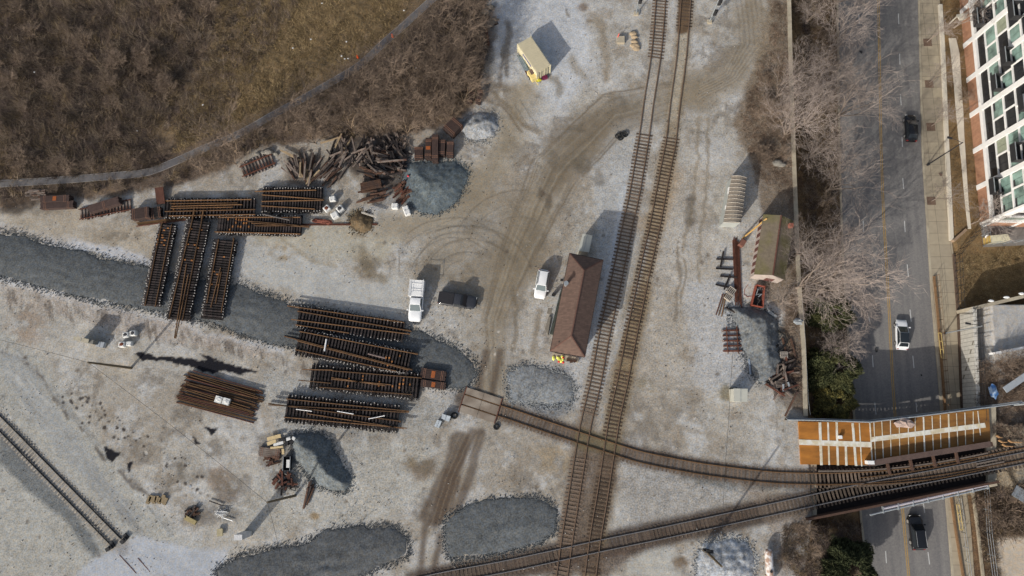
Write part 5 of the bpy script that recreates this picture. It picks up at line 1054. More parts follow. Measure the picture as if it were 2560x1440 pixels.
solo('black_hose', MB().tube([P(a, b, z) for a, b, z in ((1912,915,.2),(1913,900,.5),(1922,880,.6),(1940,868,.6),(1946,862,.5))], 0.14, 8), M_TYRE, 'shorter black hose crossing under the long one beside the stone heap', 'hose', smooth=True)
def crate(x, y, w_, l_, rz, m, label, group, z=0.0):
    t = thing('slatted_crate', P(x, y, z), rz, label, 'crate', group)
    for s in (-1, 1):
        mk('side_rail', MB().box((s*w_/2, 0, 0.3), (0.07, l_, 0.5)), m, t)
    for k in range(5): mk('slat', MB().box((0, (k-2)*l_/4.4, 0.55), (w_, 0.1, 0.05)), m, t)
    mk('crate_floor', MB().box((0,0,0.06), (w_, l_, 0.05)), M_BLACKSTEEL, t)
M_WOODP = mat('pale grey wood', C(168,160,150), 0.9, 0.2)
crate(1826,728,1.0,1.1,0.9,M_WOODP,'pale slatted crate left of the narrow rail stack, upper one','slatted crates')
crate(1820,743,1.0,1.0,0.9,M_WOODP,'pale slatted crate left of the narrow rail stack, lower one','slatted crates')
crate(1957,888,1.0,0.9,0.0,M_WOODP,'pale slatted crate beside the black hose above the scrap timber','slatted crates')
crate(1950,960,1.5,0.9,0.1,M_TIEG,'grey slatted crate in the middle of the scrap timber by the wall','slatted crates')
for k, (p, q, z) in enumerate((((1917,913),(1929,932),0.4),((1958,978),(1958,960),0.5),((1974,972),(1970,955),0.5),((1914,960),(1962,990),0.5),((1958,975),(1996,962),0.6))):
    solo('scrap_beam', MB().beam(P(*p, z), P(*q, z+0.2), 0.22, 0.18), (M_WOODP, M_GALV, M_GALV, M_RUSTD, M_RUSTD)[k], ('pale board at the left edge of the scrap timber by the wall','left grey steel beam inside the scrap timber','right grey steel beam inside the scrap timber','long rusty beam below the scrap timber by the wall','rusty beam reaching from the scrap timber to the wall')[k], 'beam')
rod((1873,898),(1876,936),0.16,0.2,mat('pale blue pipe',C(124,136,152),0.6,0.1),'blue_pipe','pale blue pipe on the ground above the lone square signal hut','pipe')
rod((1813,768),(1845,785),0.14,0.3,M_TIED,'dark_beam','dark beam at the upper left edge of the stone heap by the wall','beam')
# signal fragments near the heap
solo('fallen_signal', MB().tube([P(1919,768,0.4), P(1923,778,0.9)], 0.14, 8).box(P(1930,785,0.5), (1.5,0.4,0.3), -0.7), M_GALV, 'fallen grey signal head with a mast piece at the top of the stone heap', 'signal')
solo('crushed_bin', MB().blob(P(1997,803,0.5), (0.7,0.5,0.4), 4, 0.35), M_GALV, 'crumpled pale metal piece on the end of the concrete wall', 'scrap')
# small scrap group at the lower middle
t = thing('board_stack', P(680,1100), 0, 'stack of pale plywood offcuts on the scrap by the small stone heap', 'boards')
for k, (a, b, w_) in enumerate((((668,1098),(702,1089),0.5),((668,1110),(690,1102),0.5),((684,1113),(708,1106),0.4),((676,1120),(708,1117),0.3),((707,1122),(708,1136),0.35))): mk('board', MB().beam(P(*a, 0.5+0.05*k), P(*b, 0.5+0.05*k), w_, 0.1), mat('pale ply', C(204,182,140), 0.8, 0.15) if k != 2 else M_BAG, t, True)
t = thing('tool_bin', P(721,1158), 0.02, 'black open bin with a white bundle inside next to the small stone heap', 'bin')
for s in (-1, 1): mk('bin_side', MB().box((s*0.5,0,0.4), (0.06,1.9,0.8)), M_BLACKSTEEL, t); mk('bin_end', MB().box((0,s*0.95,0.4), (1.0,0.06,0.8)), M_BLACKSTEEL, t)
mk('bin_floor', MB().box((0,0,0.05), (0.95,1.85,0.05)), M_BLACK, t); mk('bin_rim', MB().box((-.5,0,.82), (.07,1.95,.04)).box((.5,0,.82), (.07,1.95,.04)), M_GALV, t)
solo('white_parcel', MB().box(P(721,1159,0.5), (0.45,1.1,0.4), 0.02), M_BAG, 'white parcel inside the black open bin', 'parcel')
for k, (x, y) in enumerate(((711,1099),(722,1097),(730,1104),(735,1097),(718,1108))): solo('plastic_crate', MB().box(P(x, y, 0.35), (0.6,0.45,0.6), 0.4*k).box(P(x, y, 0.68), (0.4,0.3,0.06), 0.4*k), M_BLACK if k % 2 == 0 else M_BAG, ('leftmost black','white','middle black','rightmost white','lowest black')[k]+' crate in the clutter at the top of the small stone heap', 'crate', 'crates by the small stone heap')
t = thing('rusty_skip_frame', P(735,1208), -0.2, 'dark rectangular steel frame lying beside the rusty scrap', 'frame')
for a, b in (((726,1190),(743,1194)),((743,1194),(738,1227)),((738,1227),(722,1222)),((722,1222),(726,1190))): mk('frame_bar', MB().beam(P(*a,.3), P(*b,.3), 0.1, 0.1), M_BLACKSTEEL, t, True)
# tangle of white wire at lower left
rr = random.Random(3); mb = MB()
pts = [P(552+rr.gauss(0,9), 1284+rr.gauss(0,6), rr.uniform(0.05,0.5)) for k in range(60)]; mb.tube(pts, 0.035, 4)
solo('wire_tangle', mb, M_WHITE, 'tangle of bright white wire on the rubbish heap at the lower left', 'wire')
rod((555,1293),(582,1302),0.07,0.2,M_WHITE,'white_pipe','thin white pipe sticking out of the white wire tangle','pipe')
rod((523,1252),(556,1264),0.08,0.2,M_TIED,'dark_rod','thin dark rod lying above the white wire tangle','rod')
solo('plywood_box', MB().beam(P(464,1293,0.2), P(490,1307,0.2), 0.6, 0.4), mat('tan ply', C(160,146,106), 0.85, 0.15), 'long tan plywood box left of the white wire tangle', 'box')
rr = random.Random(12)
for k in range(7): solo('clay_slab', MB().box(P(372+k*7+rr.uniform(-1,1), 1247+rr.uniform(-5,7), 0.12), (0.5,rr.uniform(0.8,1.2),0.22), rr.uniform(-.4,-.1)), mat('tan slab', C(140,124,98), 0.9, 0.2), 'tan slab in the broken row at the edge of the pale dust', 'slab', 'tan slabs in a row')
solo('white_disc', MB().tube([P(475,1216,0.03), P(475,1216,0.12)], 0.17, 14), M_WHITE, 'small white round cap on the brown patch at the lower left', 'cap')
solo('rusty_rubble', MB().blob(P(810,553,0.15), (1.0,0.35,0.25), 5, 0.4).blob(P(796,551,0.15), (0.8,0.4,0.25), 6, 0.4).blob(P(820,556,0.15), (0.6,0.35,0.2), 7, 0.4), mat('red rubble', C(112,66,54), 0.9, 0.4, 6), 'small reddish rubble heap below the four white bulk bags', 'rubble')
solo('red_cone', MB().tube([P(1021,440,0.0), P(1021,440,0.7)], [0.28,0.05], 12), mat('red cone', C(196,70,80)), 'red cone at the left edge of the round stone heap', 'cone')
for x, y, nm in ((895,144,'left of the footpath below the other'),(982,92,'at the right edge of the footpath near its upper end')):
    p = P(x, y, 0.1); t = thing('traffic_cone', p, 0, 'small orange cone '+nm, 'traffic cone', 'cones by the footpath'); mk('base', MB().box((0,0,0.03), (0.45,0.45,0.05)), M_BLACK, t); mk('cone_body', MB().tube([(0,0,0.05),(0,0,0.8)], [0.2,0.05], 12), mat('orange cone', (0.8,0.12,0.03), 0.5), t); mk('collar', MB().tube([(0,0,0.4),(0,0,0.52)], [0.125,0.1], 12), M_WHITE, t)
# concrete block with marker, slabs near the tracks
t = thing('concrete_block', P(1551,103), 0.0, 'square concrete block with a red tipped marker beside the tracks near the top', 'block')
mk('block_body', MB().box((0,0,0.3), (1.15,1.1,0.6)), M_CONC, t); mk('marker', MB().tube([(-0.55,0.3,0.5),(-0.3,0.7,1.1)], 0.06, 8), mat('red white marker', (0.7,0.1,0.08)), t)
for k, (x, y, a, w_) in enumerate(((1583,84,0.4,0.9),(1586,92,-0.4,0.8),(1586,104,0.2,0.8),(1588,115,0.6,1.1),(1590,122,0.9,0.8))): solo('broken_slab', MB().blob(P(x, y, 0.2), (w_*0.7,w_*0.45,0.22), k+30, 0.25), mat('broken concrete', C(176,156,128), 0.9, 0.2, 2), ('topmost','second','third','fourth','lowest')[k]+' broken tan slab in the row left of the western track near the top', 'slab', 'broken slabs beside the track')
for k, (x, y, r_) in enumerate(((1556,337,0.42),(1562,336,0.4),(1551,345,0.35),(1545,340,0.38))):
    p = P(x, y, 0.15+0.1*(k % 2)); mb = MB(); mb.tube([(p.x+r_*math.cos(a), p.y+r_*math.sin(a), p.z) for a in np.linspace(0, 6.2, 16)], 0.1, 6)
    solo('coiled_hose', mb, M_TYRE, ('largest right hand','upper right','lower left','leftmost')[k]+' black coil lying beside the western track', 'coil', 'black coils by the track', smooth=True)
rr = random.Random(31)
for k, (x, y, s) in enumerate(((1228,18,0.6),(1215,30,0.8),(1235,50,0.7),(1205,60,0.6),(1225,60,0.9))): solo('concrete_rubble', MB().blob(P(x, y, 0.3), (s,s*0.7,0.35), k+60, 0.35), mat('grey rubble', C(118,112,104), 0.9, 0.25, 3), ('topmost','second','third','left','lowest')[k]+' grey rubble lump between the brush and the pale gravel', 'rubble', 'rubble at the brush edge')
solo('pallet', MB().box(P(1236,57,0.1), (1.1,0.9,0.1), 0.4).box(P(1236,57,0.2), (1.1,0.1,0.06), 0.4).box(P(1237,55,0.2), (1.1,0.1,0.06), 0.4), M_TIEG, 'small grey pallet by the grey rubble at the brush edge', 'pallet')
rr = random.Random(41)
for k, (x, y, s) in enumerate(((672,380,0.75),(660,381,0.5),(644,385,0.45),(690,385,0.45),(773,380,0.35),(1944,408,0.8),(1955,412,0.6))):
    solo('boulder', MB().blob(P(x, y, s*0.3), (s,s*0.7,s*0.6), k+90, 0.12), mat('grey boulder', C(134,130,122), 0.9, 0.2, 2), 'grey boulder '+('above the small ladder like panel, largest','left of the largest one above the small panel','leftmost above the small panel','just right of the largest one above the small panel','small and bluish above the fan shaped heap','larger of two by the shelter shade','smaller of two by the shelter shade')[k], 'boulder', 'boulders')

# ------------------------------------------------------------ propane tank
t = thing('gas_tank', P(1918,1415), -1.55, 'white stained horizontal gas tank at the bottom edge near the round evergreen', 'tank')
pts = [(x, 0, 0.95) for x in (-2.45,-2.35,-2.15,-1.9,1.9,2.15,2.35,2.45)]
mk('tank_shell', MB().tube(pts, [0.1,0.35,0.5,0.55,0.55,0.5,0.35,0.1], 20), mat('white stained tank paint', (0.72,0.70,0.68), 0.4, 0.08, 1, col2=C(170,140,120), s2=1.8), t, smooth=True)
for x in (-1.3, 1.3): mk('saddle', MB().box((x,0,0.25), (0.3,0.9,0.5)), M_CONC, t)
mk('valve_dome', MB().tube([(0.4,0,1.45),(0.4,0,1.6)], 0.18, 12), M_BLACKSTEEL, t)

# ------------------------------------------------------------ poles, wires, lamps, signals
M_POLE = mat('weathered wooden pole', C(112,100,82), 0.9, 0.2, 3)
def pole(bx, by, tx, ty, h, label, arms=(), equip=False):
    b = P(bx, by, 0); tp = P(tx, ty, h); t = thing('utility_pole', b, 0, label, 'utility pole', 'utility poles')
    mk('shaft', MB().tube([b, tp], [0.2,0.13], 10), M_POLE, t, True)
    for z, L_, a in arms:
        c = b+(tp-b)*(z/h); dd = Vector((math.cos(a), math.sin(a), 0))*L_/2; arm = mk('crossarm', MB().beam(c-dd, c+dd, 0.12, 0.12), M_POLE, t, True)
        for k in (-0.9, -0.5, 0.5, 0.9): q = c+dd*k; mk('insulator', MB().tube([(q.x,q.y,q.z+0.06),(q.x,q.y,q.z+0.22)], 0.05, 6), M_GALV, arm, True)
    if equip:
        for k in range(3): q = b+Vector((-0.35+0.3*k, 0.3, 1.2+k*0.5)); mk('junction_box', MB().box(q, (0.5,0.4,0.7)), M_BLACKSTEEL, t, True)
    return tp
pA = pole(328,920,220,906,10.0,'wooden utility pole standing alone left of the rail stack')
pB = pole(738,1239,668,1256,10.3,'wooden utility pole between the rusty scrap and the tall white cabinet')
pC = pole(1763,1377,1804,1416,8.8,'wooden utility pole with dark boxes at its foot beside the pale bluish heap', ((1.6,2.2,-0.5),(2.4,1.8,-0.5)), True)
def wire(pts, r, label, group='overhead wires'):
    out = []
    for a, b in zip(pts, pts[1:]):
        for k in range(12): f_ = k/12; p = a+(b-a)*f_; p = p-Vector((0,0,4*0.6*f_*(1-f_))); out.append(p)
    out.append(pts[-1]); solo('overhead_wire', MB().tube(out, r, 4, False), M_BLACKSTEEL, label, 'wire', group)
wire([P(-60,835,10), pA, pB, P(720,1500,9)], 0.02, 'thin overhead wire joining the two left utility poles')
wire([pC, P(1822,1050,9), P(1850,700,9)], 0.02, 'thin overhead wire running up from the pole by the pale bluish heap')
def lamp(bx, by, tx, ty, h, label, armdir, z0):
    b = P(bx, by, z0); tp = P(tx, ty, z0+h); t = thing('street_lamp', b, 0, label, 'street lamp', 'street lamps')
    mk('lamp_post', MB().tube([b, tp], [0.11,0.07], 10), M_BLACKSTEEL if by < 500 else M_GALV, t, True); mk('base', MB().tube([b, b+Vector((0,0,0.4))], 0.2, 10), M_BLACKSTEEL, t, True)
    d = Vector((armdir[0], armdir[1], 0)).normalized(); e = tp+d*1.8+Vector((0,0,0.3)); mk('arm', MB().tube([tp-Vector((0,0,0.2)), tp+d*0.9+Vector((0,0,0.2)), e], 0.045, 6), M_BLACKSTEEL, t, True)
    mk('lamp_head', MB().box(e+d*0.3, (0.7,0.28,0.14), math.atan2(d.y, d.x)), M_BLACKSTEEL, t, True)
lamp(2319,412,2407,356,8.8,'black street lamp on the pavement beside the flats', (-1,0.3), ZR+0.13)
lamp(2362,833,2455,815,8.8,'grey street lamp on the lower pavement beside the white block wall', (-1,0.15), ZR+0.13)
lamp(2528,1013,2700,1000,8.0,'lamp post at the right edge above the bridge end', (-1,0.1), 0.0)
def signal(bx, by, tx, ty, h, label, two=False):
    b = P(bx, by, 0); tp = P(tx, ty, h); t = thing('track_signal', b, 0, label, 'railway signal', 'railway signals')
    mk('mast', MB().tube([b, tp], 0.09, 8), M_GALV, t, True); mk('foot', MB().box(b+Vector((0,0,0.2)), (0.7,0.6,0.4)), M_CONC, t, True)
    for f_ in ((0.45,0.85) if two else (0.8,)):
        q = b+(tp-b)*f_; hd = mk('signal_head', MB().box(q+Vector((0.25,-0.25,0)), (0.5,0.3,1.3)), M_BLACKSTEEL, t, True); mk('hood', MB().tube([q+Vector((0.25,-0.4,0.3)), q+Vector((0.25,-0.65,0.3))], 0.14, 8), M_BLACKSTEEL, hd, True)
    mk('ladder', MB().tube([b+Vector((0.25,0.1,0)), tp+Vector((0.25,0.1,0))], 0.025, 5).tube([b+Vector((0.45,0.1,0)), tp+Vector((0.45,0.1,0))], 0.025, 5), M_GALV, t, True)
signal(1773,56,1800,-8,5.6,'railway signal mast with two black heads right of the eastern track at the top', True)
signal(1590,36,1599,-12,5.0,'railway signal mast left of the western track at the top edge')

# ------------------------------------------------------------ railway bridge over the road
def mat_deck(name, c1, c2, c3):
    m = bpy.data.materials.new(name); m.use_nodes = True; n = m.node_tree; L = n.links; b = n.nodes['Principled BSDF']; b.inputs['Roughness'].default_value = 0.8
    tc = n.nodes.new('ShaderNodeTexCoord'); mp = n.nodes.new('ShaderNodeMapping'); mp.inputs['Scale'].default_value = (0.16, 0.55, 1); L.new(tc.outputs['Object'], mp.inputs[0])
    a = n.nodes.new('ShaderNodeTexNoise'); a.inputs['Scale'].default_value = 1; a.inputs['Detail'].default_value = 7; a.inputs['Roughness'].default_value = 0.65; L.new(mp.outputs[0], a.inputs[0])
    r = n.nodes.new('ShaderNodeValToRGB'); e = r.color_ramp.elements; e[0].position = 0.34; e[0].color = (*c1, 1); e[1].position = 0.66; e[1].color = (*c3, 1); k = e.new(0.5); k.color = (*c2, 1)
    L.new(a.outputs['Fac'], r.inputs[0]); L.new(r.outputs[0], b.inputs['Base Color']); return m
M_DECKA = mat_deck('orange rusted deck', C(122,80,26), C(156,100,34), C(184,120,44)); M_DECKB = mat_deck('brown rusted deck', C(96,66,30), C(130,88,38), C(158,112,50))
M_STRIP = mat('white sealing strip', C(220,218,208), 0.7, 0.1, 2.5, col2=C(204,192,164), s2=1.0)
M_GIRD = mat('brown painted girder', C(80,60,50), 0.8, 0.2, 1.5); M_STEELVOID = mat('dark bridge steel and void shade', C(44,38,36), 0.85, 0.2, 1)
t = thing('road_bridge', P(2230,1120,0), 0, 'railway bridge over the road with orange rusted deck plates crossed by white strips', 'bridge')
pA_ = [(1997,1054),(2175,1056),(2186,1163),(2003,1161)]; pB_ = [(2175.5,1054),(2472,1022),(2477,1106),(2186.5,1162)]
mk('deck_plate', MB().prism(poly(pA_, .35), -0.25, 0.35), M_DECKA, t, True); mk('deck_plate', MB().prism(poly(pB_, .35), -0.25, 0.35), M_DECKB, t, True)
def dstrip(a, b, w_, k=0): mk('sealing_strip', MB().beam(P(*a, 0.372+k), P(*b, 0.372+k), w_, 0.03), M_STRIP, t, True)
def cr(x, y): return (1950+x/4.197, 1020+y/4.197)
dstrip(cr(200,358), cr(955,385), 0.74); dstrip(cr(950,332), cr(2155,180), 0.66)
for a, b, w_ in (((418,150),(435,600),.48),((504,150),(516,598),.3),((594,150),(608,602),.38),((690,395),(697,604),.4),((762,158),(798,608),.42),((832,158),(858,612),.2),((943,158),(968,560),.22)): dstrip(cr(*a), cr(*b), w_*0.78, 0.012)
for (a, b) in zip((985,1068,1158,1250,1345,1418,1505,1595,1682,1768,1852,1940,2027,2075), ((1040,1000+0),(1085,530),(1165,508),(1258,508),(1350,500),(1420,465),(1518,465),(1610,455),(1688,418),(1778,425),(1867,410),(1948,390),(2030,358),(2104,292))):
    yt = 150-(a-940)*0.108; bx, by = b if b[1] > 200 else (b[0], 550)
    if a == 985: bx, by = 1003, 552
    dstrip(cr(a, yt+4), cr(bx+(0 if a == 985 else 0), by-4), 0.11 if a not in (1505, 1768) else 0.2, 0.024)
rail_pts = [P(*c, 0.95) for c in ((1968,1049),(2060,1051),(2174,1055),(2300,1040),(2480,1017),(2560,1006))]
rl = mk('parapet_rail', MB().tube(rail_pts, 0.11, 8), M_GALV, t, True); mk('parapet_rail', MB().tube([p-Vector((0,-0.2,0.35)) for p in rail_pts], 0.07, 6), M_GALV, t, True)
eg = MB(); dz_ = Vector((0, 0, 1.15))
for a, b in zip(rail_pts[:-2], rail_pts[1:-1]): eg.beam(a-dz_, b-dz_, 0.14, 2.2)
mk('edge_girder', eg, M_STEELVOID, t, True)
for k in range(13):
    f_ = k/12; p = (P(2174,1053,0)+(P(2480,1017,0)-P(2174,1053,0))*f_) if k > 3 else P(1985+k*55, 1050, 0); mk('parapet_post', MB().tube([(p.x,p.y,-0.2),(p.x,p.y,0.95)], 0.045, 6), M_GALV, t, True)
mk('main_girder', MB().beam(P(2170,1159,0.65), P(2476,1110,0.65), 0.62, 1.1), M_GIRD, t, True)
mk('girder_cap', MB().beam(P(2171,1159,1.22), P(2477,1110,1.22), 0.75, 0.05), mat('grey brown cap', C(92,76,70), 0.8, 0.2, 1.2), t, True)
mk('end_block', MB().box(P(2174,1156,0.9), (0.9,0.5,0.9)), M_WHITE, t, True)
for k in range(4): a = P(2218+k*57, 1158-k*9.3, 0.5); mk('bracket', MB().beam(a, a+Vector((0.35,-1.5,-0.3)), 0.28, 0.35), M_GIRD, t, True)
slab = [(2030,1163),(2190,1166),(2474,1112),(2482,1200),(2200,1258),(2034,1294)]
mk('dark_void_slab', MB().prism(poly(slab, -0.75), -1.3, -0.75), M_STEELVOID, t, True)  # dark slab stands in for the shaded open void seen between the ties
for o in (-0.75, 0.75):
    mk('stringer', rail_mesh(offset_line([P(a, b, -0.7) for a, b in ((2036,1250),(2180,1219),(2400,1177),(2482,1161))], o), 0, 0.55, 0.3), M_STEELVOID, t, True)
mk('south_girder', MB().beam(P(2014,1297,0.1), P(2488,1203,0.1), 0.3, 1.7), M_GIRD, t, True)
wk = [P(2175,1279,0.6), P(2207,1271,0.6), P(2330,1243,0.6), P(2468,1211,0.6)]
mk('walkway_pipe', MB().tube(wk[1:], 0.2, 10), mat('pale lilac grey pipe', C(168,164,172), 0.5, 0.15, 3), t, True); mk('walkway_pipe', MB().tube([p+Vector((0,-0.45,-0.1)) for p in wk], 0.13, 8), M_GALV, t, True)
for k in range(8): a = wk[1]+(wk[3]-wk[1])*(k/7); mk('pipe_clamp', MB().box(a-Vector((0,0.2,0.05)), (0.1,0.9,0.5)), M_GALV, t, True)
mk('abutment', MB().prism(poly([(2018,1046),(2042,1046),(2042,1292),(2018,1297)], -0.3), -5.7, -0.3), M_CONC, t, True)
mk('abutment', MB().prism(poly([(2462,1020),(2490,1016),(2492,1200),(2470,1206)], -0.3), -5.7, -0.3), M_CONC, t, True)
mk('bridge_pier', MB().prism(poly([(2394,1064),(2410,1064),(2420,1216),(2404,1218)], -1.3), ZR, -1.3), M_CONC, t, True)
mk('end_cap', MB().box(P(2478,1209,0.4), (1.0,0.7,0.9), 0.2), M_CONC, t, True)
# weathered guard timbers along the bridge tracks
for k, pts in enumerate((((2045,1178),(2160,1176),(2280,1165),(2400,1146),(2470,1132)), ((2440,1160),(2500,1148)), ((2440,1168),(2520,1152)))):
    p3 = catmull([P(a, b, 0.02) for a, b in pts], 1.0); mk('guard_timber', rail_mesh(p3, 0, 0.14, 0.2), mat('grey guard timber', C(112,102,94), 0.9, 0.2), t, True)
solo('pale_scrub_clump', MB().blob(P(2258,1056,0.8), (1.3,0.7,0.5), 77, 0.5), mat('dry grass clump', C(170,150,140), 0.95, 0.3, 5), 'pale dry tuft hanging over the upper edge of the orange deck', 'grass tuft')
solo('deck_box', MB().box(P(2101,1093,0.6), (0.4,0.4,0.45)).box(P(2101,1093,0.86), (0.46,0.46,0.06)), M_WHITE, 'small white box standing on the white strip of the orange deck', 'box')
rr = random.Random(44)
for k, (x, y) in enumerate(((2490,1088),(2496,1100),(2505,1110),(2520,1100))): solo('fallen_branch', MB().tube([P(x, y, 0.3), P(x+8, y+5, 0.4), P(x+16+6*k, y+6, 0.3)], [0.16,0.13,0.06], 6), mat('tan wood', C(158,122,84), 0.9, 0.2), ('leftmost','second','lowest','rightmost')[k]+' tan broken branch on the dirt right of the brown girder', 'branch', 'broken branches')

# ------------------------------------------------------------ block of flats
ZF = -5.2
o_ = P(2451,564,ZF); o2 = P(2400,20,ZF); dn = (o2-o_).normalized(); de = Vector((dn.y, -dn.x, 0)); rzf = math.atan2(dn.y, dn.x)   # dn runs north, de east
t = thing('apartment_building', o_, 0, 'block of flats with white frames, brick panels and teal glass beside the pavement', 'building')
HB = 17.2; LBd = 58.0; WBd = 17.0
def W(n_, e_, h_): return o_+dn*n_+de*e_+Vector((0,0,h_))
M_FRAME = mat('white facade frame', (0.78,0.77,0.75), 0.6, 0.04, 1); M_BRICK = mat_shingle('orange brick', C(178,134,106), C(164,120,94), 2.0)
M_TEAL = mat('teal glass', C(140,168,158), 0.12, 0.3, 0.7, spec=0.7, col2=C(96,116,110), s2=0.5); M_DKGL = mat('dark window glass', C(44,46,50), 0.08, 0.3, 0.8, spec=0.6); M_BLIND = mat('greenish blinds', C(150,156,136), 0.5, 0.2, 1.5)
mk('core', MB().prism([W(0.35,0.35,0), W(LBd,0.35,0), W(LBd,WBd,0), W(0.35,WBd,0)], ZF, ZF+HB), mat('dark recess wall', C(70,54,48), 0.9, 0.3, 1), t, True)
mk('roof_deck', MB().prism([W(-0.1,-0.1,0), W(LBd,-0.1,0), W(LBd,WBd,0), W(-0.1,WBd,0)], ZF+HB, ZF+HB+0.3), mat('pale roof membrane', C(150,150,148)), t, True)
bay = 6.12; lv = [0.0, 2.5, 3.2, 5.2, 7.75, 10.25, 12.75, 15.2, 17.2]
mb = MB()
def fbox(parent_mb, n0_, n1_, h0, h1, e0, e1): 
    a = [W(n0_, e0, 0), W(n1_, e0, 0), W(n1_, e1, 0), W(n0_, e1, 0)]; parent_mb.prism(a, ZF+h0, ZF+h1)
nb = 9
for k in range(nb+1):
    pm = MB(); fbox(pm, k*bay-0.4+(0.4 if k == 0 else 0), k*bay+0.4, 0, HB, -0.22, 0.4); mk('pier', pm, M_FRAME, t, True)
def beamn(h0, h1, w0=-0.2): pm = MB(); fbox(pm, 0.0, LBd-0.2, h0, h1, w0, 0.39); mk('floor_beam', pm, M_FRAME, t, True)
beamn(2.5, 3.15)
for h in (7.65, 12.65, 16.9): beamn(h, h+0.22, -0.17)
for h in (5.15, 10.15, 15.1): beamn(h, h+0.12, -0.14)
rr = random.Random(99)
for k in range(nb):
    n0_ = k*bay+0.4; n1_ = (k+1)*bay-0.4
    pm = MB(); fbox(pm, n0_, n1_, 0, 2.5, -0.1, 0.38); mk('brick_panel', pm, M_BRICK, t, True)
    for li in range(2, 8):
        h0, h1 = lv[li]+0.12, lv[li+1]-0.06
        if li == 2: segs = [(n0_, n1_, M_DKGL)]
        else:
            mid = n0_+(n1_-n0_)*(0.48 if (k+li) % 2 else 0.56); q = rr.random()
            segs = [(n0_, mid-0.12, M_TEAL if q < 0.5 else M_DKGL), (mid+0.12, n1_, M_BLIND if q > 0.75 else (M_TEAL if rr.random() < 0.55 else M_DKGL))]
            pm = MB(); fbox(pm, mid-0.12, mid+0.12, h0-0.1, h1+0.1, -0.1, 0.37); mk('mullion', pm, M_FRAME, t, True)
        for (a, b, m_) in segs:
            fr = MB(); fbox(fr, a+0.02, b-0.02, h0, h1, 0.06, 0.33); wf = mk('window', fr, M_BLACKSTEEL, t, True)
            nn_ = 2 if b-a < 4 else 4; ww = (b-a-0.1)/nn_
            for q in range(nn_):
                pn = MB(); fbox(pn, a+0.07+q*ww, a+0.01+(q+1)*ww, h0+0.06+(0.0 if (q+k) % 3 else 0.45), h1-0.04, 0.01, 0.08); mk('pane', pn, m_ if (li > 2) else M_DKGL, wf, True)
# balconies: black boxes with railings
for (k, li, f0, f1) in ((0,3,0.55,1.0),(1,5,0.0,0.5),(2,6,0.1,0.5),(3,4,0.0,0.45),(3,5,0.55,1.0),(4,6,0.5,0.95),(5,3,0.0,0.5),(5,5,0.55,1.0),(0,6,0.5,0.95),(6,3,0.5,0.95),(6,5,0.1,0.5),(7,4,0.1,0.5)):
    a = k*bay+0.4+(bay-0.8)*f0; b = k*bay+0.4+(bay-0.8)*f1; h = lv[li]
    fl = MB(); fbox(fl, a, b, h-0.1, h+0.08, -1.6, -0.22); bo = mk('balcony', fl, M_BLACKSTEEL, t, True)
    rl_ = MB(); fbox(rl_, a, b, h+0.08, h+1.1, -1.62, -1.56); fbox(rl_, a, a+0.05, h+0.08, h+1.1, -1.56, -0.22); fbox(rl_, b-0.05, b, h+0.08, h+1.1, -1.56, -0.22); mk('balcony_rail', rl_, M_BLACKSTEEL, bo, True)
    tr = MB(); fbox(tr, a-0.02, b+0.02, h+1.1, h+1.15, -1.66, -1.54); mk('top_rail', tr, M_GALV, bo, True)
# south face
for k in range(4):
    e0 = k*4.2; pm = MB(); c4 = [W(-0.2, e0, 0), W(0.36, e0, 0), W(0.36, e0+0.5, 0), W(-0.2, e0+0.5, 0)]; pm.prism(c4, ZF, ZF+HB); mk('pier', pm, M_FRAME, t, True)
    pm = MB(); pm.prism([W(-0.1, e0+0.5, 0), W(0.34, e0+0.5, 0), W(0.34, e0+4.2, 0), W(-0.1, e0+4.2, 0)], ZF, ZF+2.5); mk('brick_panel', pm, M_BRICK, t, True)
    for li in range(2, 8):
        pm = MB(); pm.prism([W(0.02, e0+0.55, 0), W(0.3, e0+0.55, 0), W(0.3, e0+4.15, 0), W(0.02, e0+4.15, 0)], ZF+lv[li]+0.15, ZF+lv[li+1]-0.1); mk('window', pm, M_DKGL if (k+li) % 2 else M_TEAL, t, True)
for h in (2.5, 5.2, 7.65, 10.15, 12.65, 15.1, 16.8): pm = MB(); pm.prism([W(-0.17, 0.5, 0), W(0.35, 0.5, 0), W(0.35, WBd, 0), W(-0.17, WBd, 0)], ZF+h, ZF+h+0.28); mk('floor_beam', pm, M_FRAME, t, True)
# entrance canopy near the top
t = thing('entrance_canopy', P(2400,30,ZR), 0, 'white flat entrance canopy of the flats near the top edge', 'canopy')
mk('canopy_slab', MB().prism(poly([(2392,36),(2420,32),(2414,48),(2400,50)], -2.6), -2.8, -2.6), M_PWALL, t, True)
for c in ((2396,38),(2412,46)): q = P(*c, -2.7); mk('column', MB().tube([(q.x,q.y,ZR),(q.x,q.y,-2.8)], 0.12, 8), M_PWALL, t, True)
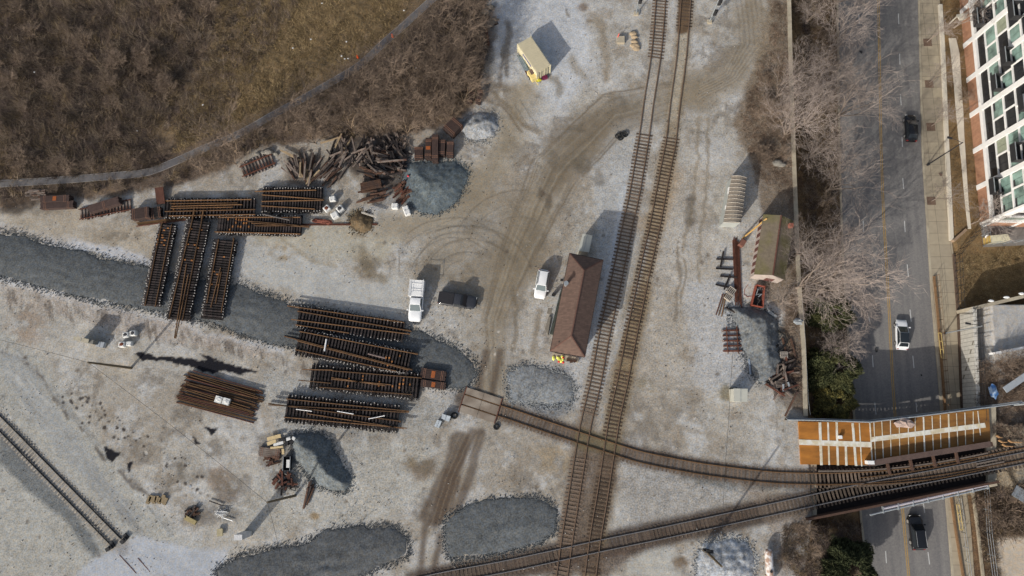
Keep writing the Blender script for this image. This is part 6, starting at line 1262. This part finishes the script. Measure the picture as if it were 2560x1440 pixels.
# fenced generator south of the flats
t = thing('generator', P(2500,600,-5), 0, 'long cream generator box inside the small fenced yard below the flats', 'generator')
mk('housing', MB().prism(poly([(2476,589),(2520,585),(2527,600),(2478,606)], -3.4), -4.9, -3.4), M_CREAM, t, True); mk('end_panel', MB().prism(poly([(2473,589),(2476,589),(2478,606),(2475,606)], -3.42), -4.9, -3.42), mat('yellow panel', C(196,166,96), 0.6), t, True)
solo('white_drum', MB().tube([P(2469,592,-5), P(2469,592,-4)], 0.32, 12), M_WHITE, 'small white drum left of the cream generator', 'drum')
solo('concrete_pad', MB().prism(poly([(2452,560),(2560,562),(2620,610),(2458,618)], -4.98), -5.1, -4.97), mat('grey pad', C(122,118,114), 0.9, 0.1), 'grey concrete pad under the cream generator', 'pad')
def fence(pts, z, h, npost, m, label, name='mesh_fence', wires=3):
    w3 = [P(a, b, z) for a, b in pts]; t = thing(name, w3[0], 0, label, 'fence')
    tot = sum((b-a).length for a, b in zip(w3, w3[1:])); 
    for a, b in zip(w3, w3[1:]):
        n = max(1, round(npost*(b-a).length/tot))
        for k in range(n+1): p = a+(b-a)*(k/n); mk('post', MB().tube([p, p+Vector((0,0,h))], 0.04, 6), m, t, True)
    for k in range(wires): mk('rail', MB().tube([p+Vector((0,0,h*(k+1)/wires)) for p in w3], 0.025 if wires > 1 else 0.03, 4, False), m, t, True)
fence([(2450,566),(2456,614),(2560,606),(2620,600)], -4.95, 2.2, 9, M_GALV, 'grey mesh fence round the cream generator')
fence([(2450,568),(2400,622),(2386,640),(2392,775)], -5.0, 2.0, 12, M_BLACKSTEEL, 'dark steel fence along the grass lot beside the pavement')
fence([(2432,772),(2440,900),(2446,1050)], -1.3, 1.8, 9, M_BLACKSTEEL, 'dark wire fence on top of the white block wall')
fence([(2338,690),(2348,800),(2356,900),(2368,1040)], ZR+0.45, 1.1, 12, mat('rusty rail', (0.2,0.1,0.05)), 'brown pipe railing on the edge wall beside the lower pavement', 'pipe_railing', 2)
fence([(2392,1245),(2404,1330),(2418,1440),(2440,1600)], ZR+0.13, 1.1, 9, M_GALV, 'thin railing beside the pavement below the bridge', 'pipe_railing', 2)
fence([(2455,1215),(2462,1330),(2476,1440),(2500,1600)], -4.0, 1.6, 8, M_GALV, 'thin wire fence in the brown scrub below the bridge')
# yellowish handrails
for pts, nm in (([(2349,832),(2357,895)],'beside the lower pavement above the bridge'),([(2395,1262),(2404,1325)],'beside the pavement below the bridge')):
    w3 = [P(a, b, ZR+0.9) for a, b in pts]; t = thing('ladder_barrier', w3[0], 0, 'pale yellow ladder like barrier '+nm, 'barrier', 'pale yellow barriers')
    for s in (-0.22, 0.22): mk('long_bar', MB().tube([p+Vector((s,0,0)) for p in w3], 0.05, 6), mat('pale yellow rail', C(196,172,110)), t, True)
    for f_ in (0, .33, .66, 1): p = w3[0]+(w3[1]-w3[0])*f_; mk('cross_bar', MB().tube([p-Vector((.22,0,0)), p+Vector((.22,0,0)), p+Vector((.22,0,-.8))], 0.04, 6), mat('pale yellow rail', (0,0,0)), t, True)
# white block retaining wall
def mat_block():
    m = mat_shingle('white block', C(214,210,200), C(200,196,186), 1.0); nd = [n for n in m.node_tree.nodes if n.type == 'TEX_BRICK'][0]
    nd.inputs['Brick Width'].default_value = 1.9; nd.inputs['Row Height'].default_value = 0.6; nd.inputs['Mortar'].default_value = (*C(130,124,112), 1); nd.inputs['Mortar Size'].default_value = 0.03; return m
MBLK = mat_block()
a0, a1, b0, b1 = P(2395,772,ZR), P(2405,1050,ZR), P(2431,768,-1.2), P(2443,1050,-1.2)
mb = MB(); mb.add([a0, a1, a1+Vector((2.6,0,0)), a0+Vector((2.6,0,0)), b0, b1, b1+Vector((0.6,0,0)), b0+Vector((0.6,0,0))], [(0,1,5,4),(4,5,6,7),(3,7,6,2),(0,4,7,3),(1,2,6,5),(0,3,2,1)])
o = solo('block_wall', mb, MBLK, 'sloping white block wall beside the lower pavement, topped by a dark fence', 'wall', origin=a0)
a, b = P(2432,771,-1.25), P(2640,722,-1.25); solo('lot_wall', MB().beam(a-Vector((0,0,1.9)), b-Vector((0,0,1.9)), 0.5, 3.9), M_CONC, 'concrete wall at the upper edge of the pale raised lot', 'wall')
a, b = P(2487,883,-0.2), P(2640,853,-0.2); solo('barrier_wall', MB().beam(a-Vector((0,0,.6)), b-Vector((0,0,.6)), 0.3, 1.4), M_WHITE, 'long white barrier on the pale lot casting a grey shadow', 'barrier')
for k in range(3): p = P(2478+k*38, 752-k*9, -0.9); solo('white_lump', MB().blob(p, (0.45,0.2,0.12), k+200, 0.15), M_WHITE, ('left','middle','right')[k]+' white lump on the wall at the upper edge of the raised lot', 'lump', 'white lumps on the lot wall')
a, b = P(2512,975,0.4), P(2600,915,0.4); solo('white_guard_panel', MB().beam(a, b, 0.9, 0.15), mat('pale blue grey panel', C(158,164,170), 0.4, 0.1), 'slanting pale grey panel in the scrub above the bridge end', 'panel')
solo('blue_tarp', MB().blob(P(2483,978,-1.0), (0.6,1.1,0.18), 210, 0.35), mat('blue white plastic', C(176,196,216), 0.5, 0.2, 4, col2=C(70,120,180), s2=2), 'crumpled blue and white plastic sheet on the raised lot near the scrub', 'sheet')
solo('grey_guard', MB().beam(P(2535,1225,0.3), P(2575,1250,0.3), 1.6, 0.1), M_GALV, 'grey panel with a yellow stripe at the right edge below the tracks', 'panel')

# ------------------------------------------------------------ trees
def tube3(mb, p, q, r0, r1):
    d = (q-p); 
    if d.length < 1e-4: return
    d.normalize(); a = Vector((0,0,1)) if abs(d.z) < 0.9 else Vector((1,0,0)); e1 = d.cross(a).normalized(); e2 = d.cross(e1); o = len(mb.v)
    for c, r in ((p, r0), (q, r1)):
        for k in range(3): t_ = 2.0944*k; mb.v.append(tuple(c+(e1*math.cos(t_)+e2*math.sin(t_))*r))
    mb.f += [(o, o+1, o+4, o+3), (o+1, o+2, o+5, o+4), (o+2, o, o+3, o+5)]
def bare_tree(seed, h, spread, limbs=6, dens=1.0, thick=1.0, low=0.12):
    """trunk and limbs in one mesh, fine branches and twigs in the other; rooted at the origin, height about h, crown radius about spread"""
    q = random.Random(seed); tr, cr_ = MB(), MB()
    def grow(p, d, ln, r, lvl, up):
        n = 4 if lvl < 2 else 3; seg = ln/n
        for i in range(n):
            d = (d+Vector((q.gauss(0,.13), q.gauss(0,.13), q.gauss(0,.08)+up))).normalized(); e = p+d*seg; r2 = r*0.8
            (tube3 if True else None)(tr if lvl <= 1 else cr_, p, e, r, r2); p, r = e, r2
            if lvl < 4:
                nc = {0: 0, 1: 2, 2: 2, 3: 2}[lvl]
                if lvl == 3 and q.random() > dens: nc = 1
                if lvl == 1 and i == 0: nc = 0
                for _ in range(nc):
                    ax = Vector((q.gauss(0,1), q.gauss(0,1), q.gauss(0,.6))); ax = (ax-d*ax.dot(d)).normalized(); an = q.uniform(0.45, 0.95)
                    nd = (d*math.cos(an)+ax*math.sin(an)).normalized(); nd.z = abs(nd.z)*0.8+0.06 if lvl < 3 else nd.z; nd.normalize()
                    grow(p, nd, ln*q.uniform(0.42, 0.62), max(r*0.5, 0.016), lvl+1, up*0.5)
        return p, d, r
    top = Vector((0,0,0)); hh = h*low; tube3(tr, top, Vector((0,0,hh)), 0.22*thick, 0.19*thick); top = Vector((0,0,hh))
    for k in range(limbs):
        a = 2*math.pi*k/limbs+q.uniform(-.4,.4); inc = q.uniform(0.35, 1.0)*math.atan2(spread, h)*1.25; d = Vector((math.cos(a)*math.sin(inc), math.sin(a)*math.sin(inc), math.cos(inc)))
        grow(top, d, math.hypot(h*(1-low), spread*0.5)*q.uniform(0.7, 0.86), 0.12*thick, 1, 0.01)
    return tr, cr_
M_BARK = mat('grey brown bark', C(142,128,116), 0.95, 0.2, 3, rand=0.2); M_TWIG = mat('pale grey twigs', C(152,140,132), 0.95, 0.15, 3, rand=0.2); M_TWIGB = mat('brown twigs', C(128,112,98), 0.95, 0.15, 3, rand=0.3); M_BARKB = mat('tan bark', C(138,120,100), 0.95, 0.2, 3, rand=0.3)
VAR = {}
def variant(key, *a, **k):
    if key not in VAR:
        trm, crm = bare_tree(*a, **k); o1 = mk('trunk', trm, M_BARK if key[0] == 'g' else M_BARKB); o2_ = mk('crown', crm, M_TWIG if key[0] == 'g' else M_TWIGB)
        VAR[key] = (o1.data, o2_.data); bpy.data.objects.remove(o1); bpy.data.objects.remove(o2_)
    return VAR[key]
for i in range(4): variant('g%d' % i, 100+i, 9.5, 4.2, limbs=6, dens=0.6)
for i in range(5): variant('b%d' % i, 200+i, 6.0, 2.0, limbs=5, thick=0.6, low=0.06, dens=0.25)
for i in range(3): variant('s%d' % i, 300+i, 2.6, 1.9, limbs=6, thick=0.3, low=0.02, dens=0.15)
for i in range(2): variant('gy%d' % i, 400+i, 6.5, 1.5, limbs=4, dens=0.15, thick=0.45, low=0.25)
tr_rnd = random.Random(17)
def tree(x, y, key, sc, label, cat='tree', group=None, name='bare_tree', z=0.0, hs=1.0):
    p = P(x, y, z)
    for _ in range(3): z = gz(p); p = P(x, y, z)
    t = thing(name, p, tr_rnd.uniform(0, 6.28), label, cat, group); t.scale = (sc, sc, sc*(1.2 if key[0] == 'g' and len(key) == 2 else hs))
    for nm, me in zip(('trunk','crown'), VAR[key]):
        o = bpy.data.objects.new(nm, me); SC.collection.objects.link(o); o.parent = t
    return t
# bases are given at the photo point where each trunk meets the ground
for a in ((2064,150,'g0',0.95,'large bare tree left of the road near the top, reaching over the left lane'),
          (2060,255,'g1',0.9,'bare tree left of the road just below the topmost large one'),
          (2000,180,'g2',0.55,'small bare tree close to the concrete wall near the top'),
          (2085,300,'g3',1.0,'bare tree whose twigs reach over the left lane opposite the black car'),
          (2003,318,'g1',0.95,'bushy bare tree in the middle of the grey thicket by the wall'),
          (2020,395,'g2',0.8,'bare tree at the lower end of the grey thicket beside the road'),
          (1955,345,'g0',0.8,'low spreading bare tree at the yard edge of the grey thicket'),
          (1935,250,'g3',0.75,'pale bare tree at the upper left edge of the grey thicket'),
          (1985,245,'g0',0.75,'bare tree at the top of the grey thicket beside the wall'),
          (2064,480,'g2',1.0,'well shaped round bare tree left of the road above the striped shed'),
          (1985,640,'g3',0.7,'bare tree standing close to the right side of the striped shed'),
          (1990,720,'g0',1.05,'wide bare tree below and right of the striped shed'),
          (2052,700,'g1',1.05,'bare tree beside the road whose twigs touch the centre line'),
          (2030,745,'g2',0.8,'bare tree behind the upper evergreen by the road'),
          (1950,760,'g3',0.65,'brownish bare tree at the right of the red trough'),
          (2078,860,'g0',0.55,'small bare tree between the two evergreens, right one'),
          (2058,880,'g2',0.42,'small bare tree between the two evergreens, left one'),
          (2120,760,'g1',0.6,'low bare tree beside the left kerb right of the upper evergreen'),
          (2080,20,'g1',0.85,'bare tree at the very top edge left of the road'),
          (2012,60,'g3',0.45,'small bare tree in the shade of the wall at the top edge'),
          (2090,600,'g3',0.5,'small bare tree beside the left kerb below the round bare tree')): tree(*a)
for x, y, k, nm in ((2317,106,0,'topmost'),(2322,208,1,'second'),(2327,316,0,'third'),(2328,503,1,'lowest')):
    t_ = tree(x, y, 'gy%d' % k, 0.85, f'thin young street tree in the {nm} pavement planting pit', 'tree', 'street trees', 'street_tree')
tree(2385,70,'g0',0.65,'bare tree in the planting bed beside the entrance canopy of the flats')
tree(2400,250,'s0',0.7,'leafless shrub in the planting bed opposite the black car','shrub',None,'bare_shrub')
tree(2428,560,'gy1',1.0,'bare tree at the corner of the flats above the generator')
tree(2440,545,'s1',0.9,'leafless shrub in front of the corner brick panel','shrub',None,'bare_shrub')
tree(2480,1300,'s0',1.3,'large brown leafless shrub in the scrub below the bridge, right of the pavement','shrub',None,'bare_shrub')
tree(2520,1260,'s1',1.3,'brown leafless shrub at the right edge below the bridge','shrub',None,'bare_shrub')
tree(2450,1260,'s2',1.0,'brown leafless shrub just below the walkway pipe end','shrub',None,'bare_shrub')
tree(2540,900,'s2',1.0,'reddish brown shrub on the raised lot below the white barrier','shrub',None,'bare_shrub')
tree(2500,905,'s0',0.9,'small brown shrub left of the reddish one on the raised lot','shrub',None,'bare_shrub')
# thicket between the footpath and the yard
thick = [(1185,60,1.2),(1120,45,1.1),(1150,120,1.4),(1165,170,1.1),(1120,170,1.1),(1130,235,1.2),(1095,250,1.0),(1060,205,1.2),(1175,215,1.0),(1160,255,1.0),(1010,215,1.2),(985,250,1.0),(1075,285,1.0),(1030,290,1.1),(925,250,1.3),(905,225,0.9),(865,275,0.9),(960,320,1.0),(880,320,1.0),(820,310,0.9),(778,310,1.3),(780,345,1.0),(720,330,0.8),(700,300,0.6),(1000,150,0.9),(960,185,0.9),(1060,100,0.9),(1085,150,1.0),(1200,110,0.9),(1020,335,0.8),(1130,290,0.8),(595,385,1.4),(590,410,0.9),(650,350,0.7),(500,400,0.7),(1185,20,1.1),(1215,-10,1.0),(840,240,0.6),(745,285,0.6),(930,300,1.0),(1045,250,1.0),(1100,200,1.0)]
thick += [(x+dx, y+dy, sc_*0.8) for (x, y, sc_), dx, dy in zip(thick[3:31:9], (14,-16,10,-12,18,-14,8,-10,15,-12,12,-15,9,-9), (-12,10,14,-9,8,-14,12,10,-8,12,-12,9,10,-10))]
for i, (x, y, s_) in enumerate(thick):
    if float(pdist(np.array([x+0.0]), np.array([y+0.0]), PATHC, False)[0]) < 30 and i not in (31,): y += 26; x += 8
    if i == 20: lb, g = 'pale bare tree standing alone between the footpath and the tangled timber', None
    elif i == 31: lb, g = 'pale many stemmed bare tree at the left above the small ladder like panel', None
    else: lb, g = 'brown leafless tree in the dense thicket between the footpath and the pale gravel', 'trees of the thicket'
    tree(x, y, 'b%d' % (i % 5), s_*0.92, lb, 'tree', g)
# taller dry shrubs in the brush at the upper left
br = random.Random(23); n = 0
while n < 42:
    x, y = br.uniform(-60, 560), br.uniform(-60, 430)
    if y > 440-x*0.12 or (x > 430 and y > 60+0.3*(x-430)) or (x > 330 and y > 330): continue
    if float(pdist(np.array([x]), np.array([y]), PATHC, False)[0]) < 30: continue
    n += 1; tree(x, y, 's%d' % (n % 3), br.uniform(0.5, 0.9), 'dry leafless shrub in the wide brush field at the upper left', 'shrub', 'shrubs in the brush field', 'bare_shrub')
for x, y, s_ in ((60,425,0.6),(175,420,0.8),(235,412,0.6),(340,400,0.7),(300,470,0.45),(140,478,0.4),(420,375,0.6)):
    tree(x, y, 's%d' % (int(x) % 3), s_, 'small leafless shrub close to the lower stretch of the footpath', 'shrub', 'shrubs by the footpath', 'bare_shrub')
# scrub strip on the yard side of the wall
for i in range(16):
    x, y = br.uniform(1880, 1965), br.uniform(180, 420); tree(x, y, 's%d' % (i % 3), br.uniform(0.4, 0.75), 'greyish leafless shrub in the strip between the yard and the concrete wall', 'shrub', 'shrubs along the wall', 'bare_shrub')
for i in range(14):
    x, y = br.uniform(2040, 2090), br.uniform(40, 760); tree(x, y, 's%d' % (i % 3), br.uniform(0.4, 0.7), 'brown leafless shrub on the slope between the wall and the road', 'shrub', 'shrubs on the slope', 'bare_shrub')
for x, y, s_ in ((1995,1310,0.6),(2012,1322,0.55),(1950,1400,0.5),(2030,1370,0.5)): tree(x, y, 's1', s_, 'grey leafless shrub at the foot of the bridge left of the round evergreen', 'shrub', 'shrubs at the bridge foot', 'bare_shrub')

def evergreen(x, y, rx, ry, h, label, c1, c2, seed, n=15000, z=None):
    z = z if z is not None else -4.5; p = P(x, y, z); p.z = gz(p); q = np.random.RandomState(seed)
    t = thing('evergreen_tree', p, 0, label, 'evergreen', 'evergreens by the road')
    mk('trunk', MB().tube([(0,0,0),(0,0,h*0.8)], [0.25,0.06], 8), M_BARKB, t)
    th_ = q.rand(n)*2*np.pi; u = q.rand(n); zz = h*(0.06+0.94*u); prof = np.sqrt(np.clip(1-((u-0.25)/0.78)**2, 0, 1)); lob = 1+0.16*np.sin(5*th_+seed)+0.12*np.sin(11*th_+2*u*6)+0.1*np.sin(3*th_+u*9)
    rr_ = (0.72+0.3*q.rand(n)**0.5)*prof*lob; cl = fbm(np.cos(th_)*3+seed, np.sin(th_)*3+u*4, 0.9, seed)
    rr_ = rr_*(1+0.18*cl); cx = np.cos(th_)*rr_*rx; cy = np.sin(th_)*rr_*ry
    base = np.stack([cx, cy, zz], -1); d = np.stack([np.cos(th_)*0.8+q.randn(n)*0.5, np.sin(th_)*0.8+q.randn(n)*0.5, 0.35+q.randn(n)*0.45], -1); d /= np.linalg.norm(d, axis=1)[:, None]
    s = np.cross(d, q.randn(n, 3)); s /= np.linalg.norm(s, axis=1)[:, None]; L_ = (0.28+0.25*q.rand(n))[:, None]; w_ = 0.09
    V = np.stack([base-s*w_, base+s*w_, base+d*L_], 1).reshape(-1, 3); me = bpy.data.meshes.new('crown'); me.vertices.add(3*n); me.vertices.foreach_set('co', V.astype(np.float32).ravel())
    me.loops.add(3*n); me.loops.foreach_set('vertex_index', np.arange(3*n, dtype=np.int32)); me.polygons.add(n); me.polygons.foreach_set('loop_start', np.arange(0, 3*n, 3, dtype=np.int32)); me.polygons.foreach_set('loop_total', np.full(n, 3, np.int32)); me.update()
    col = np.array(c1)[None]*(1-np.clip(cl+0.4+0.3*q.randn(n), 0, 1))[:, None]+np.array(c2)[None]*np.clip(cl+0.4+0.3*q.randn(n), 0, 1)[:, None]
    ca = me.color_attributes.new('Col', 'FLOAT_COLOR', 'POINT'); ca.data.foreach_set('color', np.concatenate([np.repeat(np.clip(col, 0.004, 1), 3, 0), np.ones((3*n, 1))], -1).astype(np.float32).ravel())
    me.materials.append(mat_attr()); o = bpy.data.objects.new('crown', me); SC.collection.objects.link(o); o.parent = t; return t
def mat_attr():
    if 'attr' in MATS: return MATS['attr']
    m = bpy.data.materials.new('plant fibre'); m.use_nodes = True; n = m.node_tree; at = n.nodes.new('ShaderNodeAttribute'); at.attribute_name = 'Col'
    b = n.nodes['Principled BSDF']; b.inputs['Roughness'].default_value = 0.9; b.inputs['Specular IOR Level'].default_value = 0.2; n.links.new(at.outputs['Color'], b.inputs['Base Color']); MATS['attr'] = m; return m
EG1, EG2, EG3 = (0.05,0.06,0.028), (0.11,0.11,0.045), (0.22,0.18,0.05)
evergreen(2064,925,3.4,3.2,4.6,'largest of three dense green evergreens, above the orange bridge deck',EG1,EG2,1,22000)
evergreen(2072,1005,2.7,2.3,3.4,'yellowish green evergreen touching the largest one at the bridge edge',EG2,EG3,2,12000)
evergreen(2060,790,3.2,2.2,4.0,'dark evergreen partly covered by bare twigs below the striped shed',EG1,EG2,3,13000)
evergreen(2090,1405,3.6,3.4,4.4,'round dark evergreen at the bottom edge left of the road',EG1,(0.06,0.065,0.03),4,22000)

# ------------------------------------------------------------ brush and dead grass: fine stalks over the rough ground
def stalks(name, label, regions, seed, z_off=0.0):
    q = np.random.RandomState(seed); allV, allC = [], []
    for (pts, nclump, nb_, ln, lean, cols, wdt, excl) in regions:
        pts = np.array(pts, float); x0, y0 = pts.min(0); x1, y1 = pts.max(0); k = int(nclump*2.2); a = q.uniform(x0, x1, k); b = q.uniform(y0, y1, k)
        ins = pdist(a, b, pts) > 4; 
        if excl: ins &= pdist(a, b, PATHC, False) > 9
        a, b = a[ins], b[ins]; W3 = np.array([tuple(P(i, j, 0)) for i, j in zip(a, b)]) if len(a) else np.zeros((0, 3))
        for it in range(2):
            zz = ground_z(W3[:, 0], W3[:, 1])
            W3 = np.array([tuple(P(i, j, float(z))) for i, j, z in zip(a, b, zz)])
        nC = len(W3); cc_ = np.repeat(np.arange(nC), nb_); m = len(cc_); clr = np.array(cols)[q.randint(0, len(cols), nC)]*(0.75+0.5*q.rand(nC, 1))
        az = q.rand(m)*2*np.pi; pref = fbm(W3[:, 0], W3[:, 1], 7, seed+1)*9; az = np.where(q.rand(m) < 0.5, pref[cc_]+q.randn(m)*0.5, az); inc = np.clip(lean+q.randn(m)*0.3, 0.1, 1.52)
        d = np.stack([np.cos(az)*np.sin(inc), np.sin(az)*np.sin(inc), np.cos(inc)], -1); L_ = (ln*(0.5+q.rand(m)))[:, None]
        base = W3[cc_]+np.stack([q.randn(m)*0.22, q.randn(m)*0.22, np.full(m, 0.02)], -1); s = np.cross(d, np.array([0, 0, 1.0])+q.randn(m, 3)*0.3); s /= np.linalg.norm(s, axis=1)[:, None]+1e-6
        V = np.stack([base-s*wdt, base+s*wdt, base+d*L_], 1).reshape(-1, 3); allV.append(V); c = clr[cc_]*(0.7+0.6*q.rand(m, 1)); allC.append(np.repeat(c, 3, 0))
    V = np.concatenate(allV); Cc = np.concatenate(allC); n = len(V)//3; me = bpy.data.meshes.new(name); me.vertices.add(3*n); me.vertices.foreach_set('co', V.astype(np.float32).ravel())
    me.loops.add(3*n); me.loops.foreach_set('vertex_index', np.arange(3*n, dtype=np.int32)); me.polygons.add(n); me.polygons.foreach_set('loop_start', np.arange(0, 3*n, 3, dtype=np.int32)); me.polygons.foreach_set('loop_total', np.full(n, 3, np.int32)); me.update()
    ca = me.color_attributes.new('Col', 'FLOAT_COLOR', 'POINT'); ca.data.foreach_set('color', np.concatenate([np.clip(Cc, 0.004, 1), np.ones((3*n, 1))], -1).astype(np.float32).ravel())
    me.materials.append(mat_attr()); o = bpy.data.objects.new(name, me); SC.collection.objects.link(o); return tagp(o, label, 'brush', None, 'stuff')
cB = [C(112,97,82), C(94,80,70), C(142,127,110), C(76,66,60), C(120,103,78), C(106,93,86)]
cG = [C(138,118,86), C(122,103,72), C(154,134,100), C(106,90,66)]
cR = [C(126,108,92), C(108,90,76), C(142,126,110)]
stalks('brush', 'dense dry brown brush covering the upper left ground around the footpath', [
    ([(-120,-120),(560,-120),(520,60),(430,260),(380,330),(440,420),(340,440),(-120,470)], 3600, 26, 1.25, 1.15, cB, 0.028, True),
    ([(560,330),(760,250),(960,110),(1100,-20),(1240,-60),(1230,20),(1200,240),(1150,290),(1040,330),(860,345),(700,360),(560,410),(440,455),(220,485),(0,505),(-60,500),(-60,470),(340,440)], 3000, 22, 0.9, 1.1, cB, 0.026, True),
    ([(400,330),(470,120),(540,-60),(800,-60),(640,180),(560,330)], 900, 20, 0.8, 1.15, cB, 0.024, True),
    ([(440,300),(520,150),(560,-60),(1060,-60),(1000,70),(900,140),(760,225),(600,310),(430,390)], 4200, 12, 0.42, 1.2, cG, 0.03, True)], 5)
stalks('slope_brush', 'thin dry brush on the strip by the concrete wall and on the slope to the road', [
    ([(1925,0),(1968,0),(1975,200),(1990,600),(2000,800),(2010,1030),(1960,900),(1955,790),(1975,700),(1970,500),(1890,440),(1850,320),(1880,200),(1920,100)], 1500, 16, 0.55, 1.2, cR, 0.02, False),
    ([(2000,-40),(2092,-40),(2100,400),(2105,700),(2128,1000),(2030,1030),(2015,700),(1998,300)], 1500, 16, 0.6, 1.2, cB, 0.022, False),
    ([(1960,1310),(2040,1300),(2150,1300),(2165,1440),(2000,1460),(1950,1400)], 420, 16, 0.6, 1.2, cB, 0.022, False)], 7)
stalks('scrub_ground', 'dry brown scrub covering the ground right of the pavement', [
    ([(2395,640),(2600,610),(2600,720),(2400,765)], 500, 12, 0.3, 1.2, cG, 0.025, False),
    ([(2430,1240),(2620,1190),(2640,1330),(2480,1345),(2500,1460),(2470,1460)], 1100, 18, 0.9, 1.1, cB, 0.024, False),
    ([(2475,1020),(2640,1000),(2640,1120),(2480,1100)], 260, 14, 0.4, 1.2, cR, 0.022, False),
    ([(2440,905),(2640,880),(2640,1010),(2440,1040)], 420, 18, 0.6, 1.2, cR, 0.022, False)], 9)
# litter: pale specks in the brush
rr = random.Random(71)
for k, (x, y) in enumerate(((805,8),(854,140),(862,147),(870,146),(507,262),(86,180),(343,327),(777,98),(866,104),(732,120),(1010,26),(1040,170))):
    solo('litter', MB().blob(P(x, y, 0.35), (0.14,0.11,0.05), k+300, 0.4), M_BAG, 'small pale piece of litter lying in the dry brush', 'litter', 'litter in the brush')

# loose stones strewn over the yard (nobody could count them)
q = np.random.RandomState(88); n = 26000; a = q.uniform(-40, 1960, n); b = q.uniform(-40, 1480, n)
den = fbm(a/16, b/16, 5, 301)+0.5*fbm(a/16, b/16, 1.5, 303); ok = (den > -0.1+0.5*q.rand(n)) & (pdist(a, b, [(-50,520),(220,500),(440,470),(560,425),(700,375),(1000,350),(1150,300),(1200,230),(1210,60),(1240,-60),(1960,-60),(1900,400),(1960,800),(2000,1060),(2030,1300),(1940,1480),(-50,1480)]) > 0)
a, b = a[ok], b[ok]; W3 = np.array([tuple(P(i, j, 0)) for i, j in zip(a, b)]); n = len(W3); r_ = 0.025+0.075*q.rand(n)**3; sc3 = np.zeros((n, 3))
E3, EC = [], []
for pts_, col_ in MOUNDS:
    for (x0_, y0_), (x1_, y1_) in zip(pts_, pts_[1:]+pts_[:1]):
        L_ = math.hypot(x1_-x0_, y1_-y0_)/16; k = int(L_*34); t_ = q.rand(k); e_ = np.abs(q.randn(k))*9-4; nx_, ny_ = (y1_-y0_), -(x1_-x0_); nl = math.hypot(nx_, ny_)+1e-6
        for i in range(k): E3.append(tuple(P(x0_+(x1_-x0_)*t_[i]+nx_/nl*e_[i], y0_+(y1_-y0_)*t_[i]+ny_/nl*e_[i], 0.02))); EC.append(col_)
sc3 = np.concatenate([sc3, np.array(EC)]); W3 = np.concatenate([W3, np.array(E3)]); r_ = np.concatenate([r_, 0.04+0.06*q.rand(len(E3))]); n = len(W3)
octv = np.array([(1,0,0),(-1,0,0),(0,1,0),(0,-1,0),(0,0,1),(0,0,-1)], float); octf = np.array([(0,2,4),(2,1,4),(1,3,4),(3,0,4),(2,0,5),(1,2,5),(3,1,5),(0,3,5)])
V = W3[:, None, :]+octv[None]*r_[:, None, None]*(0.7+0.6*q.rand(n, 6, 1)); V[..., 2] += r_[:, None]*0.3+0.02
Fc = (octf[None]+6*np.arange(n)[:, None, None]).reshape(-1, 3); me = bpy.data.meshes.new('loose_stones'); me.vertices.add(6*n); me.vertices.foreach_set('co', V.astype(np.float32).ravel())
me.loops.add(Fc.size); me.loops.foreach_set('vertex_index', Fc.ravel().astype(np.int32)); me.polygons.add(len(Fc)); me.polygons.foreach_set('loop_start', np.arange(0, Fc.size, 3, dtype=np.int32)); me.polygons.foreach_set('loop_total', np.full(len(Fc), 3, np.int32)); me.update()
pal = np.array([C(96,88,82), C(126,116,106), C(190,186,180), C(70,62,58), C(150,134,116), C(110,98,84)]); cc_ = np.where(sc3.sum(1)[:, None] > 0, sc3*(0.7+0.6*q.rand(n, 1)), pal[q.randint(0, 6, n)])
ca = me.color_attributes.new('Col', 'FLOAT_COLOR', 'POINT'); ca.data.foreach_set('color', np.concatenate([np.repeat(cc_, 6, 0), np.ones((6*n, 1))], -1).astype(np.float32).ravel())
me.materials.append(mat_attr()); o = bpy.data.objects.new('loose_stones', me); SC.collection.objects.link(o); tagp(o, 'loose stones and crumbs of ballast strewn over the pale yard', 'stones', None, 'stuff')
